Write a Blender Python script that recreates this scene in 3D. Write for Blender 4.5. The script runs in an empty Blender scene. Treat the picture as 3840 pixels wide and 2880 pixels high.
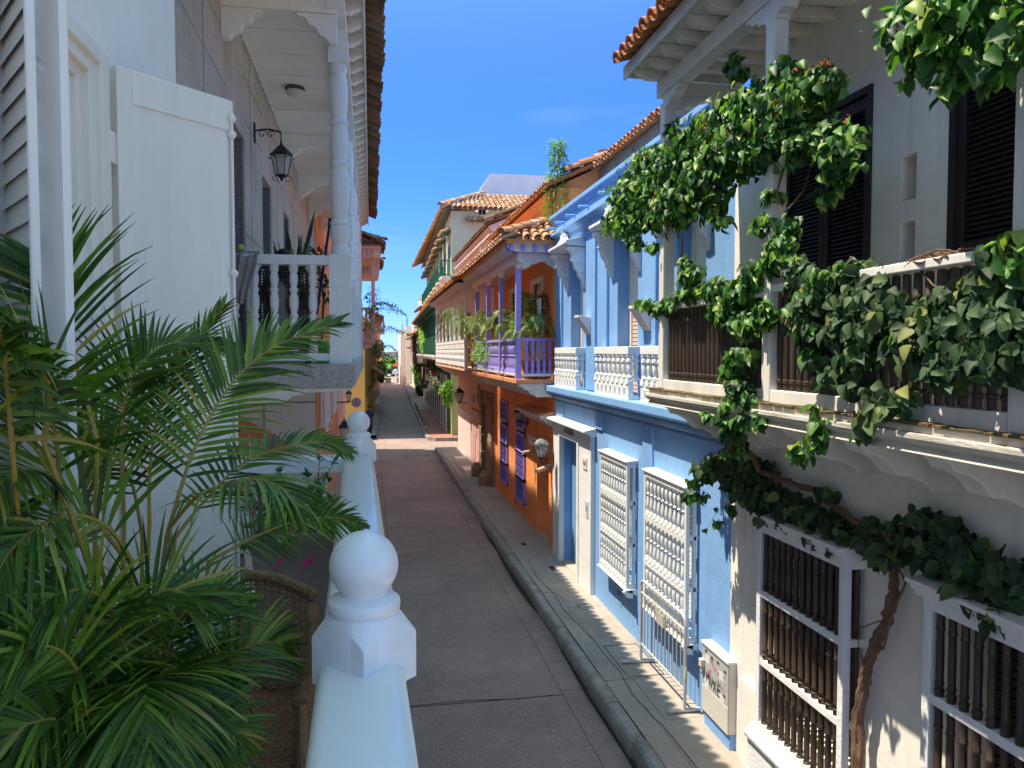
import bpy, math, random
from mathutils import Vector, Matrix
random.seed(7)
R = math.radians
sc = bpy.context.scene
COL = sc.collection
H = 4.7                      # height of the eye above the street
# ---------------------------------------------------------------- survey helpers: a bearing read off the photograph, met with a real plane
_F = 2884.0; _YAW = R(10.4); _P = R(2.42)
def _ray(x, y):
    a = (x - 1920) / _F; b = (1440 - y) / _F
    dy = math.cos(_P) + b * math.sin(_P); dz = -math.sin(_P) + b * math.cos(_P)
    c, s = math.cos(_YAW), math.sin(_YAW)
    return (a * c + dy * s, -a * s + dy * c, dz)
def at_x(x, y, X):
    d = _ray(x, y); t = X / d[0]; return Vector((X, d[1] * t, H + d[2] * t))
def at_y(x, y, Y):
    d = _ray(x, y); t = Y / d[1]; return Vector((d[0] * t, Y, H + d[2] * t))
def at_z(x, y, z):
    d = _ray(x, y); t = (z - H) / d[2]; return Vector((d[0] * t, d[1] * t, z))
# ---------------------------------------------------------------- mesh builder
BASE = {}
class MB:
    def __init__(s): s.v = []; s.f = []; s.r = []; s.m = []; s.cr = 0.5; s.cm = 0; s.cuts = []
    def mark(s): s.cuts.append((len(s.v), len(s.f)))      # what follows is a new piece: an object of its own
    def poly(s, pts):
        i = len(s.v); s.v += [tuple(p) for p in pts]; s.f.append(tuple(range(i, i + len(pts)))); s.r.append(s.cr); s.m.append(s.cm)
    def faces(s, vs, fs):
        i = len(s.v); s.v += [tuple(p) for p in vs]
        for f in fs: s.f.append(tuple(i + k for k in f)); s.r.append(s.cr); s.m.append(s.cm)
    def box(s, x0, x1, y0, y1, z0, z1):
        if x0 > x1: x0, x1 = x1, x0
        if y0 > y1: y0, y1 = y1, y0
        if z0 > z1: z0, z1 = z1, z0
        vs = [(x, y, z) for z in (z0, z1) for y in (y0, y1) for x in (x0, x1)]
        s.faces(vs, [(0, 2, 3, 1), (4, 5, 7, 6), (0, 1, 5, 4), (2, 6, 7, 3), (0, 4, 6, 2), (1, 3, 7, 5)])
    def beam(s, p, q, w, h, up=(0, 0, 1)):
        p = Vector(p); q = Vector(q); d = (q - p).normalized(); u = Vector(up)
        a = d.cross(u)
        if a.length < 1e-4: a = d.cross(Vector((1, 0, 0)))
        a.normalize(); b = a.cross(d).normalized()
        a = a * w / 2; b = b * h / 2
        vs = [p - a - b, p + a - b, p + a + b, p - a + b, q - a - b, q + a - b, q + a + b, q - a + b]
        s.faces(vs, [(0, 1, 2, 3), (7, 6, 5, 4), (0, 4, 5, 1), (1, 5, 6, 2), (2, 6, 7, 3), (3, 7, 4, 0)])
    def tube(s, pts, rad, n=8, cap=True):
        pts = [Vector(p) for p in pts]
        if not hasattr(rad, '__len__'): rad = [rad] * len(pts)
        rings = []; a = None
        for i, p in enumerate(pts):
            d = (pts[min(i + 1, len(pts) - 1)] - pts[max(i - 1, 0)])
            if d.length < 1e-9: d = Vector((0, 0, 1))
            d.normalize()
            if a is None:
                a = d.cross(Vector((0, 0, 1)))
                if a.length < 1e-3: a = d.cross(Vector((1, 0, 0)))
            a = (a - d * a.dot(d)).normalized(); b = d.cross(a)
            rings.append([p + (a * math.cos(2 * math.pi * k / n) + b * math.sin(2 * math.pi * k / n)) * rad[i] for k in range(n)])
        vs = [v for r in rings for v in r]; fs = []
        for i in range(len(pts) - 1):
            for k in range(n):
                k2 = (k + 1) % n; fs.append((i * n + k, i * n + k2, (i + 1) * n + k2, (i + 1) * n + k))
        if cap: fs.append(tuple(range(n - 1, -1, -1))); fs.append(tuple((len(pts) - 1) * n + k for k in range(n)))
        s.faces(vs, fs)
    def lathe(s, x, y, prof, n=14, rot=0.0):
        vs = []; fs = []
        for (r, z) in prof:
            for k in range(n):
                a = rot + 2 * math.pi * k / n; vs.append((x + r * math.cos(a), y + r * math.sin(a), z))
        for i in range(len(prof) - 1):
            for k in range(n):
                k2 = (k + 1) % n; fs.append((i * n + k, i * n + k2, (i + 1) * n + k2, (i + 1) * n + k))
        fs.append(tuple(range(n - 1, -1, -1))); fs.append(tuple((len(prof) - 1) * n + k for k in range(n)))
        s.faces(vs, fs)
    def prism(s, pl, ax, a0, a1):
        n = len(pl)
        def P(p, a):
            if ax == 'x': return (a, p[0], p[1])
            if ax == 'y': return (p[0], a, p[1])
            return (p[0], p[1], a)
        vs = [P(p, a0) for p in pl] + [P(p, a1) for p in pl]
        fs = [tuple(range(n - 1, -1, -1)), tuple(range(n, 2 * n))] + [(i, (i + 1) % n, n + (i + 1) % n, n + i) for i in range(n)]
        s.faces(vs, fs)
    def wall_y(s, xf, xb, y0, y1, z0, z1, holes=()):
        """a wall facing -X (or +X) with openings and their reveals"""
        ys = sorted({y0, y1, *[h[0] for h in holes], *[h[1] for h in holes]}); zs = sorted({z0, z1, *[h[2] for h in holes], *[h[3] for h in holes]})
        ys = [y for y in ys if y0 <= y <= y1]; zs = [z for z in zs if z0 <= z <= z1]
        for a, b in zip(ys, ys[1:]):
            for c, d in zip(zs, zs[1:]):
                my, mz = (a + b) / 2, (c + d) / 2
                if any(h[0] < my < h[1] and h[2] < mz < h[3] for h in holes): continue
                s.poly([(xf, a, c), (xf, b, c), (xf, b, d), (xf, a, d)]); s.poly([(xb, a, c), (xb, a, d), (xb, b, d), (xb, b, c)])
        for (a, b, c, d) in list(holes):
            s.poly([(xf, a, c), (xf, a, d), (xb, a, d), (xb, a, c)]); s.poly([(xf, b, c), (xb, b, c), (xb, b, d), (xf, b, d)])
            s.poly([(xf, a, d), (xf, b, d), (xb, b, d), (xb, a, d)]); s.poly([(xf, a, c), (xb, a, c), (xb, b, c), (xf, b, c)])
        s.poly([(xf, y0, z0), (xf, y0, z1), (xb, y0, z1), (xb, y0, z0)]); s.poly([(xf, y1, z0), (xb, y1, z0), (xb, y1, z1), (xf, y1, z1)])
        s.poly([(xf, y0, z1), (xf, y1, z1), (xb, y1, z1), (xb, y0, z1)])
    def tiles(s, p0, u, v, nu, nv, pitch=.21, length=.34, rows=None, r=.085):
        """rows of clay barrel tiles; p0 the eave corner, u along the eave, v up the slope"""
        p0 = Vector(p0); u = Vector(u).normalized(); v = Vector(v).normalized(); n = u.cross(v).normalized()
        if n.z < 0: n = -n
        K = 5
        for i in range(nu):
            for j in range(rows(i) if rows else nv):
                jit = random.uniform(-.012, .012); jl = random.uniform(-.02, .02)
                c0 = p0 + u * ((i + .5) * pitch + jit) + v * (j * length + jl - .03) + n * .035
                c1 = c0 + v * (length + .07) - n * .028
                s.cr = random.random()
                vs = []
                for c, rr in ((c0, r * 1.08), (c1, r * .86), (c0, r * 1.08 - .016)):
                    for k in range(K + 1):
                        a = math.pi * k / K; vs.append(c + u * (rr * math.cos(a)) + n * (rr * math.sin(a)))
                q = K + 1
                s.faces(vs, [(k, k + 1, q + k + 1, q + k) for k in range(K)] + [(k, 2 * q + k, 2 * q + k + 1, k + 1) for k in range(K)] + [(2 * q + k, q + k, q + k + 1, 2 * q + k + 1) for k in range(K)])
                s.cr = random.random()
                c0 = p0 + u * (i * pitch + jit) + v * (j * length + jl - .05) + n * .06
                c1 = c0 + v * (length + .07) - n * .02
                vs = []
                for c, rr in ((c0, r), (c1, r), (c0, r + .014)):
                    for k in range(K + 1):
                        a = -math.pi * k / K; vs.append(c + u * (rr * math.cos(a)) + n * (rr * math.sin(a) * .8))
                s.faces(vs, [(k, q + k, q + k + 1, k + 1) for k in range(K)] + [(k, k + 1, 2 * q + k + 1, 2 * q + k) for k in range(K)])
        s.cr = .5
    def ridge(s, p, q, n, r=.1):
        p = Vector(p); q = Vector(q); d = (q - p); L = d.length / n; d.normalize()
        a = d.cross(Vector((0, 0, 1))).normalized(); b = a.cross(d).normalized(); K = 6
        for i in range(n):
            s.cr = random.random(); vs = []
            for c, rr in ((p + d * (L * i - .03) + b * .012, r * 1.05), (p + d * (L * (i + 1)), r * .9), (p + d * (L * i - .03) + b * .012, r * 1.05 - .018)):
                for k in range(K + 1):
                    t = math.pi * k / K; vs.append(c + a * (rr * math.cos(t)) + b * (rr * math.sin(t)))
            m = K + 1
            s.faces(vs, [(k, k + 1, m + k + 1, m + k) for k in range(K)] + [(k, 2 * m + k, 2 * m + k + 1, k + 1) for k in range(K)])
        s.cr = .5
    def leaf(s, p, d, n, L, W, fold=.25):
        """one heart-shaped leaf, folded on its midrib and bent"""
        d = Vector(d).normalized(); n = Vector(n); n = (n - d * n.dot(d))
        if n.length < 1e-4: n = Vector((0, 0, 1))
        n.normalize(); a = d.cross(n); p = Vector(p)
        dr = n * (-L * random.uniform(.05, .28))
        mid = [p, p + d * L * .35, p + d * L * .72 + dr * .4, p + d * L + dr]
        up = n * W * fold
        l1, r1 = p + d * L * .12 - a * W * .38 + up * .6, p + d * L * .12 + a * W * .38 + up * .6
        l2, r2 = mid[1] - a * W * .5 + up, mid[1] + a * W * .5 + up
        l3, r3 = mid[2] - a * W * .3 + up * .7, mid[2] + a * W * .3 + up * .7
        vs = mid + [l1, r1, l2, r2, l3, r3]
        s.cr = random.random()
        s.faces(vs, [(0, 1, 6, 4), (0, 5, 7, 1), (1, 2, 8, 6), (1, 7, 9, 2), (2, 3, 8), (2, 9, 3)])
    def blade(s, p, d, side, n, L, W, droop, K=5):
        p = Vector(p); d = Vector(d).normalized(); prev = None; c = .5 + .5 * random.random(); s.cr = random.random()
        pts = []; cur = p.copy(); dd = d.copy()
        for i in range(K + 1):
            t = i / K; pts.append((cur.copy(), dd.copy())); dd = (dd + Vector((0, 0, -1)) * droop / K * (.4 + t)).normalized(); cur = cur + dd * (L / K)
        vs = []
        for i, (c_, dd) in enumerate(pts):
            t = i / K; w = W * (min(1, .35 + 3 * t)) * (1 - t ** 2.2) + .0008
            nn = Vector(n); nn = nn - dd * nn.dot(dd); nn.normalize(); a = dd.cross(nn)
            vs += [c_ - a * w / 2, c_ - nn * w * .13, c_ + a * w / 2]
        fs = []
        for i in range(K): fs += [(3 * i, 3 * i + 1, 3 * i + 4, 3 * i + 3), (3 * i + 1, 3 * i + 2, 3 * i + 5, 3 * i + 4)]
        s.faces(vs, fs)
    def build(s, name, mats, parent=None, bev=0, smooth=False, label=None, sub=0, kind=None):
        if s.cuts:
            cs = sorted(set(c for c in [(0, 0)] + s.cuts if c[1] < len(s.f))) + [(len(s.v), len(s.f))]; o = None
            for (v0, f0), (v1, f1) in zip(cs, cs[1:]):
                q = MB(); q.v = s.v[v0:v1]; q.f = [tuple(i - v0 for i in f) for f in s.f[f0:f1]]; q.r = s.r[f0:f1]; q.m = s.m[f0:f1]; o = q.build(name, mats, parent, bev, smooth, label, sub, kind)
            return o
        base = BASE.get(parent.name, Vector((0, 0, 0))) if parent else Vector((0, 0, 0))
        me = bpy.data.meshes.new(name)
        me.from_pydata([(v[0] - base.x, v[1] - base.y, v[2] - base.z) for v in s.v], [], s.f)
        if not isinstance(mats, (list, tuple)): mats = [mats]
        for m in mats: me.materials.append(m)
        if len(mats) > 1: me.polygons.foreach_set('material_index', s.m)
        at = me.attributes.new('rnd', 'FLOAT', 'FACE'); at.data.foreach_set('value', s.r)
        me.update()
        if smooth: me.shade_smooth() if hasattr(me, 'shade_smooth') else None; me.set_sharp_from_angle(angle=R(38 if smooth is True else smooth))
        o = bpy.data.objects.new(name, me); COL.objects.link(o)
        if parent: o.parent = parent
        BASE[o.name] = base
        if bev:
            b = o.modifiers.new('bevel', 'BEVEL'); b.width = bev; b.segments = 2; b.limit_method = 'ANGLE'; b.angle_limit = R(40)
        if label: o['label'] = label
        if kind: o['kind'] = kind
        return o
def thing(name, label, cat, base=(0, 0, 0), group=None):
    o = bpy.data.objects.new(name, None); COL.objects.link(o); o.location = base; o.empty_display_size = .2
    BASE[o.name] = Vector(base); o['label'] = label; o['category'] = cat
    if group: o['group'] = group
    return o
def tag(o, label, cat, group=None):
    o['label'] = label; o['category'] = cat
    if group: o['group'] = group
    return o
def struct(o): o['kind'] = 'structure'; return o
def stuff(o): o['kind'] = 'stuff'; return o
def copies(proto_mb, name, mat, parent, spots, smooth=True, bev=0):
    """repeat one small part (drawn at the origin) at many spots, sharing its mesh"""
    base = BASE[parent.name]; first = None
    for p in spots:
        if first is None:
            b0 = BASE[parent.name]; BASE[parent.name] = Vector((0, 0, 0)); o = proto_mb.build(name, mat, parent, smooth=smooth, bev=bev); BASE[parent.name] = b0; first = o
        else: o = first.copy(); COL.objects.link(o); o.parent = parent
        p = list(p)
        o.location = Vector(p[:3]) - base
        if len(p) > 3: o.rotation_euler = (0, 0, p[3])
        BASE[o.name] = base
    return first
def dup(root, loc, rz=0, label=None, scale=None):
    r = root.copy(); COL.objects.link(r); r.location = loc; r.rotation_euler = (0, 0, rz)
    if scale: r.scale = (scale,) * 3
    if label: r['label'] = label
    for ch in list(root.children):
        c = ch.copy(); COL.objects.link(c); c.parent = r
        for g in list(ch.children):
            d = g.copy(); COL.objects.link(d); d.parent = c
    return r
# ---------------------------------------------------------------- materials
def mat(name, col, rough=.8, var=.12, scale=2.5, bump=.15, bscale=45, dirt=0, dirtcol=(.12, .10, .08), attr=0, ramp=None, metal=0, spec=.35, transl=0, coat=0, grain=None, streak=0, speck=0, gritz=0):
    m = bpy.data.materials.new(name); m.use_nodes = True; nt = m.node_tree; N = nt.nodes; L = nt.links
    for n in list(N): N.remove(n)
    out = N.new('ShaderNodeOutputMaterial'); bs = N.new('ShaderNodeBsdfPrincipled'); L.new(bs.outputs[0], out.inputs[0])
    bs.inputs['Roughness'].default_value = rough; bs.inputs['Metallic'].default_value = metal; bs.inputs['Specular IOR Level'].default_value = spec
    if coat: bs.inputs['Coat Weight'].default_value = coat; bs.inputs['Coat Roughness'].default_value = .15
    geo = N.new('ShaderNodeNewGeometry'); pos = geo.outputs['Position']
    if grain:
        mp = N.new('ShaderNodeVectorMath'); mp.operation = 'MULTIPLY'; mp.inputs[1].default_value = grain; L.new(pos, mp.inputs[0]); pos = mp.outputs[0]
    def noise(sc_, det=4, ro=.55, src=None):
        n = N.new('ShaderNodeTexNoise'); n.inputs['Scale'].default_value = sc_; n.inputs['Detail'].default_value = det; n.inputs['Roughness'].default_value = ro; L.new(src or pos, n.inputs['Vector']); return n.outputs['Fac']
    def mixc(fac, a, b, mode='MIX'):
        mx = N.new('ShaderNodeMix'); mx.data_type = 'RGBA'; mx.blend_type = mode
        for k, x in ((0, fac), (6, a), (7, b)):
            if isinstance(x, (int, float)): mx.inputs[k].default_value = x
            elif isinstance(x, tuple): mx.inputs[k].default_value = (*x[:3], 1)
            else: L.new(x, mx.inputs[k])
        return mx.outputs[2]
    def rmap(x, a, b, c, d):
        mr = N.new('ShaderNodeMapRange'); L.new(x, mr.inputs[0]); mr.inputs[1].default_value = a; mr.inputs[2].default_value = b; mr.inputs[3].default_value = c; mr.inputs[4].default_value = d; return mr.outputs[0]
    c = tuple(col)
    if ramp:
        an = N.new('ShaderNodeAttribute'); an.attribute_name = 'rnd'; cr = N.new('ShaderNodeValToRGB'); L.new(an.outputs['Fac'], cr.inputs[0])
        el = cr.color_ramp.elements
        while len(el) < len(ramp): el.new(.5)
        for i, (p, cc) in enumerate(ramp): el[i].position = p; el[i].color = (*cc, 1)
        c = cr.outputs[0]
    elif attr:
        an = N.new('ShaderNodeAttribute'); an.attribute_name = 'rnd'
        c = mixc(rmap(an.outputs['Fac'], 0, 1, 0, 1), tuple(x * (1 - attr) for x in col), tuple(min(1, x * (1 + attr)) for x in col))
    if var:
        f = noise(scale); c = mixc(1.0, c, mixc(rmap(f, .25, .75, 0, 1), (1 - var,) * 3, (1 + var * .6,) * 3), 'MULTIPLY')
        f2 = noise(scale * 7, 3); c = mixc(1.0, c, mixc(rmap(f2, .3, .7, 0, 1), (1 - var * .4,) * 3, (1.03,) * 3), 'MULTIPLY')
    if streak:
        mp = N.new('ShaderNodeVectorMath'); mp.operation = 'MULTIPLY'; mp.inputs[1].default_value = (5, 5, .35); L.new(geo.outputs['Position'], mp.inputs[0])
        f = noise(1.6, 5, .6, mp.outputs[0]); c = mixc(rmap(f, .52, .75, 0, streak), c, dirtcol)
    if dirt:
        f = noise(1.3, 8, .68); c = mixc(rmap(f, .53, .7, 0, dirt), c, dirtcol)
    if speck:
        vo = N.new('ShaderNodeTexVoronoi'); vo.inputs['Scale'].default_value = 75; L.new(pos, vo.inputs['Vector'])
        sp = N.new('ShaderNodeSeparateColor'); L.new(vo.outputs['Color'], sp.inputs[0])
        c = mixc(rmap(sp.outputs[0], .0, 1, 0, speck), c, mixc(sp.outputs[1], (.03, .03, .03), (.75, .72, .68)))
    if isinstance(c, tuple): bs.inputs['Base Color'].default_value = (*c, 1)
    else: L.new(c, bs.inputs['Base Color'])
    if bump:
        b = N.new('ShaderNodeBump'); b.inputs['Strength'].default_value = bump; b.inputs['Distance'].default_value = .01
        f = noise(bscale, 3); f3 = noise(bscale * .18, 3)
        ad = N.new('ShaderNodeMath'); ad.operation = 'MULTIPLY_ADD'; L.new(f3, ad.inputs[0]); ad.inputs[1].default_value = 2.2; L.new(f, ad.inputs[2])
        L.new(ad.outputs[0], b.inputs['Height']); L.new(b.outputs[0], bs.inputs['Normal'])
    if transl:
        tr = N.new('ShaderNodeBsdfTranslucent'); ms = N.new('ShaderNodeMixShader'); ms.inputs[0].default_value = transl
        tc = mixc(1.0, c, (1.6, 1.9, .6), 'MULTIPLY'); L.new(tc, tr.inputs['Color'])
        L.new(bs.outputs[0], ms.inputs[1]); L.new(tr.outputs[0], ms.inputs[2]); L.new(ms.outputs[0], out.inputs[0])
    return m
def glass_mat(name, col=(.6, .65, .65), rough=.05, alpha=.35):
    m = bpy.data.materials.new(name); m.use_nodes = True; b = m.node_tree.nodes['Principled BSDF']
    b.inputs['Base Color'].default_value = (*col, 1); b.inputs['Roughness'].default_value = rough; b.inputs['Alpha'].default_value = alpha; return m
M = {}
M['white'] = mat('white_plaster', (.88, .86, .81), .85, .05, 1.2, .10, 40, streak=.06, dirtcol=(.45, .42, .38))
M['whitewarm'] = mat('warm_white_plaster', (.87, .83, .77), .85, .08, 1.2, .28, 26, streak=.22, dirt=.14, dirtcol=(.42, .38, .33))
M['whitepaint'] = mat('white_gloss_paint', (.80, .81, .80), .38, .04, 3, .05, 30, spec=.5, coat=.15)
M['railpaint'] = mat('white_rail_enamel', (.82, .81, .79), .30, .05, 4, .10, 16, spec=.5, coat=.3, grain=(1, .25, 1), dirt=.10, dirtcol=(.60, .56, .49), streak=.05)
M['shutterpaint'] = mat('shutter_paint', (.85, .79, .69), .55, .06, 3, .08, 60, grain=(1, 1, .2), dirt=.10, dirtcol=(.5, .48, .42))
M['whitewood'] = mat('white_weathered_wood', (.74, .71, .66), .75, .16, 3, .25, 24, grain=(1, 1, .25), dirt=.22, dirtcol=(.30, .26, .22))
M['greywood'] = mat('grey_weathered_wood', (.64, .59, .51), .85, .25, 4, .5, 26, grain=(3, .6, 3), dirt=.35, dirtcol=(.16, .13, .10))
M['ceilwhite'] = mat('white_ceiling_boards', (.84, .82, .78), .7, .05, 2, .06, 50, dirt=.08, dirtcol=(.5, .46, .42))
M['blue'] = mat('sky_blue_plaster', (.215, .42, .76), .85, .13, 1.0, .35, 24, dirt=.14, streak=.22, dirtcol=(.35, .52, .78))
M['bluedoor'] = mat('pale_blue_door_paint', (.19, .36, .60), .6, .06, 2, .08, 40)
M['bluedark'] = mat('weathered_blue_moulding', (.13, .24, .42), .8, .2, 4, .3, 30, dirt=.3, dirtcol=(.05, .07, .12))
M['chalk'] = mat('chalk_white_masonry', (.80, .80, .80), .9, .05, 3, .5, 30, streak=.05, dirtcol=(.5, .5, .5))
M['orange'] = mat('orange_plaster', (.94, .35, .115), .85, .16, 1.6, .3, 22, streak=.18, dirtcol=(.42, .10, .025))
M['orangel'] = mat('soft_orange_plaster', (.86, .34, .13), .85, .10, 2, .2, 30)
M['orangetrim'] = mat('orange_trim_paint', (.72, .30, .15), .8, .10, 3, .2, 30)
M['purple'] = mat('lilac_paint', (.36, .31, .74), .6, .09, 4, .15, 30, dirt=.1, dirtcol=(.3, .25, .5))
M['purpled'] = mat('violet_grille_paint', (.27, .20, .56), .6, .10, 4, .15, 30)
M['salmon'] = mat('salmon_plaster', (.74, .44, .33), .85, .12, 1.6, .25, 24, streak=.12, dirtcol=(.45, .28, .22))
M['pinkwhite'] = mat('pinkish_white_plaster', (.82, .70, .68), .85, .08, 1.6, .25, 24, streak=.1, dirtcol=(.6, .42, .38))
M['pink'] = mat('pink_paint', (.76, .46, .43), .7, .08, 2.5, .15, 30, dirt=.08, dirtcol=(.5, .35, .3))
M['peach'] = mat('peach_boards', (.76, .56, .46), .7, .10, 2.5, .15, 30)
M['cream'] = mat('cream_plaster', (.70, .64, .42), .85, .08, 1.3, .25, 22, streak=.12, dirtcol=(.42, .38, .26))
M['olive'] = mat('olive_yellow_plaster', (.42, .43, .17), .85, .10, 1.6, .2, 22, streak=.1, dirtcol=(.25, .24, .12))
M['yellow'] = mat('ochre_yellow_plaster', (.76, .50, .14), .85, .08, 1.6, .2, 22)
M['dkgreen'] = mat('dark_green_paint', (.02, .13, .09), .55, .15, 4, .1, 30)
M['brownwood'] = mat('dark_brown_wood', (.055, .036, .026), .5, .25, 6, .25, 40, grain=(2, 2, .4), spec=.45)
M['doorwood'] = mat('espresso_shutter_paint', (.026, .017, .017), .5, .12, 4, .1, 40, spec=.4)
M['bamboo'] = mat('turned_dark_hardwood', (.060, .038, .026), .48, .35, 7, .35, 34, grain=(2, 2, .3), dirt=.25, dirtcol=(.30, .22, .16), spec=.5)
M['stone'] = mat('granite_cladding', (.66, .55, .41), .85, .22, 1.6, .35, 60, streak=.30, dirtcol=(.20, .18, .16), speck=.35)
M['stonedk'] = mat('dark_granite_band', (.20, .18, .155), .85, .15, 2, .3, 60, speck=.30)
M['terrazzo'] = mat('speckled_granite_edge', (.36, .36, .355), .7, .10, 2, .2, 60, speck=.55)
M['coral'] = mat('coral_stone', (.36, .26, .17), .95, .35, 4, 1.0, 14, dirt=.5, dirtcol=(.10, .07, .05))
M['concrete'] = mat('concrete_paving', (.385, .255, .215), .80, .36, .5, .25, 60, dirt=.6, dirtcol=(.26, .175, .15), speck=.30, attr=.10)
M['concrete2'] = mat('concrete_sidewalk', (.40, .35, .30), .88, .22, 1.1, .35, 50, dirt=.45, dirtcol=(.26, .23, .195), speck=.14)
M['kerb'] = mat('worn_kerb_concrete', (.36, .33, .29), .9, .35, 3, .9, 22, dirt=.6, dirtcol=(.075, .07, .06), speck=.2)
M['joint'] = mat('joint_dirt', (.045, .04, .036), .95, .2, 6, .3, 40)
M['redtile'] = mat('red_clay_paving', (.40, .15, .10), .8, .2, 2, .2, 40, speck=.1)
M['tilefloor'] = mat('terracotta_floor', (.36, .13, .08), .6, .15, 3, .1, 40)
M['tile'] = mat('clay_roof_tiles', (.5, .2, .1), .88, .30, 5, .5, 40, ramp=[(0, (.34, .13, .065)), (.3, (.52, .20, .085)), (.55, (.62, .26, .11)), (.8, (.48, .17, .075)), (1, (.60, .34, .19))], dirt=.45, dirtcol=(.10, .07, .05))
M['tileold'] = mat('old_mossy_roof_tiles', (.3, .2, .12), .92, .4, 5, .6, 40, ramp=[(0, (.13, .085, .055)), (.35, (.26, .15, .09)), (.6, (.36, .21, .12)), (.8, (.20, .13, .09)), (1, (.34, .27, .18))], dirt=.6, dirtcol=(.05, .04, .033))
M['tilelight'] = mat('bleached_roof_tiles', (.6, .35, .2), .9, .30, 6, .5, 40, ramp=[(0, (.50, .24, .12)), (.3, (.64, .34, .18)), (.6, (.72, .46, .29)), (.85, (.56, .28, .14)), (1, (.78, .66, .52))], dirt=.35, dirtcol=(.20, .13, .09))
M['mortar'] = mat('rough_mortar_wall', (.34, .31, .25), .95, .35, 2, 1.0, 14, dirt=.55, dirtcol=(.14, .12, .10))
M['iron'] = mat('black_wrought_iron', (.014, .014, .015), .5, .1, 8, .1, 60, metal=.3, spec=.5)
M['lampglass'] = glass_mat('lamp_glass', (.55, .55, .5), .25, .55)
M['lampcap'] = mat('grey_lamp_cap', (.30, .30, .31), .4, .1, 8, .05, 40, metal=.5)
M['pane'] = mat('dark_window_glass', (.02, .024, .026), .06, 0, bump=0, spec=.8)
M['void'] = mat('dim_interior', (.03, .027, .024), .95, .1, 3, 0)
M['galv'] = mat('galvanised_pipe', (.60, .58, .54), .45, .15, 10, .1, 60, metal=.15, dirt=.35, dirtcol=(.34, .19, .08))
M['cabinet'] = mat('pale_grey_enamel', (.46, .49, .47), .5, .04, 4, .04, 40)
M['cabwhite'] = mat('cream_cabinet_side', (.66, .63, .57), .6, .08, 4, .05, 40, dirt=.1, dirtcol=(.4, .35, .3))
M['blackink'] = mat('black_spray_paint', (.012, .012, .014), .6, 0, bump=0)
M['pinkink'] = mat('pink_spray_paint', (.80, .16, .36), .6, 0, bump=0)
M['greyink'] = mat('dark_vent_slots', (.09, .085, .09), .7, 0, bump=0)
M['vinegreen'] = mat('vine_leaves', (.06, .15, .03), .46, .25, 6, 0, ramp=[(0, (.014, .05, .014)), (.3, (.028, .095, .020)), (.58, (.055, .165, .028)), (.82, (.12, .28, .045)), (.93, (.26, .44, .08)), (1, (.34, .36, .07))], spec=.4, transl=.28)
M['vinedark'] = mat('deep_green_and_shaded_leaves', (.03, .08, .02), .62, .2, 6, 0, ramp=[(0, (.014, .040, .014)), (.4, (.028, .070, .022)), (.8, (.055, .110, .035)), (.96, (.11, .18, .05)), (1, (.25, .24, .06))], spec=.5, transl=.22)  # also puts shade into the colour of one vine clump
M['bark'] = mat('rough_vine_bark', (.21, .125, .08), .95, .4, 9, 1.0, 30, grain=(3, 3, .6), dirt=.4, dirtcol=(.07, .045, .03))
M['palm'] = mat('palm_leaflets', (.03, .10, .02), .38, .2, 5, 0, ramp=[(0, (.022, .050, .006)), (.35, (.055, .115, .010)), (.7, (.105, .19, .014)), (.93, (.20, .28, .022)), (1, (.38, .30, .06))], spec=.35, transl=.2)
M['palmsun'] = mat('dry_tipped_palm_leaflets', (.1, .2, .05), .4, .2, 5, 0, ramp=[(0, (.04, .12, .03)), (.5, (.10, .22, .06)), (.8, (.22, .30, .09)), (1, (.42, .34, .16))], spec=.5, transl=.25)
M['palmstem'] = mat('yellow_palm_stems', (.36, .24, .035), .45, .25, 8, .1, 40, grain=(1, 1, .4))
M['bamboogreen'] = mat('young_tree_leaves', (.10, .26, .05), .5, .2, 6, 0, ramp=[(0, (.05, .17, .03)), (.5, (.12, .30, .05)), (1, (.28, .44, .10))], transl=.35)
M['lime'] = mat('bright_creeper_leaves', (.2, .4, .05), .5, .2, 6, 0, ramp=[(0, (.08, .22, .03)), (.5, (.20, .42, .06)), (1, (.38, .58, .10))], transl=.3)
M['varieg'] = mat('variegated_leaves', (.2, .3, .1), .45, .2, 6, 0, ramp=[(0, (.03, .09, .025)), (.45, (.06, .16, .04)), (.6, (.32, .38, .18)), (1, (.62, .62, .42))], transl=.2)
M['fern'] = mat('feathery_fern', (.02, .075, .015), .6, .2, 6, 0, attr=.4, transl=.2)
M['wicker'] = mat('natural_wicker', (.36, .22, .11), .65, .25, 14, .9, 90)
M['darkwicker'] = mat('dark_grey_wicker', (.055, .05, .045), .6, .3, 40, .9, 90)
M['planter'] = mat('grey_cement_planter', (.24, .225, .205), .9, .15, 2, .2, 40)
M['clay'] = mat('clay_pot', (.42, .17, .09), .85, .15, 5, .1, 40)
M['canvas'] = mat('rust_canvas', (.78, .32, .19), .9, .10, 3, .1, 200)
M['redcanvas'] = mat('red_canvas', (.75, .02, .02), .8, .05, 4, 0)
M['orangemetal'] = mat('orange_painted_metal', (.80, .16, .03), .5, .05, 4, 0)
M['skin'] = mat('brown_skin', (.26, .12, .07), .55, .1, 10, 0)
M['hair'] = mat('dark_hair', (.02, .013, .01), .6, .2, 40, 0)
M['denim'] = mat('navy_cloth', (.02, .03, .08), .85, .1, 6, 0)
M['patterned'] = mat('blue_patterned_cloth', (.06, .08, .28), .85, .1, 6, 0, speck=.6)
M['greycloth'] = mat('grey_rag', (.34, .31, .28), .9, .15, 5, .2, 30)
M['yellowcloth'] = mat('yellow_plastic', (.72, .60, .10), .5, .05, 5, 0)
M['bluepole'] = mat('blue_pole', (.015, .025, .12), .4, 0, bump=0)
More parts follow.
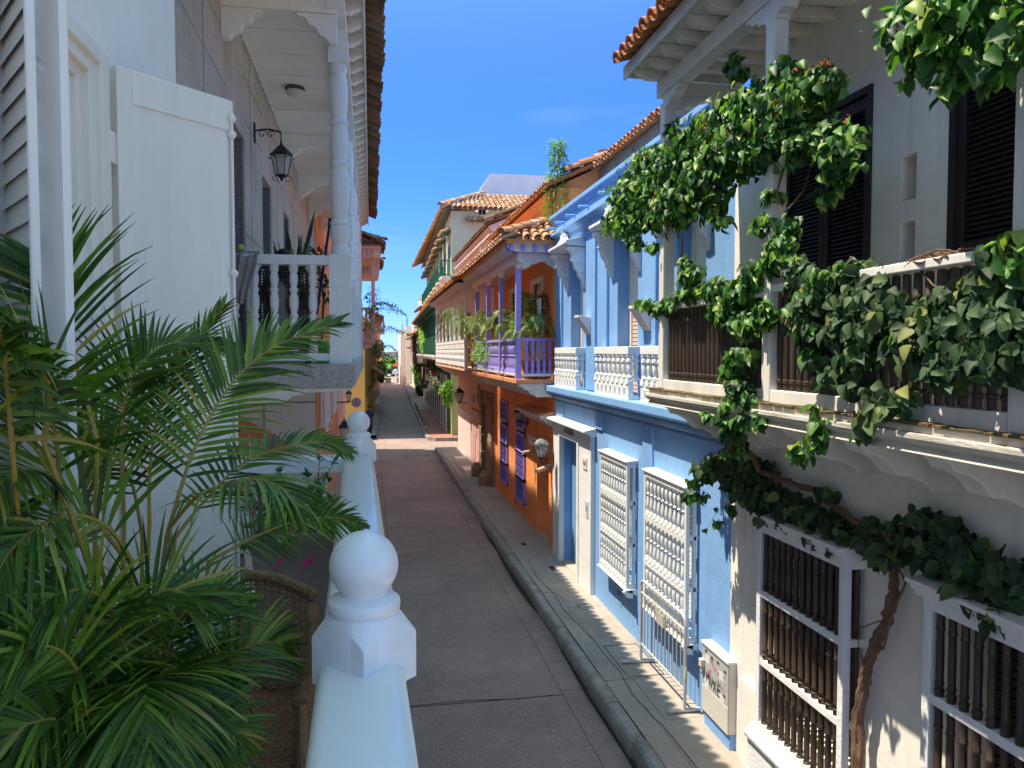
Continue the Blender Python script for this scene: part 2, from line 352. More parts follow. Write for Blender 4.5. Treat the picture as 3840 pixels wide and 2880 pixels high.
M['limepot'] = mat('lime_plastic_pot', (.18, .55, .10), .4, 0, bump=0)
M['flower'] = mat('magenta_flowers', (.62, .05, .22), .6, .1, 8, 0)
M['signpink'] = mat('pink_sign_face', (.88, .62, .70), .6, .04, 6, .05, 40)
M['signdark'] = mat('dark_sign_lettering', (.10, .05, .08), .6, 0, bump=0)
M['fort'] = mat('old_fort_masonry', (.66, .58, .45), .95, .4, 1.2, .8, 4, dirt=.75, dirtcol=(.12, .11, .095))
M['sea'] = mat('sea_water', (.03, .12, .22), .15, .1, .2, 0)
M['puddle'] = mat('gutter_water', (.045, .04, .036), .04, .1, 3, 0, spec=.6)
M['marble'] = mat('cream_marble_step', (.58, .47, .35), .5, .15, 3, .05, 30)
M['earth'] = mat('beige_ground', (.36, .31, .24), .95, .2, .3, .2, 6)
M['roadpaint'] = mat('worn_white_paint', (.36, .35, .33), .8, .3, 8, 0)
# ================================================================ camera, sky, sun
cam = bpy.data.objects.new('camera', bpy.data.cameras.new('camera')); COL.objects.link(cam); sc.camera = cam
cam.data.sensor_width = 36; cam.data.lens = 36 * 769.07 / 1024; cam.data.clip_start = .05; cam.data.clip_end = 9000
cam.location = (0, 0, H)
cam.rotation_euler = (math.pi / 2 - _P, 0, -_YAW)
sund = Vector((-1, .2, 2.3)).normalized()
w = bpy.data.worlds.new('World'); sc.world = w; w.use_nodes = True; nt = w.node_tree
sky = nt.nodes.new('ShaderNodeTexSky'); sky.sky_type = 'NISHITA'; sky.sun_disc = False
sky.sun_elevation = math.asin(sund.z); sky.sun_rotation = math.atan2(sund.x, sund.y); sky.altitude = 3500; sky.air_density = 1.0; sky.dust_density = .0; sky.ozone_density = 3.0
bgn = nt.nodes['Background']; hs = nt.nodes.new('ShaderNodeHueSaturation'); hs.inputs['Saturation'].default_value = 1.24; nt.links.new(sky.outputs[0], hs.inputs['Color']); tcn = nt.nodes.new('ShaderNodeTexCoord'); sx = nt.nodes.new('ShaderNodeSeparateXYZ'); nt.links.new(tcn.outputs['Generated'], sx.inputs[0])
rr = nt.nodes.new('ShaderNodeValToRGB'); rr.color_ramp.elements[0].position = 0; rr.color_ramp.elements[0].color = (.027, .039, .078, 1); rr.color_ramp.elements[1].position = .82; rr.color_ramp.elements[1].color = (1, .46, .20, 1)
for p_, c_ in ((.09, (.049, .060, .088)), (.28, (.065, .075, .104)), (.42, (.12, .098, .115)), (.58, (.42, .24, .15))): rr.color_ramp.elements.new(p_).color = (*c_, 1)
nt.links.new(sx.outputs[2], rr.inputs[0]); mxs = nt.nodes.new('ShaderNodeMix'); mxs.data_type = 'RGBA'; mxs.blend_type = 'MULTIPLY'; mxs.inputs[0].default_value = 1
nt.links.new(hs.outputs[0], mxs.inputs[6]); nt.links.new(rr.outputs[0], mxs.inputs[7]); nz = nt.nodes.new('ShaderNodeTexNoise'); nz.inputs['Scale'].default_value = 2.2; nz.inputs['Detail'].default_value = 7; vm = nt.nodes.new('ShaderNodeVectorMath'); vm.operation = 'MULTIPLY'; vm.inputs[1].default_value = (1, 1, 6); nt.links.new(tcn.outputs['Generated'], vm.inputs[0]); nt.links.new(vm.outputs[0], nz.inputs['Vector'])
mr_ = nt.nodes.new('ShaderNodeMapRange'); nt.links.new(nz.outputs['Fac'], mr_.inputs[0]); mr_.inputs[1].default_value = .56; mr_.inputs[2].default_value = .78; mr_.inputs[3].default_value = 0; mr_.inputs[4].default_value = .22      # a few thin wisps of cirrus
mc = nt.nodes.new('ShaderNodeMix'); mc.data_type = 'RGBA'; nt.links.new(mr_.outputs[0], mc.inputs[0]); nt.links.new(mxs.outputs[2], mc.inputs[6]); mc.inputs[7].default_value = (2.6, 3.0, 3.4, 1); nt.links.new(mc.outputs[2], bgn.inputs[0]); rr.color_ramp.interpolation = 'B_SPLINE'; bgn.inputs[1].default_value = .15; hs.inputs['Value'].default_value = 8.0
sl = bpy.data.lights.new('sun', 'SUN'); sl.energy = 3.2; sl.angle = R(.53); sl.color = (1, .88, .70)
so = bpy.data.objects.new('sun', sl); COL.objects.link(so); so.rotation_euler = (-sund).to_track_quat('-Z', 'Y').to_euler()
sc.view_settings.view_transform = 'Standard'; sc.view_settings.look = 'None'; sc.view_settings.exposure = 1.35; sc.view_settings.gamma = 1
sc.cycles.max_bounces = 10; sc.cycles.diffuse_bounces = 7; sc.cycles.transparent_max_bounces = 12
sc.cycles.use_denoising = True
# ================================================================ ground, road, pavements
g = MB(); g.box(-500, 500, -60, 176, -.6, -.05); struct(g.build('ground', M['earth']))
g = MB(); g.poly([(-4000, 176, -.8), (4000, 176, -.8), (4000, 8000, -.8), (-4000, 8000, -.8)]); struct(g.build('sea', M['sea']))
g = MB()
g.box(-.2, 3.0, -4, 36.2, -.045, -.014); g.box(-30, 30, 36.0, 41.3, -.045, -.014)
g.poly([(.1, 41, -.012), (3.0, 41, -.012), (4.9, 118, -.012), (2.2, 118, -.012)]); g.box(-14, 22, 117, 150, -.045, -.013)
struct(g.build('road_bed', M['joint']))
ROADY = [-4, 1.1, 5.4, 10.06, 15.94, 20.7, 25.8, 30.9, 36.1]
g = MB(); gp = .005
for a, b in zip(ROADY, ROADY[1:]):
    sk = random.uniform(-.05, .05)
    for x0, x1 in ((-.18, .38), (.38, 2.56)):
        ex = .01 if b == 10.06 else 0; g.cr = random.random()
        g.poly([(x0 + gp, a + gp, 0), (x1 - gp, a + gp + sk * 0, 0), (x1 - gp, b - gp - ex, 0), (x0 + gp, b - gp - ex, 0)])
for a, b in zip([-4, 3, 7.4, 10.2, 11.2, 16.3, 21, 27, 31.5], [3, 7.4, 10.2, 11.2, 16.3, 21, 27, 31.5, 36.1]): g.poly([(2.56 + gp, a + gp, -.003), (2.93, a + gp, -.012), (2.93, b - gp, -.012), (2.56 + gp, b - gp, -.003)])
xs = [-30, -20, -12, -6, -2.2, .7, 3.6, 8, 14, 30]
for a, b in zip(xs, xs[1:]):
    for c, d in ((36.1, 38.8), (38.8, 41.2)): g.poly([(a + gp, c + gp, 0), (b - gp, c + gp, 0), (b - gp, d - gp, 0), (a + gp, d - gp, 0)])
def lk(Y): return .24 + .0252 * (Y - 41)      # left kerb of the far street
def rk(Y): return 2.84 + .0243 * (Y - 41)
Y = 41.2
while Y < 117:
    Y2 = min(117.5, Y + 4.8)
    for f0, f1 in ((0, .16), (.16, .84), (.84, 1)):
        P = lambda f, y: (lk(y) + (rk(y) - lk(y)) * f, y, 0)
        a, b, c, d = P(f0, Y + gp), P(f1, Y + gp), P(f1, Y2 - gp), P(f0, Y2 - gp)
        g.poly([(a[0] + gp, a[1], 0), (b[0] - gp, b[1], 0), (c[0] - gp, c[1], 0), (d[0] + gp, d[1], 0)])
    Y = Y2
for k in range(8): g.poly([(-14 + k * 4.5, 117.6, 0), (-9.54 + k * 4.5, 117.6, 0), (-9.54 + k * 4.5, 150, 0), (-14 + k * 4.5, 150, 0)])
struct(g.build('road', M['concrete']))
# worn crossing marks painted on the road at the corner
g = MB(); random.seed(3)
for x in (1.0, 1.45, 1.9, 2.3):
    for k in range(4):
        cx = x + random.uniform(-.1, .1); cy = 33.6 + random.uniform(0, .9); a = random.uniform(.05, .16)
        g.poly([(cx, cy, .004), (cx + a, cy + random.uniform(-.05, .1), .004), (cx + a * .8, cy + .3, .004), (cx - .04, cy + .22, .004)])
for k in range(18):
    cx = 1.42 + random.uniform(-.22, .30); cy = 29.6 + random.uniform(-1.9, 1.9) ; a = random.uniform(.04, .14)
    g.poly([(cx, cy, .004), (cx + a, cy + .03, .004), (cx + a, cy + random.uniform(.1, .4), .004), (cx + .01, cy + .2, .004)])
struct(g.build('road_marking', M['roadpaint']))
g = MB()      # gutter film of water
pts = [(2.925, 13.2), (2.87, 13.8), (2.82, 15.0), (2.84, 16.4), (2.88, 17.6), (2.86, 18.8), (2.89, 20.2), (2.93, 21)]
g.poly([(x, y, -.001) for x, y in pts] + [(2.94, 21.4, -.001), (2.94, 12.8, -.001)])
pts = [(2.93, 3), (2.87, 5), (2.85, 7), (2.88, 8.5), (2.86, 10), (2.90, 11.4), (2.93, 12)]
g.poly([(x, y, -.001) for x, y in pts] + [(2.94, 12, -.001), (2.94, 3, -.001)])
struct(g.build('puddle', M['puddle']))
# right pavement: kerb stones with worn faces and slabs
random.seed(11)
g = MB(); y = -3.0
while y < 35.2:
    L = random.uniform(.7, 1.1); e = random.uniform(-.012, .012); t = random.uniform(-.012, .008)
    g.prism([(2.925 + e, -.04), (3.10, -.04), (3.10, .212 + t), (2.975 + e, .212 + t), (2.94 + e, .185 + t), (2.92 + e, .10)], 'y', y + .006, y + L - .004); y += L
cx0 = 3.75; 
for k in range(6):
    a0 = math.pi + -math.pi / 2 * k / 6; a1 = math.pi - math.pi / 2 * (k + .94) / 6
    g.prism([(cx0 + .8 * math.cos(a0), 35.2 + .8 * math.sin(a0)), (cx0 + .8 * math.cos(a1), 35.2 + .8 * math.sin(a1)), (cx0 + .62 * math.cos(a1), 35.2 + .62 * math.sin(a1)), (cx0 + .62 * math.cos(a0), 35.2 + .62 * math.sin(a0))], 'z', -.04, .21)
kerbo = struct(g.build('kerb', M['kerb'], bev=.012))
g = MB(); g.box(3.09, 4.6, -3, 35.25, -.04, .195); g.prism([(3.09, 35.25), (4.3, 35.25), (4.3, 35.85), (3.7, 35.84), (3.3, 35.65)], 'z', -.04, .195); struct(g.build('pavement_bed', M['joint']))
g = MB(); y = -3.0; rows = []
while y < 35.4:
    L = random.choice([.9, 1.2, 1.6, 2.1]); xm = random.choice([3.38, 3.5, 3.5, 3.62])
    for x0, x1 in ((3.10, xm), (xm, 4.3)):
        z = .215 + random.uniform(-.002, .003); g.poly([(x0 + .003, y + .003, z), (x1 - .003, y + .003, z), (x1 - .003, y + L - .003, z), (x0 + .003, y + L - .003, z)])
    y += L
g.poly([(3.12, 35.5, .216), (4.3, 35.5, .216), (4.3, 35.85, .216), (3.7, 35.84, .216), (3.3, 35.65, .216)])
struct(g.build('sidewalk', M['concrete2']))
g = MB()     # hatch covers and small valve lids in the pavement
for (x0, x1, y0, y1) in ((3.45, 3.98, 9.95, 11.1), (3.55, 3.8, 12.75, 13.0)):
    for a, b, c, d in ((x0, x1, y0, y0 + .014), (x0, x1, y1 - .014, y1), (x0, x0 + .012, y0 + .014, y1 - .014), (x1 - .012, x1, y0 + .014, y1 - .014)): g.poly([(a, c, .221), (b, c, .221), (b, d, .221), (a, d, .221)])
for (x, y, w_, l_) in ((3.62, 15.2, .10, .28), (3.42, 17.3, .10, .22)): g.box(x, x + w_, y, y + l_, .2, .222)
struct(g.build('pavement_hatch', M['joint']))
g = MB(); random.seed(5)      # a wandering crack in the pavement
for path in ([(3.42, 7.6), (3.40, 8.6), (3.33, 9.3), (3.40, 10.2), (3.36, 11.5), (3.27, 12.8), (3.31, 13.6), (3.22, 14.6), (3.27, 16), (3.5, 16.3)], [(3.25, 20), (3.3, 22.5), (3.22, 25), (3.32, 28), (3.3, 31), (3.5, 33)], [(.45, 10.08), (1.2, 10.12), (1.9, 10.04), (2.55, 10.07)]):
    z = .223 if path[0][0] > 1 else .004
    pp = []
    for (a, b), (c, d) in zip(path, path[1:]):
        for k in range(5): pp.append((a + (c - a) * k / 5 + random.uniform(-.012, .012), b + (d - b) * k / 5))
    for (a, b), (c, d) in zip(pp, pp[1:]):
        g.poly([(a - .005, b - (0 if z > .1 else .008), z), (a + .005, b + (0 if z > .1 else .008), z), (c + .005, d + (0 if z > .1 else .008), z), (c - .005, d - (0 if z > .1 else .008), z)])
struct(g.build('pavement_crack', M['joint']))
# near left pavement, hidden under the balconies
g = MB(); g.box(-1.8, -.18, -3, 36, -.04, .17); g.box(-3.6, -1.8, 4.9, 17, -.04, .17); struct(g.build('left_sidewalk', M['concrete2']))
# far pavements
g = MB()
def quadstrip(f0, f1, ya, yb, z, n=10):
    for k in range(n):
        a = ya + (yb - ya) * k / n; b = ya + (yb - ya) * (k + 1) / n
        g.poly([(f0(a), a, z), (f1(a), a, z), (f1(b), b, z), (f0(b), b, z)])
quadstrip(rk, lambda y: rk(y) + .16, 41.2, 117, .2); quadstrip(rk, rk, 41.2, 117, .2)
for k in range(12):
    a = 41.2 + 76 * k / 12; b = a + 76 / 12; g.poly([(rk(a), a, -.02), (rk(b), b, -.02), (rk(b), b, .2), (rk(a), a, .2)]); g.poly([(lk(a), a, -.02), (lk(b), b, -.02), (lk(b), b, .16), (lk(a), a, .16)])
quadstrip(lambda y: lk(y) - .14, lk, 42.3, 117, .16)
g.prism([(2.84, 41.3), (2.95, 40.55), (3.3, 40.15), (4.2, 40.05), (4.6, 40.05), (4.6, 41.3)], 'z', -.03, .198)
struct(g.build('far_kerb', M['kerb']))
g = MB(); quadstrip(lambda y: rk(y) + .16, lambda y: rk(y) + 1.6, 41.3, 60, .203); g.poly([(3.15, 40.5, .203), (4.5, 40.4, .203), (4.5, 41.3, .203), (3.0, 41.3, .203)]); struct(g.build('far_red_sidewalk', M['redtile']))
g = MB(); quadstrip(lambda y: rk(y) + .16, lambda y: rk(y) + 2.0, 60, 117, .2); quadstrip(lambda y: lk(y) - 1.4, lambda y: lk(y) - .14, 42.3, 117, .162); struct(g.build('far_sidewalk', M['concrete2']))
# ================================================================ own house (left foreground)
B = (-.86, 2, 0)
own = thing('white_house', 'smooth white house with open white shutters and the ball-topped white balcony railing', 'house', B)
b = MB()
b.wall_y(-.86, -1.25, -4, 2.07, 3.0, 9.3, [])
b.wall_y(-.86, -1.25, 2.07, 2.73, 3.0, 9.3, [(2.07, 2.73, 3.1, 5.66)])
b.wall_y(-.86, -1.25, 2.73, 3.76, 3.0, 9.3, []); b.box(-1.25, -.862, 3.76, 5.13, 3.07, 4.42)
b.wall_y(-.86, -1.25, -4, 5.15, 0, 3.0, [])
b.box(-2.6, -1.25, -4, 3.76, 0, 9.3)
b.build('wall', M['white'], own)
b = MB(); b.box(-1.2, -.15, -4, 4.2, 9.3, 9.42); b.build('eave', M['white'], own)  # unseen eave, placed to shade the near railing and street
b = MB(); b.box(-.859, .07, -4, 5.25, 2.82, 3.05); b.build('balcony_slab', M['white'], own)
b = MB(); b.box(-.858, .0, -4, 5.1, 3.051, 3.07); b.build('balcony_floor', M['tilefloor'], own)
b = MB()   # stepped casing round the french window
for (ya, yb, xf) in ((2.675, 2.75, -.832), (2.615, 2.675, -.848), (2.575, 2.615, -.872)):
    z = 5.66 - (2.675 - ya) * .7
    b.box(-.93, xf, ya, yb, 3.08, z); b.box(-.93, xf, 2.0, ya, z - .05, z)
b.build('door_frame', M['shutterpaint'], own, bev=.006)
b = MB(); b.box(-.96, -.888, 2.535, 2.575, 3.08, 5.54); b.box(-.96, -.888, 2.07, 2.535, 5.44, 5.54); b.box(-.89, -.868, 2.545, 2.56, 4.80, 4.83)
dr = b.build('glazed_door', M['shutterpaint'], own, bev=.005)
b = MB(); b.box(-.925, -.912, 2.07, 2.535, 3.08, 5.44); b.build('glass', M['pane'], dr)
# far shutter leaf, swung out at 45 degrees
def leaf_panel(p, q, z0, z1, t):
    """box between two plan points"""
    p = Vector((*p, 0)); q = Vector((*q, 0)); d = (q - p).normalized(); n = Vector((-d.y, d.x, 0)) * t / 2
    vs = [p - n, q - n, q + n, p + n]
    return [(v.x, v.y, z0) for v in vs] + [(v.x, v.y, z1) for v in vs]
BOXF = [(3, 2, 1, 0), (4, 5, 6, 7), (0, 1, 5, 4), (1, 2, 6, 5), (2, 3, 7, 6), (3, 0, 4, 7)]
hp = Vector((-.835, 2.785)); dq = Vector((.697, .717)); fp = hp + dq * .449
b = MB(); b.faces(leaf_panel(hp, fp, 3.12, 5.645, .036), BOXF)
sh = b.build('shutter', M['shutterpaint'], own, bev=.004)
nrm = Vector((.717, -.697)) * .019
b = MB()      # raised border round the flat panel: the face toward the eye
for (a, c, z0, z1) in ((.0, .052, 3.12, 5.645), (.437, .449, 3.12, 5.645), (.052, .437, 5.53, 5.645), (.052, .437, 3.12, 3.24)):
    b.faces(leaf_panel(hp + dq * a + nrm, hp + dq * c + nrm, z0, z1, .010), BOXF)
b.build('shutter_border', M['shutterpaint'], sh, bev=.003)
b = MB()
for z in (4.62, 5.32): 
    for k in range(3): b.tube([(hp.x - .006, hp.y - .028, z + k * .034), (hp.x - .006, hp.y - .028, z + .030 + k * .034)], .010, 8)
    b.box(-.84, -.825, 2.735, 2.79, z, z + .10)
b.build('hinge', M['shutterpaint'], sh)
e = fp + nrm * 1.6 - dq * .012
b = MB(); b.tube([(e.x, e.y, 3.3), (e.x, e.y, 5.60)], .006, 8)
for z in (5.50, 5.56, 4.98, 4.55): b.lathe(e.x, e.y, [(.009, z), (.017, z + .012), (.017, z + .02), (.009, z + .03)], 10)
b.build('shutter_bolt', M['shutterpaint'], sh, smooth=True)
# near leaf with louvres
hp2 = Vector((-.90, 2.12)); fp2 = Vector((-.625, 1.69)); d2 = (fp2 - hp2).normalized(); L2 = (fp2 - hp2).length; n2 = Vector((d2.y, -d2.x)) 
if n2.x < 0: n2 = -n2
n2 = -n2
b = MB(); b.faces(leaf_panel(hp2 + d2 * (L2 - .075), fp2, 3.12, 5.9, .05), BOXF); b.faces(leaf_panel(hp2, hp2 + d2 * .06, 3.12, 5.9, .05), BOXF)
for (a, c, t) in ((.0, .016, .075), (.020, .040, .062)):
    b.faces(leaf_panel(fp2 - d2 * c, fp2 - d2 * a, 3.12, 5.9, t), BOXF)
b.faces(leaf_panel(hp2, fp2 - d2 * .07, 5.78, 5.9, .05), BOXF); b.faces(leaf_panel(hp2, fp2 - d2 * .07, 3.12, 3.3, .05), BOXF)
ls = b.build('louvred_shutter', M['shutterpaint'], own, bev=.004)
o2 = Vector((d2.y, -d2.x)); o2 = o2 if o2.dot(-hp2) > 0 else -o2
b = MB(); z = 3.3; b.faces(leaf_panel(hp2 - o2 * .015, fp2 - d2 * .05 - o2 * .015, 3.2, 5.85, .01), BOXF)
while z < 5.77:
    a = hp2 + d2 * .05; c = fp2 - d2 * .07; o = Vector((.717, -.55)).normalized() * .03
    lo = .028
    fa, fc = a + o2 * .009, c + o2 * .009; ga, gc = a - o2 * .002, c - o2 * .002
    b.faces([(fa.x, fa.y, z), (fc.x, fc.y, z), (gc.x, gc.y, z + .060), (ga.x, ga.y, z + .060), (fa.x, fa.y, z + .004), (fc.x, fc.y, z + .004), (gc.x, gc.y, z + .064), (ga.x, ga.y, z + .064)], BOXF)
    z += .056
b.build('louvres', M['shutterpaint'], ls)
# railing of the near balcony
rx = lambda y: -.018 - .0165 * (y - 1.2)
b = MB()
prof = [(-.095, 3.90), (.095, 3.90), (.095, 4.0), (.075, 4.02), (-.075, 4.02), (-.095, 4.0)]
y0, y1 = -1.5, 5.13
vs = [(rx(y0) + p[0], y0, p[1]) for p in prof] + [(rx(y1) + p[0], y1, p[1]) for p in prof]; n = len(prof)
b.faces(vs, [tuple(range(n - 1, -1, -1)), tuple(range(n, 2 * n))] + [(i, (i + 1) % n, n + (i + 1) % n, n + i) for i in range(n)])
rail = b.build('handrail', M['railpaint'], own, bev=.012, smooth=50)
b = MB(); b.box(-.86, rx(5.15) - .09, 5.06, 5.24, 3.915, 4.015); b.build('side_handrail', M['railpaint'], own, bev=.012, smooth=50)
b = MB(); b.box(-.10, .06, -1.5, 5.1, 3.07, 3.16); b.box(-.859, -.12, 5.08, 5.22, 3.07, 3.16); b.build('bottom_rail', M['railpaint'], own, bev=.006)
def turned_finial(x, y, zc):
    """square post turned 45 degrees, its head cut by the lathe, with a collar and a ball"""
    b = MB(); N_ = 64; vs = []; s2 = .0815
    def rad(a):
        a = (a + math.pi / 4) % (math.pi / 2) - math.pi / 4
        return s2 / math.cos(a)
    zt = zc - .112
    rings = [(1.0, zc - .26, 0), (1.0, None, 1), (.66, zt + .012, 2)]
    for (k, z, t) in rings:
        for i in range(N_):
            th = 2 * math.pi * i / N_; r = rad(th)
            if t == 1: zz = zt - (r - s2) * 1.15 - .004; rr = r
            elif t == 2: zz = z; rr = .074
            else: zz = z; rr = r
            vs.append((x + rr * math.cos(th + math.pi / 4 * 0), y + rr * math.sin(th), zz))
    rot = math.pi / 4
    vs = [(x + (vx - x) * math.cos(rot) - (vy - y) * math.sin(rot), y + (vx - x) * math.sin(rot) + (vy - y) * math.cos(rot), vz) for vx, vy, vz in vs]
    fs = []
    for i in range(2):
        for k in range(N_): fs.append((i * N_ + k, i * N_ + (k + 1) % N_, (i + 1) * N_ + (k + 1) % N_, (i + 1) * N_ + k))
    fs.append(tuple(2 * N_ + k for k in range(N_))); fs.append(tuple(range(N_ - 1, -1, -1)))
    b.faces(vs, fs)
    z = zc
    pr = [(.074, z - .105), (.0785, z - .100), (.080, z - .088), (.0785, z - .076), (.070, z - .070), (.060, z - .066), (.052, z - .060)]
    for k in range(1, 20):
        a = -math.pi / 2 + .62 + (math.pi - .62) * k / 20; pr.append((.0755 * math.cos(a), z + .0755 * math.sin(a)))
    pr.append((.002, z + .0755)); b.lathe(x, y, pr, 48)
    return b
turned_finial(rx(1.72) + .008, 1.72, 4.227).build('ball_finial', M['railpaint'], own, smooth=35, bev=.003)
turned_finial(rx(5.15) + .0, 5.17, 4.233).build('ball_finial', M['railpaint'], own, smooth=35, bev=.003)
bp = MB()
bp.box(-.028, .028, -.028, .028, .42, .75); bp.lathe(0, 0, [(.03, 0), (.03, .1), (.02, .12), (.026, .15), (.033, .22), (.030, .30), (.020, .37), (.027, .385), (.027, .40), (.022, .42)], 14)
bp.v = [(a, c, d + 3.16) if d < 10 else (a, c, d) for a, c, d in bp.v]
bp2 = MB(); bp2.v = [(a, c, d - 3.16) for a, c, d in bp.v]; bp2.f = bp.f; bp2.r = bp.r; bp2.m = bp.m
copies(bp2, 'baluster', M['railpaint'], own, [(-.78 + .155 * k, 5.15, 3.16) for k in range(5)] + [(rx(y) , y, 3.16) for y in [0.2 + .155 * k for k in range(31)]], smooth=35)
# ================================================================ things on the near balcony
def palm_frond(mb, pts, Ln, Wd, n=26, droop=1.0, lift=.35, t0=.22, stem=.010, face=None):
    pts = [Vector(p) for p in pts]
    def ev(t):
        t = t * (len(pts) - 1); i = min(int(t), len(pts) - 2); f = t - i
        p0 = pts[max(i - 1, 0)]; p1 = pts[i]; p2 = pts[i + 1]; p3 = pts[min(i + 2, len(pts) - 1)]
        return .5 * ((2 * p1) + (p2 - p0) * f + (2 * p0 - 5 * p1 + 4 * p2 - p3) * f * f + (-p0 + 3 * p1 - 3 * p2 + p3) * f ** 3)
    S = [ev(k / 16) for k in range(17)]
    mb.cm = 1; mb.cr = .5; mb.tube(S, [stem * (1 - .8 * k / 16) for k in range(17)], 5); mb.cm = 0
    for k in range(n):
        t = t0 + (1 - t0) * (k / (n - 1)) ** .9 * .985
        p = ev(t); tg = (ev(min(1, t + .02)) - ev(t - .02)).normalized()
        side = tg.cross(face if face else Vector((0, 0, 1)))
        if side.length < .15: side = tg.cross(Vector((1, 0, 0)))
        side.normalize(); up = side.cross(tg).normalized()
        u = (t - t0) / (1 - t0); ang = R(62 - 40 * u + random.uniform(-5, 5)); LL = Ln * (.55 + .9 * math.sin(math.pi * min(1, u * .75 + .18)) * .6) * (1 - .62 * u ** 2) * random.uniform(.88, 1.1)
        for sgn in (1, -1):
            d = tg * math.cos(ang) + side * sgn * math.sin(ang) + up * lift * random.uniform(.6, 1.2)
            mb.blade(p + up * .001, d, side * sgn, (up + side * sgn * .25 * -1), LL, Wd * random.uniform(.8, 1.1), droop * random.uniform(.6, 1.3))
random.seed(21)
potb = (-.50, 1.75, 3.07)
palm = thing('areca_palm', 'big areca palm with arching green fronds and yellow stems beside the open white shutter', 'palm', potb)
b = MB(); b.lathe(-.50, 1.75, [(.13, 3.072), (.16, 3.12), (.19, 3.32), (.205, 3.36), (.205, 3.39), (.18, 3.39), (.17, 3.34)], 24); b.build('pot', M['clay'], palm, smooth=True)
b = MB()
def PY(lst): return [at_y(x / 1.5361, 1000 + y / 1.5361, Y) for x, y, Y in lst]
stems_base = [(-.50 + random.uniform(-.1, .1), 1.75 + random.uniform(-.1, .1), 3.36) for _ in range(40)]
FR = [   # mid-lines of the fronds
 [(960, 1560, 1.9), (1090, 1130, 1.95), (1230, 830, 2.0), (1400, 600, 2.05), (1620, 440, 2.1), (1950, 320, 2.15)],
 [(355, 1540, 1.6), (335, 1100, 1.6), (300, 850, 1.55), (230, 620, 1.5), (120, 430, 1.45), (-40, 280, 1.4)],
 [(715, 1500, 2.0), (700, 1000, 2.05), (725, 750, 2.1), (810, 560, 2.1), (1000, 440, 2.15), (1330, 470, 2.2)],
 [(980, 1500, 1.9), (1130, 1330, 1.85), (1330, 1245, 1.8), (1500, 1230, 1.75), (1640, 1290, 1.72), (1730, 1390, 1.7)],
 [(1010, 1560, 2.1), (1180, 1350, 2.2), (1400, 1130, 2.3), (1600, 1050, 2.4), (1850, 1010, 2.5), (2010, 1070, 2.55)],
 [(560, 1000, 1.7), (440, 560, 1.75), (350, 290, 1.8), (290, 130, 1.8), (240, 20, 1.8), (200, -60, 1.8)],
 [(1150, 900, 2.2), (1390, 640, 2.25), (1600, 560, 2.3), (1850, 560, 2.35), (2040, 640, 2.4), (2180, 740, 2.45)],
 [(1200, 1700, 2.2), (1400, 1590, 2.4), (1600, 1500, 2.55), (1800, 1450, 2.7), (1960, 1450, 2.8), (2080, 1500, 2.85)],
 [(100, 1400, 1.5), (60, 900, 1.45), (40, 600, 1.4), (0, 350, 1.35), (-60, 180, 1.3), (-150, 60, 1.25)],
 [(250, 1000, 1.5), (290, 720, 1.5), (200, 560, 1.45), (90, 480, 1.4), (-40, 460, 1.35), (-160, 520, 1.3)],
 [(500, 1400, 1.8), (450, 1000, 1.75), (330, 760, 1.7), (170, 660, 1.6), (0, 640, 1.5), (-120, 700, 1.45)],
 [(600, 1500, 1.8), (560, 1100, 1.8), (480, 860, 1.75), (600, 640, 1.8), (760, 560, 1.85), (930, 560, 1.9)],
 [(860, 1500, 2.0), (860, 1200, 2.05), (900, 900, 2.1), (960, 700, 2.15), (1080, 520, 2.2), (1290, 230, 2.25)],
 [(700, 1650, 1.8), (500, 1400, 1.75), (350, 1230, 1.7), (180, 1170, 1.6), (20, 1230, 1.5), (-80, 1380, 1.45)],
 [(760, 1700, 1.7), (620, 1500, 1.65), (420, 1430, 1.6), (220, 1500, 1.5), (60, 1640, 1.45), (-40, 1820, 1.4)],
 [(900, 1700, 1.9), (900, 1350, 1.9), (1000, 1100, 1.85), (1150, 1000, 1.8), (1300, 1010, 1.8), (1420, 1100, 1.8)],
 [(820, 1560, 2.2), (760, 1250, 2.3), (640, 1050, 2.35), (480, 960, 2.4), (300, 960, 2.4), (120, 1040, 2.4)],
 [(930, 1500, 2.2), (1000, 1200, 2.3), (1100, 950, 2.35), (1180, 760, 2.4), (1190, 560, 2.45), (1150, 380, 2.45)],
]
def P5(lst): return [at_y(x / 1.3825, 1900 + y / 1.3825, Y) for x, y, Y in lst]
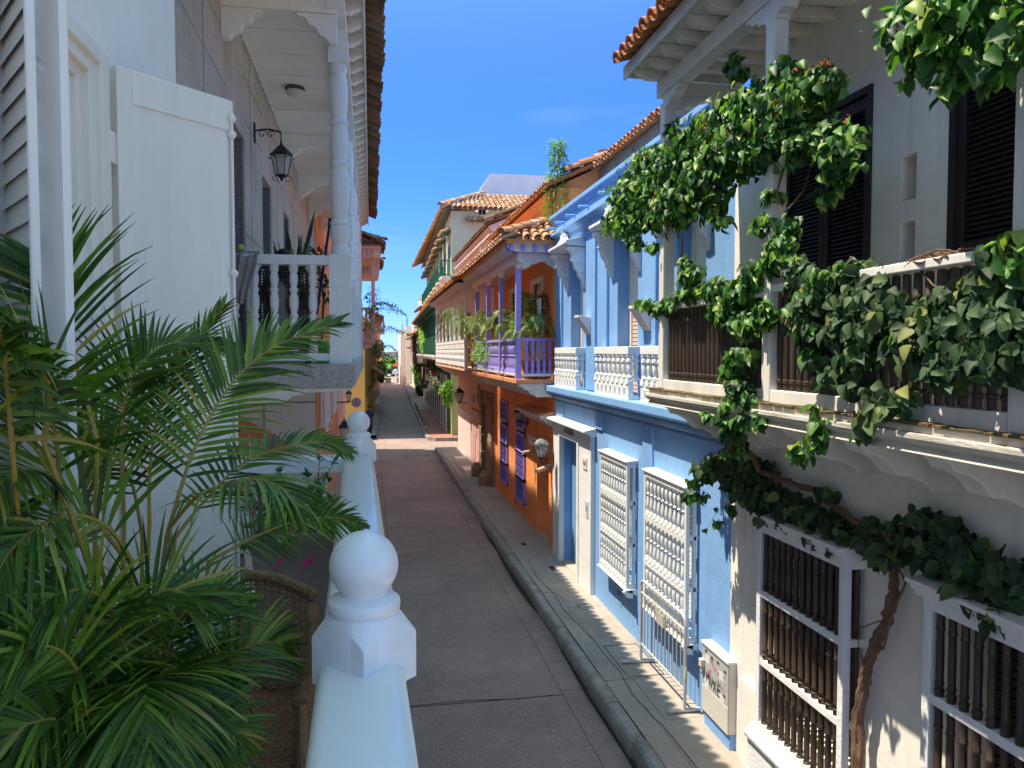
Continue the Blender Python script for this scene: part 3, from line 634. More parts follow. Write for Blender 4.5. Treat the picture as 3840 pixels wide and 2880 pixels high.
FR5 = [
 [(1060, 700, 1.9), (1180, 420, 1.9), (1320, 320, 1.9), (1480, 300, 1.95), (1640, 330, 2.0)],
 [(700, 1000, 1.6), (640, 700, 1.6), (560, 500, 1.55), (420, 430, 1.5), (250, 480, 1.45), (120, 640, 1.4)],
 [(820, 1000, 1.7), (780, 700, 1.7), (760, 520, 1.65), (860, 430, 1.65), (980, 460, 1.65), (1080, 560, 1.65)],
 [(640, 1100, 1.6), (500, 820, 1.55), (360, 640, 1.5), (200, 590, 1.45), (40, 640, 1.4), (-60, 760, 1.35)],
 [(1000, 1100, 1.8), (1100, 900, 1.85), (1220, 760, 1.9), (1380, 700, 1.95), (1500, 730, 2.0)],
 [(980, 1250, 1.8), (1100, 1050, 1.85), (1250, 960, 1.9), (1400, 950, 1.95), (1540, 1010, 2.0)],
 [(880, 1250, 1.7), (860, 900, 1.7), (900, 640, 1.75), (1000, 520, 1.8), (1150, 470, 1.85), (1290, 500, 1.9)],
 [(500, 1200, 1.5), (420, 900, 1.5), (330, 760, 1.45), (200, 720, 1.4), (60, 800, 1.35)],
 [(560, 1300, 1.5), (460, 1160, 1.5), (300, 1100, 1.45), (120, 1140, 1.4), (-40, 1260, 1.4)],
 [(860, 1300, 1.6), (760, 1130, 1.6), (620, 1090, 1.55), (480, 1130, 1.5), (380, 1220, 1.5)],
 [(900, 1300, 1.6), (980, 1150, 1.6), (1080, 1110, 1.6), (1190, 1150, 1.6), (1260, 1250, 1.6)],
]
allfr = []
for k, f in enumerate(FR): allfr.append((PY(f), (.19, .25, .2, .22, .155, .24, .17, .17, .26, .24, .22, .2, .2, .22, .22, .19, .2, .19)[k], k))
for k, f in enumerate(FR5): allfr.append((P5(f), .18, 100 + k))
random.seed(77)
for k in range(34):      # low inner fronds that fill the foot of the clump
    a = random.uniform(2.2, 6.6); r = random.uniform(.22, .42); zt = random.uniform(3.72, 4.12); c0 = Vector((-.50, 1.75, 3.5)); dd = Vector((math.cos(a), math.sin(a), 0))
    e = c0 + dd * r; e.x = min(e.x, -.36); P_ = [c0 + dd * .05, c0.lerp(e, .3) + Vector((0, 0, (zt - 3.5) * .75)), c0.lerp(e, .6) + Vector((0, 0, (zt - 3.5))), c0.lerp(e, .95) + Vector((0, 0, (zt - 3.5) * .92)), e + dd * .08 + Vector((0, 0, (zt - 3.5) * .6))]
    allfr.append((P_, .20, 200 + k))
for pts, Ln, k in allfr:
    if k in (6, 11, 15, 17, 100, 105): continue
    fb = MB(); p0 = pts[0]; sb = stems_base[k % 40]
    fb.cm = 1; fb.tube([sb, (sb[0] * .5 + p0.x * .5, sb[1] * .5 + p0.y * .5, sb[2] * .4 + p0.z * .6 - .02), p0], [.0055, .005, .0045], 6)
    L = sum((pts[i + 1] - pts[i]).length for i in range(len(pts) - 1))
    palm_frond(fb, pts, min(Ln, L * .62) , .0112 if k < 100 else .0102, n=int(12 + L * 46), droop=1.5 if k == 3 else (.55 if k < 200 else .8), lift=.10 if k == 3 else .12, t0=.16 if k < 100 else .2, stem=.0055, face=(Vector((random.uniform(-.5, .3), -1, random.uniform(.25, .9))).normalized() if k != 3 and k < 200 else None))
    fb.build('frond', [M['palm'], M['palmstem']], palm)
# asparagus fern at the very bottom
random.seed(5)
fern = thing('asparagus_fern', 'low feathery dark green fern beside the areca palm stems', 'fern', (-.30, 1.55, 3.07))
b = MB(); b.lathe(-.30, 1.5, [(.09, 3.072), (.12, 3.25), (.13, 3.28), (.11, 3.28)], 16); b.build('pot', M['clay'], fern, smooth=True)
b = MB()
for k in range(120):
    a = random.uniform(0, 6.28); r = random.uniform(.02, .28); c = Vector((-.34, 1.55, 3.30)); tip = c + Vector((r * math.cos(a), r * math.sin(a) * .9, .36 - r * .45 + random.uniform(-.05, .05)))
    S = [c.lerp(tip, t) + Vector((0, 0, .10 * math.sin(t * 3.1))) for t in (0, .35, .7, 1)]
    b.cr = random.random(); b.tube(S, .0012, 3, cap=False)
    for j in range(60):
        t = random.uniform(.3, 1); i = min(2, int(t * 3)); p = S[i].lerp(S[i + 1], t * 3 - i); d = Vector((random.uniform(-1, 1), random.uniform(-1, 1), random.uniform(-.3, .8))).normalized() * .020
        q = d.cross(Vector((0, 0, 1))).normalized() * .0013; b.poly([p - q, p + q, p + d])
b.build('foliage', M['fern'], fern)
# cement planter with variegated bougainvillea
pl = thing('cement_planter', 'tapered grey cement planter beside the far ball finial of the near railing', 'planter', (-.38, 4.0, 3.07))
b = MB()
x0, y0 = -.37, 3.95
vs = []
for (h, s_) in ((3.072, .15), (3.74, .19), (3.80, .215), (3.84, .215), (3.84, .18), (3.74, .17)):
    vs += [(x0 - s_, y0 - s_ * 1.1, h), (x0 + s_, y0 - s_ * 1.1, h), (x0 + s_, y0 + s_ * 1.1, h), (x0 - s_, y0 + s_ * 1.1, h)]
b.faces(vs, [(i * 4 + k, i * 4 + (k + 1) % 4, (i + 1) * 4 + (k + 1) % 4, (i + 1) * 4 + k) for i in range(5) for k in range(4)] + [(20, 21, 22, 23), (3, 2, 1, 0)])
b.build('pot_body', M['planter'], pl, bev=.01)
vb = thing('bougainvillea_shrub', 'bushy variegated green and cream shrub in the grey cement planter, with few magenta bracts', 'shrub', (-.37, 3.95, 3.80))
b = MB(); lv = MB(); fl = MB(); random.seed(9)
for k in range(76):
    a = random.uniform(0, 6.28); el = random.uniform(.25, 1.4); L = random.uniform(.24, .46)
    if k == 0: a, el, L = 1.0, 1.45, .50
    if k == 1: a, el, L = .3, 1.15, .5
    base = Vector((-.37 + random.uniform(-.12, .12), 3.95 + random.uniform(-.12, .12), 3.74))
    d = Vector((math.cos(a) * math.cos(el), math.sin(a) * math.cos(el), math.sin(el))); S = [base + d * L * t + Vector((0, 0, -.10 * L * t * t)) for t in (0, .25, .5, .75, 1)]
    b.tube(S, [.004, .0035, .003, .0025, .0015], 5)
    for j in range(22):
        t = random.uniform(.25, 1); i = min(3, int(t * 4)); p = S[i].lerp(S[i + 1], t * 4 - i); dd = (d * .5 + Vector((random.uniform(-1, 1), random.uniform(-1, 1), random.uniform(-.3, .7)))).normalized()
        if p.x > -.17: continue
        lv.leaf(p, dd, Vector((random.uniform(-.4, .4), random.uniform(-.7, 0), 1)), random.uniform(.034, .056), random.uniform(.022, .034), .2)
for p in ((-.56, 3.8, 3.93), (-.36, 3.75, 3.86), (-.28, 3.9, 3.97), (-.30, 3.7, 3.70), (-.42, 3.7, 3.72)):
    for j in range(8): fl.leaf(Vector(p) + Vector((random.uniform(-.02, .02),) * 3), Vector((random.uniform(-1, 1), random.uniform(-1, 1), random.uniform(-.5, 1))), Vector((0, -1, .5)), .028, .02)
b.build('stem', M['bark'], vb); lv.build('foliage', M['varieg'], vb); fl.build('flower', M['flower'], vb)
# wicker armchair
ch = thing('wicker_armchair', 'tan wicker armchair with curved back standing behind the palm by the near railing', 'chair', (-.45, 2.7, 3.07))
def wick_surface(name, f, nu, nv, mat_, parent, t=.006):
    """woven sheet: real over-under strands along a surface f(u,v)"""
    b = MB()
    for j in range(nv + 1):
        S = [f(k / (nu * 2), j / nv) for k in range(nu * 2 + 1)]; nn = []
        for k, p in enumerate(S):
            q = f(min(1, k / (nu * 2) + .01), j / nv) - f(max(0, k / (nu * 2) - .01), j / nv); r_ = f(k / (nu * 2), min(1, j / nv + .01)) - f(k / (nu * 2), max(0, j / nv - .01)); nn.append(q.cross(r_).normalized())
        b.cr = random.random(); b.tube([p + nn[k] * t * .8 * math.sin(math.pi * (k + j)+1.57 * 0 + (math.pi / 2)) for k, p in enumerate(S)], t * .75, 4, cap=False)
    for k in range(nu + 1):
        S = [f(k / nu, j / (nv)) for j in range(nv + 1)]; b.tube(S, t * .8, 4, cap=False)
    return b.build(name, mat_, parent)
P_ = Vector
backf = lambda u, v: P_((-.72 + .50 * u + .0, 2.92 - .10 * math.sin(math.pi * u) * -1 - .0, 3.40 + v * (.36 + .06 * math.sin(math.pi * u)))) + P_((.0, .10 * v, 0))
wick_surface('backrest', backf, 18, 26, M['wicker'], ch)
armf = lambda u, v: P_((-.22 + .02 * math.sin(3.1 * u), 2.40 + .52 * u, 3.10 + v * (.52 + .13 * u * u)))
wick_surface('armrest', armf, 18, 30, M['wicker'], ch)
armg = lambda u, v: P_((-.72, 2.40 + .52 * u, 3.10 + v * (.52 + .13 * u * u))); wick_surface('armrest', armg, 18, 30, M['wicker'], ch)
wick_surface('seat', lambda u, v: P_((-.72 + .5 * u, 2.42 + .5 * v, 3.42)), 14, 18, M['wicker'], ch)
b = MB(); b.tube([armf(k / 12, 1) for k in range(13)], .022, 8); b.tube([backf(k / 12, 1) for k in range(13)], .022, 8); b.tube([armf(0, v / 6) for v in range(7)], .018, 8); b.tube([armg(k / 12, 1) for k in range(13)], .022, 8)
for k in range(40):
    p = armf(k / 40, 1); b.cr = random.random(); b.tube([p + P_((.024 * math.cos(t), .004, .024 * math.sin(t))) for t in [i * math.pi / 4 for i in range(9)]], .004, 4, cap=False)
    p = backf(k / 40, 1); b.tube([p + P_((.0, .024 * math.cos(t), .024 * math.sin(t))) for t in [i * math.pi / 4 for i in range(9)]], .004, 4, cap=False)
b.build('rim', M['wicker'], ch, smooth=True)
for x in (-.70, -.24):
    for y in (2.44, 2.9): b = MB(); b.tube([(x, y, 3.07), (x, y, 3.42)], .016, 8); b.build('leg', M['wicker'], ch, smooth=True)
# ================================================================ wall lanterns (shared design)
def make_lantern(name, label, attach, centre, hgt, wid, style, arm='over', group='wall lanterns along the street'):
    """attach: point on the wall; centre: foot of the glass body"""
    ax, ay, az = attach; cx, cy, cz = centre
    t = thing(name, label, 'lantern', (ax, ay, az), group)
    b = MB(); n = 6 if style != 'square' else 4; rot = math.pi / 4 if n == 4 else 0
    r0, r1 = wid * .28, wid * .5; z0, z1 = cz, cz + hgt * .58
    for k in range(n):
        a = rot + 2 * math.pi * k / n; b.tube([(cx + r0 * math.cos(a), cy + r0 * math.sin(a), z0), (cx + r1 * math.cos(a), cy + r1 * math.sin(a), z1)], hgt * .014, 4)
    for r, z in ((r0, z0), (r1, z1)):
        P = [(cx + r * math.cos(rot + 2 * math.pi * k / n), cy + r * math.sin(rot + 2 * math.pi * k / n), z) for k in range(n + 1)]; b.tube(P, hgt * .02, 4)
    b.lathe(cx, cy, [(r0 * .9, z0 - hgt * .02), (r0 * .5, z0 - hgt * .06), (r0 * .2, z0 - hgt * .10), (r0 * .28, z0 - hgt * .13), (.004, z0 - hgt * .17)], 8)
    if style in ('scroll', 'portal'):
        for k in range(n):
            a = rot + 2 * math.pi * (k + .0) / n; S = []
            for q in range(12):
                th = q / 11 * 4.6; rr = hgt * .055 * (1 - q / 16); S.append((cx + math.cos(a) * (r1 + .01 + rr * math.sin(th)), cy + math.sin(a) * (r1 + .01 + rr * math.sin(th)), z1 - .02 - rr * (1 - math.cos(th))))
            b.tube(S, hgt * .010, 4)
            S = [(cx + math.cos(a) * (r0 + hgt * .10 * math.sin(q * .45)), cy + math.sin(a) * (r0 + hgt * .10 * math.sin(q * .45)), z0 - hgt * .01 - q * hgt * .022) for q in range(8)]; b.tube(S, hgt * .009, 4)
    f = b.build('lamp_frame', M['iron'], t)
    b = MB()
    for k in range(n):
        a = rot + 2 * math.pi * k / n; a2 = rot + 2 * math.pi * (k + 1) / n; q = .97
        b.poly([(cx + q * r0 * math.cos(a), cy + q * r0 * math.sin(a), z0), (cx + q * r0 * math.cos(a2), cy + q * r0 * math.sin(a2), z0), (cx + q * r1 * math.cos(a2), cy + q * r1 * math.sin(a2), z1), (cx + q * r1 * math.cos(a), cy + q * r1 * math.sin(a), z1)])
    b.build('lamp_glass', M['lampglass'], t)
    b = MB(); zt = cz + hgt
    if style == 'portal': prof = [(r1 * 1.06, z1), (r1 * .98, z1 + hgt * .10), (r1 * .62, z1 + hgt * .22), (r1 * .3, z1 + hgt * .28), (.012, z1 + hgt * .30)]
    else: prof = [(r1 * 1.15, z1), (r1 * 1.12, z1 + hgt * .03), (r1 * .55, z1 + hgt * .20), (r1 * .28, z1 + hgt * .28), (.012, z1 + hgt * .31)]
    b.lathe(cx, cy, prof, n, rot); b.build('lamp_cap', M['lampcap'] if style == 'portal' else M['iron'], t)
    b = MB(); b.lathe(cx, cy, [(.012, z1 + hgt * .28), (.02, z1 + hgt * .32), (.008, z1 + hgt * .36), (.016, z1 + hgt * .40), (.002, z1 + hgt * .44)], 8)
    if style == 'portal':
        for k in range(6):
            a = 2 * math.pi * k / 6; S = [(cx + math.cos(a) * (r1 * .9 - .03 * math.cos(q * .7)), cy + math.sin(a) * (r1 * .9 - .03 * math.cos(q * .7)), z1 + hgt * .14 + .028 * math.sin(q * .7)) for q in range(8)]; b.tube(S, .005, 4)
    b.build('lamp_finial', M['iron'], t)
    b = MB(); sg = 1 if cx > ax else -1; dx = abs(cx - ax)
    b.box(ax - .008, ax + sg * .02, ay - .02, ay + .02, az - .12, az + .12)
    if arm == 'over':
        top = cz + hgt + .03
        S = [(ax + (cx - ax) * q / 10, ay + (cy - ay) * q / 10, az + .02 + (top + .05 - az) * math.sin(q / 10 * math.pi / 2) + .03 * math.sin(q / 10 * math.pi)) for q in range(11)]
        b.tube(S, .011, 6); b.tube([S[-1], (cx, cy, z1 + hgt * .42)], .006, 5)
        for f0, rr in ((.3, .055), (.62, .05)):
            c = Vector((ax + (cx - ax) * f0, ay + (cy - ay) * f0, az - .01 + (top + .05 - az) * f0 * .8)); b.tube([c + Vector((sg * rr * math.cos(q * .55) * (1 - q / 16), 0, rr * math.sin(q * .55) * (1 - q / 16))) for q in range(14)], .006, 5)
    elif arm == 'under':
        S = [(ax + (cx - ax) * q / 12, ay + (cy - ay) * q / 12, az - .16 * math.sin(q / 12 * math.pi) * 1.1 + (cz - .08 - az) * (q / 12) ** 2) for q in range(13)]
        b.tube(S, .012, 6); c = Vector((ax + sg * .05, ay, az + .0)); b.tube([c + Vector((sg * .045 * math.cos(q * .6) * (1 - q / 16), 0, .05 * math.sin(q * .6) * (1 - q / 16))) for q in range(14)], .007, 5)
        b.tube([(cx, cy, cz - .02), (cx, cy, cz - .12)], .010, 5)
    else:
        zb = cz - .05; b.tube([(ax, ay, zb), (cx, cy, zb), (cx, cy, cz)], .012, 6); b.box(ax - .008, ax + sg * .02, ay - .02, ay + .02, zb - .08, zb + .08)
        for f0 in (.25, .6): b.tube([(ax + (cx - ax) * f0 + sg * .05 * math.cos(q * .6) * (1 - q / 14), ay + (cy - ay) * f0, zb - .06 + .05 * math.sin(q * .6) * (1 - q / 14)) for q in range(12)], .006, 5)
    b.build('lamp_bracket', M['iron'], t)
    return t
def vase_prof(r, z0, z1, kind=0):
    h = z1 - z0
    P = {0: [(1, 0), (1, .06), (.62, .08), (.75, .11), (1.0, .20), (1.05, .28), (.8, .38), (.6, .44), (.95, .47), (.95, .50), (.6, .53), (.8, .60), (1.02, .68), (.98, .76), (.65, .86), (.9, .89), (.9, .91), (.7, .93), (1, .95), (1, 1)],
         1: [(1, 0), (1, .10), (.6, .13), (.85, .2), (1, .28), (.72, .40), (.5, .5), (.85, .52), (.85, .55), (.5, .57), (.7, .66), (.95, .76), (.8, .84), (.55, .88), (.95, .91), (1, 1)],
         2: [(.8, 0), (.8, .03), (1, .04), (1, .09), (.8, .10), (.86, .3), (.92, .55), (.82, .62), (1, .63), (1, .655), (.8, .665), (.9, .8), (.8, .93), (1, .94), (1, .965), (.8, .975), (.8, 1)],
         3: [(.5, 0), (.5, .12), (.3, .14), (.5, .2), (1, .42), (1, .5), (.6, .62), (.4, .8), (.5, .86), (.5, 1)]}[kind]
    return [(r * a, z0 + h * c) for a, c in P]
# ================================================================ stone-clad neighbour with the white timber balcony
XW = -1.38
sh_ = thing('stone_house', 'granite-clad house with white timber balcony, turned white posts and dark tiled eave', 'house', (XW, 10, 0))
b = MB(); wins = [(8.05, 9.15, 4.6, 7.08), (10.6, 11.5, 4.6, 7.02), (13.1, 14.0, 4.6, 7.0), (15.6, 16.5, 4.6, 7.0)]
b.wall_y(XW, XW - .42, 3.77, 18.48, 4.35, 8.9, wins); b.box(-2.8, XW - .42, 3.77, 18.48, 4.35, 8.9); b.box(-3.5, -3.3, 5.2, 18.48, 0, 6.3)  # last box: rear yard wall, raised to keep sun off the awning
b.build('wall', M['stone'], sh_)
b = MB()
for (a, c, z0, z1) in wins:
    b.mark(); b.box(XW - .02, XW - .30, c - .001 - .03, c + .0 - .001, z0, z1 - .001); b.box(XW - .02, XW - .30, a + .001, a + .03, z0, z1 - .001)
b.build('window_jamb', M['stonedk'], sh_)
b = MB(); v = MB()
for (a, c, z0, z1) in wins:
    v.mark(); b.box(XW - .28, XW - .33, a + .03, a + .11, z0, z1 - .1); b.box(XW - .28, XW - .33, c - .11, c - .03, z0, z1 - .1); b.box(XW - .28, XW - .33, a + .11, c - .11, z1 - .18, z1 - .1); b.box(XW - .28, XW - .33, a + .11, c - .11, 6.0, 6.06)
    v.box(XW - .34, XW - .36, a + .03, c - .03, z0, z1)
wf = b.build('window_frame', M['whitepaint'], sh_); v.build('pane', M['pane'], wf)
b = MB()      # joints between the stone slabs
for z in (5.15, 6.02, 7.3, 7.78): b.box(XW + .0005, XW + .003, 3.8, 8.04, z, z + .006); b.box(XW + .0005, XW + .003, 9.16, 10.59, z, z + .012); b.box(XW + .0005, XW + .003, 11.51, 13.09, z, z + .012); b.box(XW + .0005, XW + .003, 14.01, 15.59, z, z + .012)
for y in (5.9, 7.0, 9.6, 12.2, 14.8): b.box(XW + .0005, XW + .004, y, y + .008, 4.4, 8.1)
b.build('slab_joints', M['stonedk'], sh_)
b = MB(); b.box(XW, -.165, 8.15, 18.4, 4.33, 4.57); b.build('balcony_slab', M['terrazzo'], sh_, bev=.01)
b = MB()
for y in (8.18, 11.2, 14.2, 17.4):
    b.mark(); b.prism([(-3.2, 4.17), (-.93, 4.17), (-.86, 4.19), (-.80, 4.235), (-.75, 4.25), (-.72, 4.245), (-.69, 4.27), (-.20, 4.29), (-.20, 4.328), (-3.2, 4.328)], 'y', y, y + .26)
b.build('console', mat('grey_painted_console', (.66, .66, .61), .85, .1, 3, .2, 30, dirt=.2, dirtcol=(.3, .3, .25)), sh_, bev=.008)
b = MB(); y = 3.8
while y < 20.8: b.box(XW, -.34, y + .01, y + .70, 8.16, 8.19); y += .705
b.box(XW, -.34, 3.8, 20.9, 8.20, 8.24)
b.build('ceiling', M['ceilwhite'], sh_)
b = MB()
for y in (7.8, 12.8, 15.7, 18.3, 20.6):
    b.mark(); b.box(XW, -.30, y, y + .17, 7.98, 8.158)
    for s_, x in ((1, XW), (-1, -.30)):
        pr = [(x, 7.978), (x, 7.70), (x + s_ * .07, 7.70), (x + s_ * .11, 7.75), (x + s_ * .17, 7.78), (x + s_ * .20, 7.84), (x + s_ * .27, 7.87), (x + s_ * .30, 7.93), (x + s_ * .38, 7.95), (x + s_ * .38, 7.978)]
        b.prism(pr, 'y', y + .02, y + .15)
b.mark(); b.box(-.40, -.22, 7.75, 21, 8.02, 8.159)
b.build('ceiling_beam', M['ceilwhite'], sh_, bev=.006)
b = MB()
for k in range(90): b.cr = .5; b.tube([(XW + .03, 5 + k * .14, 8.13), (XW + .03, 5.10 + k * .14, 8.145)], .014, 5)
b.build('rope_moulding', M['ceilwhite'], sh_)
b = MB(); b.box(-.22, -.05, 3.8, 21.9, 8.27, 8.295); y = 3.9
while y < 21.8:
    b.prism([(-.22, 8.13), (-.17, 8.13), (-.14, 8.16), (-.09, 8.175), (-.06, 8.21), (-.04, 8.22), (-.04, 8.268), (-.22, 8.268)], 'y', y, y + .09); y += .42
b.box(-.05, -.03, 3.8, 21.9, 8.18, 8.30)
b.build('eave_soffit', M['ceilwhite'], sh_)
random.seed(31)
b = MB(); b.tiles((.12, 3.8, 8.36), (0, 1, 0), (-math.cos(.42), 0, math.sin(.42)), 86, 9, rows=lambda i: 4)
ro = b.build('roof_tiles', M['tileold'], sh_)
b = MB(); b.prism([(-.03, 8.30), (-1.9, 9.12), (-2.8, 9.4), (-2.8, 8.9), (-1.5, 8.9), (-.3, 8.3)], 'y', 3.8, 21.8); b.build('roof', M['mortar'], sh_)
b = MB(); x, z0 = -.31, 5.70
pr = [(.095, 5.68), (.095, 5.78), (.075, 5.82), (.092, 5.86), (.105, 5.95), (.09, 6.02), (.10, 6.03), (.10, 6.06), (.082, 6.08), (.098, 6.3), (.105, 6.5), (.085, 6.62), (.10, 6.64), (.10, 6.67), (.08, 6.69), (.10, 6.85), (.095, 6.98), (.08, 7.05), (.098, 7.07), (.098, 7.10), (.078, 7.12), (.092, 7.3), (.097, 7.45), (.085, 7.55), (.07, 7.58), (.09, 7.62), (.085, 7.70)]
proto = MB(); proto.lathe(0, 0, [(r, z - 5.68) for r, z in pr], 20)
proto.box(-.10, .10, -.10, .10, 2.0, 2.34); proto.box(-.11, .11, -.11, .11, -1.12, .03)
copies(proto, 'post', M['whitepaint'], sh_, [(-.31, y, 5.68) for y in (8.35, 11.3, 14.3, 17.35, 20.4)], smooth=40)
b = MB()
b.box(XW, -.41, 8.27, 8.40, 5.60, 5.70); b.box(XW, -.41, 8.28, 8.39, 4.60, 4.68)
b.box(-.37, -.25, 8.45, 18.3, 5.60, 5.70); b.box(-.36, -.26, 8.45, 18.3, 4.60, 4.68)
b.build('balcony_rail', M['whitepaint'], sh_, bev=.006)
bb = MB(); bb.lathe(0, 0, [(.046, 0), (.046, .10), (.036, .12), (.03, .14), (.045, .20), (.047, .30), (.03, .36), (.043, .38), (.043, .40), (.03, .42), (.046, .50), (.046, .58), (.03, .63), (.044, .65), (.044, .67), (.03, .69), (.044, .76), (.044, .80), (.032, .84), (.046, .86), (.046, .92)], 14)
copies(bb, 'baluster', M['whitepaint'], sh_, [(-1.37 + .195 * k, 8.335, 4.68) for k in range(5)] + [(-.31, 8.66 + .27 * k, 4.68) for k in range(36)], smooth=35)
make_lantern('wall_lantern', 'black scrolled iron lantern hanging on the granite wall behind the white shutter', (XW, 9.9, 7.36), (-1.06, 9.9, 6.86), .42, .25, 'scroll', 'over')
b = MB(); c = at_z(637 * 1.736, 190 * 1.736, 8.15)
for k in range(1): b.lathe(c.x, c.y, [(.12, 8.155), (.13, 8.13), (.12, 8.11)], 18); 
o = tag(b.build('ceiling_light', M['greyink'], None), 'small oval ceiling lamp with frosted bowl under the white balcony ceiling', 'ceiling light')
BASE[o.name] = Vector((0, 0, 0)); b = MB(); b.lathe(c.x, c.y, [(.115, 8.109), (.11, 8.07), (.08, 8.045), (.02, 8.04)], 18); b.build('lamp_bowl', M['cabwhite'], o, smooth=True)
# on that balcony
t = thing('snake_plant', 'tall spiky snake plant in a pot behind the white balusters', 'plant', (-.86, 8.95, 4.57))
b = MB(); b.lathe(-.86, 8.95, [(.12, 4.58), (.16, 5.3), (.18, 5.45), (.17, 5.46)], 16); b.build('pot', M['clay'], t, smooth=True)
b = MB(); random.seed(2)
for k in range(22):
    a = random.uniform(0, 6.28); r = random.uniform(.02, .12); L = random.uniform(.35, .62); tip = Vector((r * 1.9 * math.cos(a), r * 1.9 * math.sin(a), L)); p0 = Vector((-.86 + r * math.cos(a), 8.95 + r * math.sin(a), 5.42))
    if k == 0: tip = Vector((.20, 0, .88)); p0 = Vector((-.80, 8.95, 5.42))
    if k == 1: tip = Vector((-.10, 0, .70))
    b.cr = random.random(); w_ = .03; sd = Vector((math.sin(a), -math.cos(a), 0)) if k > 1 else Vector((1, 0, 0))
    pts = [(0, .6), (.35, 1), (.7, .8), (1, .02)]
    for (t0, w0), (t1, w1) in zip(pts, pts[1:]): b.poly([p0 + tip * t0 - sd * w_ * w0, p0 + tip * t0 + sd * w_ * w0, p0 + tip * t1 + sd * w_ * w1, p0 + tip * t1 - sd * w_ * w1])
b.build('foliage', mat('snake_plant_blades', (.05, .11, .04), .5, .3, 12, 0, ramp=[(0, (.02, .06, .03)), (.6, (.05, .11, .04)), (1, (.22, .28, .10))]), t)
t = thing('jade_plant', 'small leafy shrub in a lime green pot beside the blue pole', 'plant', (-.55, 9.0, 4.57))
b = MB(); b.lathe(-.55, 9.0, [(.07, 4.572), (.10, 4.80), (.105, 4.82)], 14); b.build('pot', M['limepot'], t, smooth=True)
b = MB()
for k in range(150):
    d = Vector((random.gauss(0, 1), random.gauss(0, 1), random.gauss(.2, 1))).normalized(); c = Vector((-.58, 9.0, 5.72)) if k < 90 else Vector((-.5, 9.0, 5.4)); b.leaf(c + d * random.uniform(.03, .16), d, (0, -.5, 1), .075, .04)
b.build('foliage', M['vinedark'], t)
b = MB(); b.tube([(-.55, 9.0, 4.8), (-.52, 9.0, 5.3), (-.58, 9.0, 5.75)], .014, 6); b.build('stem', M['bark'], t)
b = MB(); b.tube([(-.60, 8.75, 5.0), (-.43, 8.75, 6.12)], .016, 8); o = b.build('broom_handle', M['bluepole'], None, smooth=True); tag(o, 'dark blue broom handle leaning inside the white balcony post', 'broom')
b = MB(); b.tube([(-.436, 8.75, 6.08), (-.424, 8.75, 6.16)], .02, 8); b.build('grip', M['iron'], o)
t = thing('woven_chair', 'dark grey woven plastic chair behind the white balusters of the granite house', 'chair', (-.92, 8.75, 4.57))
wick_surface('backrest', lambda u, v: Vector((-1.16 + .48 * u, 8.62 + .05 * math.cos(3.1 * u), 5.02 + .56 * v - .03 * (2 * u - 1) ** 4)), 16, 18, M['darkwicker'], t, .009)
b = MB(); b.tube([(-1.17, 8.62, 5.0), (-1.17, 8.62, 5.52), (-1.14, 8.62, 5.60), (-.70, 8.62, 5.60), (-.67, 8.62, 5.52), (-.67, 8.62, 5.0)], .022, 8); b.box(-1.17, -.67, 8.62, 9.1, 4.98, 5.02); b.build('rim', M['darkwicker'], t, smooth=True)
for x in (-1.15, -.69):
    for y in (8.65, 9.07): b = MB(); b.tube([(x, y, 4.57), (x, y, 4.98)], .018, 8); b.build('leg', M['darkwicker'], t)
# ---------------------------------------------------------------- people
def person(name, label, loc, rz, J, radii, edges, mats, face_dir=-1, hair=None, extra=None, group=None):
    t = thing(name, label, 'person', loc, group); t.rotation_euler = (0, 0, rz)
    me = bpy.data.meshes.new('body'); me.from_pydata(J, edges, []); o = bpy.data.objects.new('body', me); COL.objects.link(o); o.parent = t
    sk = o.modifiers.new('skin', 'SKIN'); o.modifiers.new('sub', 'SUBSURF').levels = 1; o.modifiers['sub'].render_levels = 2
    for i, v in enumerate(me.skin_vertices[0].data): v.radius = radii[i]; v.use_root = (i == 0)
    o.modifiers['skin'].use_smooth_shade = True
    me.materials.append(M['skin'])
    return t
def torso_cloth(t, rings, matl, name, n=16):
    b = MB(); vs = []; fs = []
    for (cx, cy, cz, rx_, ry_) in rings:
        for k in range(n): a = 2 * math.pi * k / n; vs.append((cx + rx_ * math.cos(a), cy + ry_ * math.sin(a), cz))
    for i in range(len(rings) - 1):
        for k in range(n): fs.append((i * n + k, i * n + (k + 1) % n, (i + 1) * n + (k + 1) % n, (i + 1) * n + k))
    b.faces(vs, fs); bs = BASE[t.name]; BASE[t.name] = Vector((0, 0, 0)); o = b.build(name, matl, t, smooth=80); BASE[t.name] = bs; return o
def limb(t, pts, rads, matl, name):
    b = MB(); b.tube(pts, rads, 10); bs = BASE[t.name]; BASE[t.name] = Vector((0, 0, 0)); o = b.build(name, matl, t, smooth=80); BASE[t.name] = bs; return o
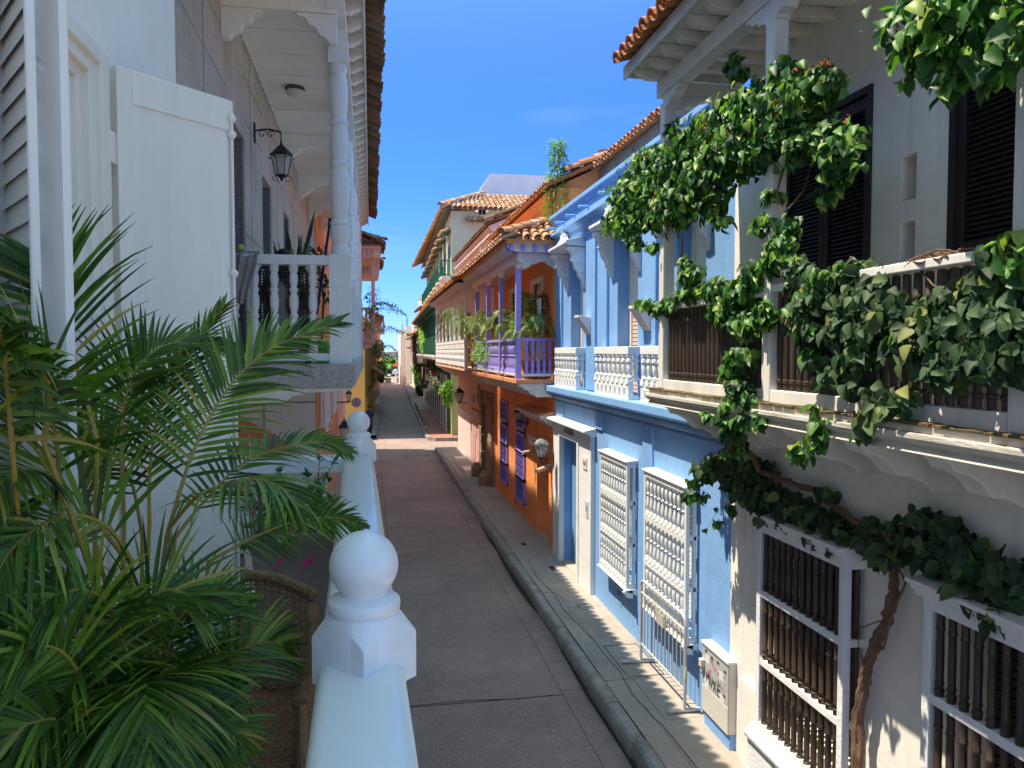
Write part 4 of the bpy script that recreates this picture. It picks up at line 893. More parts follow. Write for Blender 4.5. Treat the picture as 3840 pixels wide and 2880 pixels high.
# seated person, seen from behind: pelvis, chest, neck, head, arms, legs; five fingers on the raised hand
J = [(0, .12, .47), (0, .10, .70), (0, .11, .90), (0, .12, 1.00), (0, .14, 1.10), (0, .145, 1.18),
     (-.17, .11, .88), (-.26, .16, .66), (-.30, .24, .86), (-.31, .24, .93),
     (.17, .11, .88), (.24, .16, .66), (.20, .36, .62), (.19, .42, .62),
     (-.10, .14, .47), (-.12, .52, .50), (-.12, .55, .10), (-.12, .66, .05), (.10, .14, .47), (.12, .52, .50), (.12, .55, .10), (.12, .66, .05)]
Ed = [(0, 1), (1, 2), (2, 3), (3, 4), (4, 5), (2, 6), (6, 7), (7, 8), (8, 9), (2, 10), (10, 11), (11, 12), (12, 13), (0, 14), (14, 15), (15, 16), (16, 17), (0, 18), (18, 19), (19, 20), (20, 21)]
Ra = [(.13, .11), (.13, .10), (.13, .09), (.045, .045), (.085, .095), (.06, .07), (.055, .055), (.04, .04), (.028, .028), (.03, .02), (.055, .055), (.04, .04), (.028, .028), (.03, .02), (.08, .08), (.06, .06), (.038, .038), (.03, .03), (.08, .08), (.06, .06), (.038, .038), (.03, .03)]
for k, (dx, dz) in enumerate(((-.030, .055), (-.012, .068), (.006, .066), (.022, .052))):
    i = len(J); J += [(-.31 + dx * .8, .24, .955), (-.31 + dx, .232, .955 + dz * .6), (-.31 + dx, .21, .955 + dz * .9)]; Ed += [(9, i), (i, i + 1), (i + 1, i + 2)]; Ra += [(.010, .010), (.009, .009), (.008, .008)]
i = len(J); J += [(-.275, .235, .93), (-.262, .215, .955)]; Ed += [(9, i), (i, i + 1)]; Ra += [(.011, .011), (.009, .009)]
pp = person('person', 'person with dark hair seated in the woven chair, one hand raised, blue patterned trousers', (-.93, 8.62, 4.57), 0, J, Ra, Ed, None)
torso_cloth(pp, [(0, .12, .42, .17, .15), (0, .12, .60, .165, .135), (0, .105, .80, .18, .125), (0, .11, .90, .155, .10), (0, .12, .955, .07, .065)], M['greycloth'], 'shirt')
limb(pp, [(-.10, .14, .49), (-.12, .50, .52), (-.12, .555, .30)], [.105, .085, .06], M['patterned'], 'trousers'); limb(pp, [(.10, .14, .49), (.12, .50, .52), (.12, .555, .30)], [.105, .085, .06], M['patterned'], 'trousers')
torso_cloth(pp, [(0, .13, 1.03, .05, .05), (0, .125, 1.06, .085, .085), (0, .125, 1.13, .10, .105), (0, .135, 1.20, .085, .095), (0, .14, 1.245, .04, .05), (0, .14, 1.252, .003, .003)], M['hair'], 'hair')
b = MB(); n = 14      # rag over the rail end
vs = []
for j in range(9):
    for k in range(n):
        u = k / (n - 1); v = j / 8; fold = .02 * math.sin(u * 17 + v * 2); x = -1.36 + .24 * u * (1 - .35 * v) + .02 * math.sin(v * 5)
        vs.append((x, (8.20 + fold) if j > 1 else 8.34 - (1 - j) * .0 + .04, 5.74 - .0 * v if j < 2 else 5.74 - (v - .12) * .62 + .02 * math.sin(u * 9)))
b.faces(vs, [(j * n + k, j * n + k + 1, (j + 1) * n + k + 1, (j + 1) * n + k) for j in range(8) for k in range(n - 1)])
o = b.build('cloth', M['greycloth'], None, smooth=80); tag(o, 'grey rag hanging over the end of the white balcony rail', 'rag')
b = MB(); b.lathe(-1.30, 8.30, [(.03, 5.745), (.035, 5.76), (.025, 5.785), (.01, 5.80)], 10); o = b.build('sponge', M['yellowcloth'], None, smooth=True); tag(o, 'small yellow plastic cover lying on the balcony rail next to the grey rag', 'cover')
# ================================================================ orange house on the left (set beyond the stone house)
XO = -1.24
ol = thing('orange_side_house', 'soft orange house with a plain white side wall and white baluster window bays', 'house', (XO, 19, 0))
b = MB(); b.box(-7, XO - .02, 18.52, 18.8, 0, 8.0); b.mark(); b.box(-7, -3.55, 5.0, 5.25, 0, 3.2); b.build('side_wall', M['white'], ol)
b = MB(); b.box(-7, XO - .03, 18.49, 18.52, 3.50, 3.53); b.box(-2.45, -2.43, 18.50, 18.52, 0, 3.5); b.build('side_moulding', M['greycloth'], ol)
b = MB(); b.box(-7, XO, 18.80, 28.4, 0, 9.5); b.box(XO - .02, XO, 18.5, 18.80, 0, 9.5); b.box(-7, XO - .15, 18.6, 28.4, 9.5, 11.9); b.build('wall', M['orangel'], ol)  # the set-back top box is unseen, added to cast shade across the street
b = MB(); b.box(-3, -1.0, 18.4, 28.0, 12.1, 12.25); b.build('roof', M['mortar'], ol)
random.seed(4); b = MB(); b.tiles((-.88, 16.6, 12.3), (0, 1, 0), (-.92, 0, .39), 54, 3); b.build('roof_tiles', M['tileold'], ol)  # unseen high eave, added to throw a jagged shadow on the wall opposite
for (ya, yb) in ((19.2, 21.3), (23.2, 25.2), (26.6, 28.1)):
    b = MB(); b.box(XO, XO + .16, ya, yb, 2.82, 2.90); b.box(XO, XO + .16, ya, yb, 4.0, 4.1); b.box(XO + .10, XO + .16, ya, ya + .05, 2.9, 4.0); b.box(XO + .10, XO + .16, yb - .05, yb, 2.9, 4.0)
    k = ya + .16
    while k < yb - .1: b.lathe(XO + .13, k, vase_prof(.05, 2.9, 4.0, 0), 8); k += .17
    b.lathe(XO + .05, ya + .03, vase_prof(.045, 2.9, 4.0, 0), 8)
    b.build('window_bay', M['whitepaint'], ol, smooth=35)
b = MB()
for (ya, yb) in ((19.6, 20.8), (22.2, 23.0), (24.4, 25.6)): b.mark(); b.box(XO, XO + .02, ya - .12, ya, .2, 2.4); b.box(XO, XO + .02, yb, yb + .12, .2, 2.4); b.box(XO, XO + .02, ya - .12, yb + .12, 2.4, 2.52)
b.build('door_frame', M['whitepaint'], ol)
b = MB()
for (ya, yb) in ((19.6, 20.8), (22.2, 23.0), (24.4, 25.6)): b.mark(); b.box(XO, XO + .01, ya, yb, .2, 2.4)
b.build('door', M['orangetrim'], ol)
make_lantern('wall_lantern', 'black square lantern with clear glass just beyond the far ball finial', (XO, 20.6, 2.75), (-.70, 20.6, 2.35), .62, .36, 'square', 'low')
make_lantern('wall_lantern', 'small black lantern hanging above the round pink sign', (XO, 26, 3.2), (-.73, 26, 3.06), .42, .26, 'square', 'low')
def text_mesh(txt, size, origin, u, v, name, matl, parent, depth=.004, bold=0):
    cu = bpy.data.curves.new('lettering', 'FONT'); cu.body = txt; cu.size = size; cu.extrude = depth / size * size; cu.align_x = 'CENTER'; cu.align_y = 'CENTER'; cu.offset = bold
    o = bpy.data.objects.new('lettering', cu); COL.objects.link(o); dg = bpy.context.evaluated_depsgraph_get(); m2 = bpy.data.meshes.new_from_object(o.evaluated_get(dg)); bpy.data.objects.remove(o); 
    u = Vector(u).normalized(); v = Vector(v).normalized(); nn = u.cross(v); org = Vector(origin)
    b = MB(); b.faces([org + u * p.co.x + v * p.co.y + nn * p.co.z for p in m2.vertices], [tuple(f.vertices) for f in m2.polygons]); return b.build(name, matl, parent)
sg = thing('hanging_sign', 'round pink hanging sign with a dark ringed letter A on a black arm', 'sign', (XO, 26.3, 3.0))
b = MB(); b.tube([(-.49, 26.28, 2.99), (-.49, 26.33, 2.99)], .17, 32); b.build('sign_board', M['signpink'], sg, smooth=40)
b = MB(); b.tube([(-.49 + .115 * math.cos(k * math.pi / 16), 26.275, 2.99 + .115 * math.sin(k * math.pi / 16)) for k in range(33)], .010, 5)
b.build('ring', M['signdark'], sg); text_mesh('Á', .19, (-.49, 26.272, 2.985), (1, 0, 0), (0, 0, 1), 'lettering', M['signdark'], sg, bold=.002)
b = MB(); b.tube([(XO, 26.3, 3.02), (-.64, 26.3, 3.02)], .014, 6); b.build('bracket', M['iron'], sg)
# awning over the side yard
aw = thing('awning', 'sloping rust orange canvas awning with orange metal frame under the stone house', 'awning', (-3.3, 15, 3.0))
b = MB(); b.poly([(-3.3, 12.5, 3.62), (-3.3, 17.4, 3.62), (-1.65, 17.4, 2.62), (-1.65, 12.5, 2.62)]); b.poly([(-3.3, 12.5, 3.60), (-1.65, 12.5, 2.60), (-1.65, 17.4, 2.60), (-3.3, 17.4, 3.60)]); b.build('canvas', M['canvas'], aw)
b = MB()
for y in (12.5, 15.0, 17.38): b.beam((-3.3, y, 3.57), (-1.65, y, 2.57), .05, .05)
for x, z in ((-3.3, 3.57), (-1.66, 2.57)): b.beam((x, 12.5, z), (x, 17.4, z), .05, .05)
for y in (12.5, 17.2): b.beam((-3.3, y, 1.4), (-1.9, y, 2.66), .05, .12)
b.build('awning_frame', M['orangemetal'], aw)
# ================================================================ pink balcony house, left
pk = thing('pink_house', 'pink house with peach timber balcony and dark tiled upturned eaves', 'house', (-1.2, 28, 0))
b = MB(); b.box(-7, -1.2, 28.4, 37.8, 0, 8.6); b.build('wall', M['pink'], pk)
b = MB(); b.box(-1.2, .155, 27.0, 31.5, 4.98, 5.34); b.prism([(-1.2, 4.75), (-.35, 4.78), (.0, 4.86), (.13, 4.98), (-1.2, 4.98)], 'y', 27.05, 31.4); b.build('balcony_base', M['pink'], pk, bev=.02)
b = MB()
for (x, y) in ((.10, 27.05), (.10, 29.2), (.10, 31.4), (-.55, 27.05)): b.mark(); b.box(x - .06, x + .06, y - .06, y + .06, 5.34, 7.85)
b.build('post', M['pink'], pk, bev=.01)
b = MB(); b.box(-1.2, .04, 27.0, 27.10, 6.12, 6.22); b.box(-1.2, .04, 27.0, 27.1, 5.36, 5.44); b.mark(); b.box(.05, .15, 27.1, 31.4, 6.12, 6.22); b.box(.05, .15, 27.1, 31.4, 5.36, 5.44); b.build('balcony_rail', M['pink'], pk)
bb = MB(); bb.lathe(0, 0, vase_prof(.05, 0, .68, 1), 8)
copies(bb, 'baluster', M['pink'], pk, [(-1.1 + .16 * k, 27.05, 5.44) for k in range(8)] + [(.10, 27.3 + .22 * k, 5.44) for k in range(18)])
for (ya, yb, zt) in ((26.6, 29.6, 8.35), (30.4, 33.5, 8.15)):
    b = MB(); b.box(-1.2, .30, ya + .2, yb, zt - .46, zt - .40); b.box(-1.2, .36, ya + .1, yb, zt - .16, zt - .06); b.box(.18, .28, ya + .2, yb, zt - .40, zt - .16); b.box(-1.2, .18, ya + .2, ya + .3, zt - .40, zt - .16)
    for k in range(9): b.box(-1.15 + k * .155, -1.11 + k * .155, ya + .12, ya + .2, zt - .40, zt - .16)
    for k in range(int((yb - ya) / .18)): b.box(.28, .345, ya + .2 + k * .18, ya + .25 + k * .18, zt - .40, zt - .16)
    b.build('eave_soffit', M['peach'], pk)
    random.seed(8); b = MB(); b.tiles((.46, ya, zt), (0, 1, 0), (-.9, 0, .42), int((yb - ya) / .21), 5); b.tiles((-1.3, ya - .05, zt), (1, 0, 0), (0, .9, .42), 8, 4, rows=lambda i: max(1, 4 - max(0, i - 3))); b.ridge((.50, ya - .08, zt + .10), (-.5, ya + .95, zt + .5), 4); b.build('roof_tiles', M['tileold'], pk)
    b = MB(); b.prism([(.4, zt - .05), (-1.3, zt + .72), (-1.3, zt - .05)], 'y', ya + .15, yb); b.build('roof', M['mortar'], pk)
b = MB(); b.box(-1.205, -1.19, 29.0, 30.2, 5.4, 7.2); b.box(-1.19, -1.16, 28.45, 28.9, 5.4, 7.2); b.build('balcony_door', M['peach'], pk)
# creeper on the pink balcony with magenta flowers and long whips
cr = thing('flowering_creeper', 'thin creeper with magenta flowers on the pink balcony rail, sprays trailing over the street', 'creeper', (-.3, 26.95, 5.3))
b = MB(); s_ = MB(); fl = MB(); random.seed(12)
for k in range(34):
    p = Vector((random.uniform(-1.0, .15), 26.92, random.uniform(5.3, 6.5))); d = Vector((random.uniform(-1, 1), random.uniform(-.4, 0), random.uniform(-.8, .8)))
    for j in range(12): b.leaf(p + d * .03 * j + Vector((random.gauss(0, .04), random.gauss(0, .03), random.gauss(0, .04))), (random.uniform(-1, 1), -.5, random.uniform(-1, .6)), (0, -1, .6), .07, .045)
for y, z, L in ((27.5, 6.3, .9), (29, 6.2, 1.2), (30.5, 5.6, 1.1), (31.5, 5.5, 1.5), (31.5, 6.6, .8), (31.8, 4.9, .9), (31.6, 4.5, .8)):
    S = [Vector((.12 + L * t, y - .1, z + .12 * math.sin(2.6 * t) - .22 * t * t)) for t in [q / 10 for q in range(11)]]; s_.tube(S, .008, 4)
    for t in S[1:]:
        for j in range(6): b.leaf(t + Vector((random.gauss(0, .03), random.gauss(0, .05), random.gauss(0, .05))), (random.uniform(-.4, 1), random.uniform(-1, 1), random.uniform(-1, .5)), (0, -.5, 1), .085, .05)
for c in ((.2, 31.3, 5.0), (.25, 31.4, 4.75), (.1, 31.3, 6.9), (.2, 31.5, 6.4)):
    for j in range(90): b.leaf(Vector(c) + Vector((random.gauss(0, .13), random.gauss(0, .3), random.gauss(0, .16))), (random.uniform(-1, 1), random.uniform(-1, 1), random.uniform(-1, .5)), (0, -.5, 1), .09, .055)
for p in ((-.3, 26.9, 6.0), (-.25, 26.9, 5.6), (-.42, 26.9, 5.85), (-.2, 26.9, 5.5)):
    for j in range(14): fl.leaf(Vector(p) + Vector((random.gauss(0, .04), 0, random.gauss(0, .05))), (random.uniform(-1, 1), -.5, random.uniform(-1, 1)), (0, -1, 0), .05, .04)
b.build('foliage', M['vinegreen'], cr); s_.build('stem', M['bark'], cr); fl.build('flower', M['flower'], cr)
b = MB(); b.box(-4.5, -1.5, 28.4, 37.6, 8.6, 12.7); b.build('added_shade_block', M['pink'], pk)  # unseen block added to keep sun off the opposite pavement
pc = thing('hanging_pot', 'clay pot with a leafy plant hanging below the pink balcony corner', 'plant', (.25, 31.6, 4.5)); b = MB(); b.lathe(.28, 31.6, [(.08, 4.42), (.15, 4.55), (.16, 4.58)], 12); b.build('pot', M['clay'], pc)
b = MB()
for j in range(140): b.leaf(Vector((.26, 31.6, 4.75)) + Vector((random.gauss(0, .12), random.gauss(0, .14), random.gauss(0, .12))), (random.uniform(-1, 1), random.uniform(-1, 1), random.uniform(-.6, 1)), (0, -.5, 1), .09, .05)
b.build('foliage', M['vinedark'], pc)
# ================================================================ sky-blue house (right)
W = 4.03
bh = thing('blue_house', 'sky-blue colonial house with white portal, white baluster window cages and small white upper balconies', 'house', (W, 12, 0))
b = MB()
lowh = [(14.42, 15.80, .22, 2.92), (11.40, 12.52, 1.1, 2.9), (9.14, 10.36, 1.1, 2.9)]
b.wall_y(W, W + .35, 8.05, 16.48, .1, 3.80, lowh)
uph = [(14.37, 15.28, 4.0, 6.62), (11.28, 12.26, 4.0, 6.55), (8.85, 9.75, 4.0, 6.55)]
b.wall_y(W, W + .35, 8.05, 16.48, 3.80, 7.0, uph)
b.box(W + .02, W + .30, 8.05, 16.48, 7.0, 7.5); b.box(W + 1.2, 12, 8.05, 16.48, 0, 6.9)
b.build('wall', M['blue'], bh)
b = MB()
for (ya, yb) in ((15.92, 16.42), (13.42, 14.02), (10.42, 10.98), (12.72, 13.28)): 
    b.mark(); b.box(W - .05, W, ya, yb, 3.98, 6.86)
for (ya, yb) in ((15.78, 16.47), (13.02, 13.46), (10.55, 10.95)):
    b.mark(); b.box(W - .035, W, ya, yb, 3.30 if ya > 12.9 else .2, 3.66)
b.box(W - .03, W, 8.07, 13.0, .2, .62) if 0 else None
b.build('pilaster', M['blue'], bh, bev=.012)
b = MB()
pr = [(W, 6.84), (W - .06, 6.84), (W - .06, 6.93), (W - .10, 6.97), (W - .10, 7.06), (W - .15, 7.11), (W - .22, 7.14), (W - .22, 7.19), (W - .08, 7.22), (W - .08, 7.49), (W - .11, 7.50), (W - .13, 7.54), (W - .17, 7.55), (W - .17, 7.63), (W + .3, 7.62), (W + .3, 6.84)]
b.prism(pr, 'y', 8.06, 16.6); b.build('cornice', M['blue'], bh, bev=.008)
b = MB()
for y in (16.35, 15.55, 14.7, 13.75, 12.5, 11.2, 10.0): b.mark(); b.tube([(W + .05, y, 7.36), (W - .27, y, 7.35)], .030, 10)
b.build('drain_spout', M['blue'], bh, smooth=True)
b = MB(); b.prism([(W, 3.80), (W - .21, 3.80), (W - .25, 3.84), (W - .25, 3.955), (W, 3.965)], 'y', 8.06, 16.55); b.build('balcony_ledge', M['blue'], bh, bev=.01)
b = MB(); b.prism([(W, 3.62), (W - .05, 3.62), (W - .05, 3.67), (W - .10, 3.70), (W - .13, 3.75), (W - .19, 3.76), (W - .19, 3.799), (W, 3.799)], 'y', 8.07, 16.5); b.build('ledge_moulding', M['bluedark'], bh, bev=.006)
# portal
b = MB(); X = W - .09
b.box(X, W, 15.80, 16.47, .1, 3.15); b.box(X, W, 13.50, 14.42, .1, 3.15); b.box(X, W, 14.42, 15.80, 2.92, 3.15)
b.box(X - .025, X, 15.80, 15.92, .22, 3.02); b.box(X - .025, X, 14.30, 14.42, .22, 3.02); b.box(X - .025, X, 14.42, 15.80, 2.92, 3.02)
b.build('portal', M['chalk'], bh, bev=.01)
b = MB(); b.prism([(W, 3.15), (X - .03, 3.15), (X - .06, 3.19), (X - .13, 3.215), (X - .15, 3.22), (X - .15, 3.255), (W, 3.30)], 'y', 13.42, 16.50); b.build('portal_hood', M['chalk'], bh, bev=.005)
b = MB(); b.box(W + .16, W + .20, 14.40, 15.82, .24, 2.95); dr = b.build('door', M['bluedoor'], bh)
b = MB(); b.box(W + .13, W + .16, 14.47, 14.57, 2.02, 2.2); b.build('door_lock', M['iron'], dr)
b = MB(); b.box(W - .05, W + .16, 14.42, 15.8, .18, .245); b.build('threshold', M['marble'], bh)
text_mesh('ASTURIAS', .17, (X - .002, 15.08, 3.075), (0, -1, 0), (0, 0, 1), 'lettering', M['greyink'], bh)
b = MB(); b.box(X - .018, X, 13.72, 13.98, 2.50, 2.72); o = b.build('number_plate', M['pinkwhite'], bh); text_mesh('3-25', .11, (X - .020, 13.85, 2.61), (0, -1, 0), (0, 0, 1), 'number', M['greyink'], o)
b = MB(); b.box(X - .012, X, 13.62, 13.80, 1.62, 1.93); o = b.build('notice', M['pinkwhite'], bh)
b = MB(); b.box(X - .014, X - .012, 13.64, 13.70, 1.64, 1.84); b.box(X - .014, X - .012, 13.71, 13.78, 1.72, 1.90); b.build('notice_print', M['bluedoor'], o)
# window cages
def cage(y0, y1, zb, zt):
    xf = W - .17; b = MB(); t = .06; h = (zt - zb) / 3
    for y in (y0, y1 - t): b.box(xf, xf + .05, y, y + t, zb, zt)
    for k in range(4): b.box(xf, xf + .05, y0 + t, y1 - t, zb + k * h - (.0 if k == 0 else .04), zb + k * h + (.08 if k == 0 else .04)) if k < 3 else b.box(xf, xf + .05, y0 + t, y1 - t, zt - .07, zt)
    for yy in (y0, y1 - .05):
        for k in range(4): z = min(zt - .07, zb + k * h); b.box(xf + .05, W, yy, yy + .05, z, z + .06)
        b.box(xf + .10, xf + .14, yy, yy + .05, zb + .06, zt - .07)
    b.prism([(xf - .02, zt + .0), (W, zt + .0), (W, zt + .05), (xf - .02, zt + .035), (xf - .03, zt + .02)], 'y', y0 - .03, y1 + .03)
    b.prism([(xf - .03, zb - .02), (W, zb - .10), (W, zb), (xf - .03, zb)], 'y', y0 - .03, y1 + .03); b.prism([(xf - .06, zb - .03), (xf, zb - .12), (xf + .1, zb - .14), (xf + .1, zb)], 'y', y0 - .03, y0 + .03)
    o = b.build('window_cage', M['whitepaint'], bh, bev=.005)
    nb = 10; pm = MB(); hh = h - .09; pm.lathe(0, 0, vase_prof(.036, 0, hh, 1), 10); base = BASE[o.name]
    sp = []
    for r in range(3):
        for k in range(nb): sp.append((xf + .025, y0 + t + (y1 - y0 - 2 * t) * (k + .5) / nb, zb + r * h + (.08 if r == 0 else .045)))
    copies(pm, 'spindle', M['whitepaint'], o, sp, smooth=50)
    b = MB(); b.box(W + .22, W + .25, y0 + .1, y1 - .1, zb + .05, zt - .05)
    for k in range(26): b.beam((W + .21, y0 + .14, zb + .1 + k * .065), (W + .21, y1 - .14, zb + .1 + k * .065), .03, .05)
    b.build('window_shutter', M['whitepaint'], bh)
cage(11.24, 12.68, 1.02, 2.98); cage(8.98, 10.50, 1.02, 2.98)
# small balconies
def small_balcony(y0, y1):
    xf = W - .19; b = MB(); z = 3.956
    n = int((y1 - y0) / .225)
    b.box(xf, xf + .085, y0, y1, z, z + .06); b.box(xf, xf + .085, y0, y1, z + .17, z + .24)
    for k in range(n + 1): yy = y0 + (y1 - y0 - .16) * k / n; b.box(xf, xf + .085, yy, yy + .16, z + .06, z + .17)
    b.box(xf - .01, xf + .10, y0, y1, z + .70, z + .82)
    for yy in (y0, y1 - .09): b.box(xf + .085, W, yy, yy + .09, z + .70, z + .82); b.box(xf + .085, W, yy, yy + .09, z, z + .06)
    for k in range(n + 1): yy = y0 + .0 + (y1 - y0 - .13) * k / n; b.box(xf - .012, xf + .08, yy, yy + .13, z + .24, z + .30)
    o = b.build('balcony', M['chalk'], bh, bev=.008)
    pm = MB(); pm.box(-.05, .05, -.055, .055, 0, .04); pm.lathe(0, 0, [(.045, .04), (.055, .06), (.03, .09), (.036, .13), (.05, .22), (.034, .265), (.058, .285), (.055, .32), (.030, .345), (.05, .37), (.05, .40)], 8)
    copies(pm, 'baluster', M['chalk'], o, [(xf + .042, y0 + .065 + (y1 - y0 - .13) * k / n, z + .30) for k in range(n + 1)] + [(xf + .14, y0 + .05, z + .30)], smooth=30)
for ya, yb in ((14.18, 15.92), (11.15, 12.95), (8.80, 10.62)): small_balcony(ya, yb)
# upper windows with hoods
random.seed(6)
for (ya, yb, zt) in ((14.37, 15.28, 6.62), (11.28, 12.26, 6.55), (8.85, 9.75, 6.55)):
    b = MB(); x = W + .20
    b.box(x, x + .05, ya, ya + .09, 4, zt); b.box(x, x + .05, yb - .09, yb, 4, zt); b.box(x, x + .05, ya + .09, yb - .09, zt - .08, zt); b.box(x, x + .05, ya + .09, yb - .09, 5.48, 5.58); ym = (ya + yb) / 2; b.box(x, x + .05, ym - .03, ym + .03, 4, 5.48); b.box(x, x + .05, ym - .03, ym + .03, 5.58, zt - .08)
    b.box(x + .03, x + .06, ya + .05, yb - .05, 5.5, zt - .05)
    o = b.build('window_shutter', M['shutterpaint'], bh, bev=.005)
    b = MB(); b.box(x + .06, x + .08, ya, yb, 4, 5.5)
    for k in range(22): b.beam((x + .045, ya + .1, 4.05 + k * .065), (x + .045, yb - .1, 4.05 + k * .065), .03, .05)
    b.build('louvres', M['peach'], o)
    ya2, yb2 = ya - .17, yb + .36; xo = W - .40
    b = MB(); b.prism([(W, 6.70), (xo + .04, 6.72), (xo, 6.755), (xo, 6.80), (xo + .05, 6.82), (W, 6.90)], 'y', ya2, yb2); hd = b.build('window_hood', M['chalk'], bh, bev=.008)
    b = MB()
    for y in (ya2 + .04, yb2 - .16): 
        b.mark(); b.prism([(W, 6.69), (xo + .06, 6.69), (xo + .05, 6.64), (xo + .10, 6.60), (xo + .14, 6.52), (xo + .13, 6.44), (xo + .18, 6.38), (xo + .20, 6.28), (xo + .26, 6.22), (xo + .27, 6.14), (xo + .33, 6.08), (xo + .35, 5.98), (W, 5.92)], 'y', y, y + .12)
        for (cz, cx, r) in ((6.58, xo + .18, .075), (6.38, xo + .26, .05), (6.2, xo + .32, .035)):
            for yy in (y - .006, y + .126): b.tube([(cx + r * (1 - q / 15) * math.cos(q * .7), yy, cz + r * (1 - q / 15) * math.sin(q * .7)) for q in range(13)], .010, 5)
    b.build('scroll_bracket', M['chalk'], hd, bev=.006)
    b = MB(); yc = (ya2 + yb2) / 2 + .32; 
    for (dy, h_, w_) in ((0, .34, .09), (-.12, .25, .08), (.12, .25, .08), (-.22, .15, .07), (.22, .15, .07)):
        b.lathe(W - .16, yc + dy, [(w_ * .7, 6.84), (w_, 6.84 + h_ * .35), (w_ * .55, 6.84 + h_ * .7), (w_ * .75, 6.84 + h_ * .8), (.005, 6.84 + h_)], 8)
    for q in range(6): b.lathe(W - .16 - .04 * (q % 2), yc - .28 + .11 * q, [(.03, 6.86), (.045, 6.90), (.01, 6.95)], 6)
    b.build('crest', M['chalk'], hd, smooth=60)
for y in (13.68, 10.60):
    b = MB(); b.prism([(W, 5.32), (W - .28, 5.37), (W - .28, 5.33), (W - .03, 4.98), (W, 4.98)], 'y', y, y + .30); b.box(W - .03, W, y + .12, y + .17, 4.86, 4.98); b.build('triangular_bracket', M['pinkwhite'], bh, bev=.005)
# meter door and small louvre low on the wall
b = MB(); b.box(W - .008, W, 11.95, 12.22, .50, .88); o = b.build('meter_door', M['blue'], bh); b = MB()
for k in range(4): b.box(W - .011, W - .008, 12.0 + k * .045, 12.02 + k * .045, .66, .74)
b.build('meter_slots', M['greyink'], o)
# rear parapet wall of the blue house under a row of tiles
b = MB(); b.box(5.0, 5.3, 11.5, 18.2, 7.0, 8.72); b.box(W + .3, 5.0, 8.06, 16.4, 7.0, 7.3); b.prism([(10.6, 7.0), (11.5, 7.0), (11.5, 8.72), (11.1, 8.4)], 'x', 5.0, 5.3); b.build('parapet_wall', M['mortar'], bh)
random.seed(14); b = MB(); b.tiles((4.86, 11.4, 8.72), (0, 1, 0), (.93, 0, .36), 33, 2); b.ridge((5.35, 11.4, 8.92), (5.35, 18.2, 8.96), 20, .09); b.build('roof_tiles', M['tile'], bh)
# white corner pier between the houses
b = MB(); b.box(W - .03, W + .32, 7.72, 8.048, .1, 7.4); pier = b.build('corner_pier', M['whitewarm'], bh, bev=.01)
make_lantern('wall_lantern', 'large grey-capped scrolled lantern mounted beside the white portal of the blue house', (W - .09, 16.35, 2.36), (3.60, 16.15, 2.42), .46, .31, 'portal', 'under')
# ================================================================ utility cabinet
cb = thing('utility_cabinet', 'pale grey street cabinet with black and pink graffiti on a blue plinth', 'utility cabinet', (3.8, 8.1, .2))
y0, y1, xf = 8.02, 8.72, 3.86
x0c = 3.90; y0, y1 = 7.87, 8.56; DZ = -.345; DY = -.155; ZZ = lambda z: .745 + (z - .97) * .86
b = MB(); b.box(x0c + .012, W - .005, y0, y1, .40, 1.20); b.build('cabinet_body', M['cabwhite'], cb, bev=.006)
b = MB(); b.box(x0c, x0c + .012, y0 + .004, y1 - .004, .715, 1.19); dr = b.build('door', M['cabinet'], cb, bev=.003)
b = MB(); b.box(x0c - .002, x0c + .012, y0 + .004, y1 - .004, .40, .708); b.build('lower_panel', M['cabwhite'], cb, bev=.003)
b = MB(); b.box(x0c - .015, W - .004, y0 - .012, y1 + .012, 1.201, 1.232); b.build('cabinet_top', mat('flaking_paint_top', (.68, .67, .63), .7, .1, 4, .2, 30, dirt=.9, dirtcol=(.28, .28, .29)), cb, bev=.004)
b = MB(); b.box(x0c + .03, W - .004, y0 + .01, y1 - .005, .2, .40); b.build('plinth', M['blue'], cb, bev=.01)
b = MB(); b.box(x0c - .05, x0c, y1 - .085, y1 - .01, .93, 1.02); b.box(x0c - .035, x0c, y1 - .06, y1 - .02, .86, .93); b.build('padlock_box', M['cabwhite'], dr, bev=.004)
b = MB(); q = x0c - .0022
for (yy, zz) in ((8.60, 1.43), (8.44, 1.40), (8.10, 1.37), (8.56, 1.10), (8.40, 1.08), (8.25, 1.05), (8.12, 1.04), (8.28, 1.41)): yy += DY; zz = ZZ(zz); b.box(q, x0c, yy - .03, yy + .03, zz - .018, zz + .018)
b.build('vent_plate', M['greyink'], dr)
b = MB()
for (yy, zz) in ((8.56, 1.33), (8.20, 1.27), (8.58, .99), (8.18, .97)):
    yy += DY; zz = ZZ(zz)
    for k in range(5): b.box(q, x0c, yy - .055, yy + .055, zz - .045 + k * .02, zz - .036 + k * .02)
b.build('vent_slots', M['whitepaint'], dr)
def strokes(paths, wid, name, matl, par, x):
    b = MB()
    for P in paths: b.tube([(x, a + DY, ZZ(c)) for a, c in P], wid, 5)
    for v in range(len(b.v)): b.v[v] = (x + (b.v[v][0] - x) * .25, b.v[v][1], b.v[v][2])
    return b.build(name, matl, par)
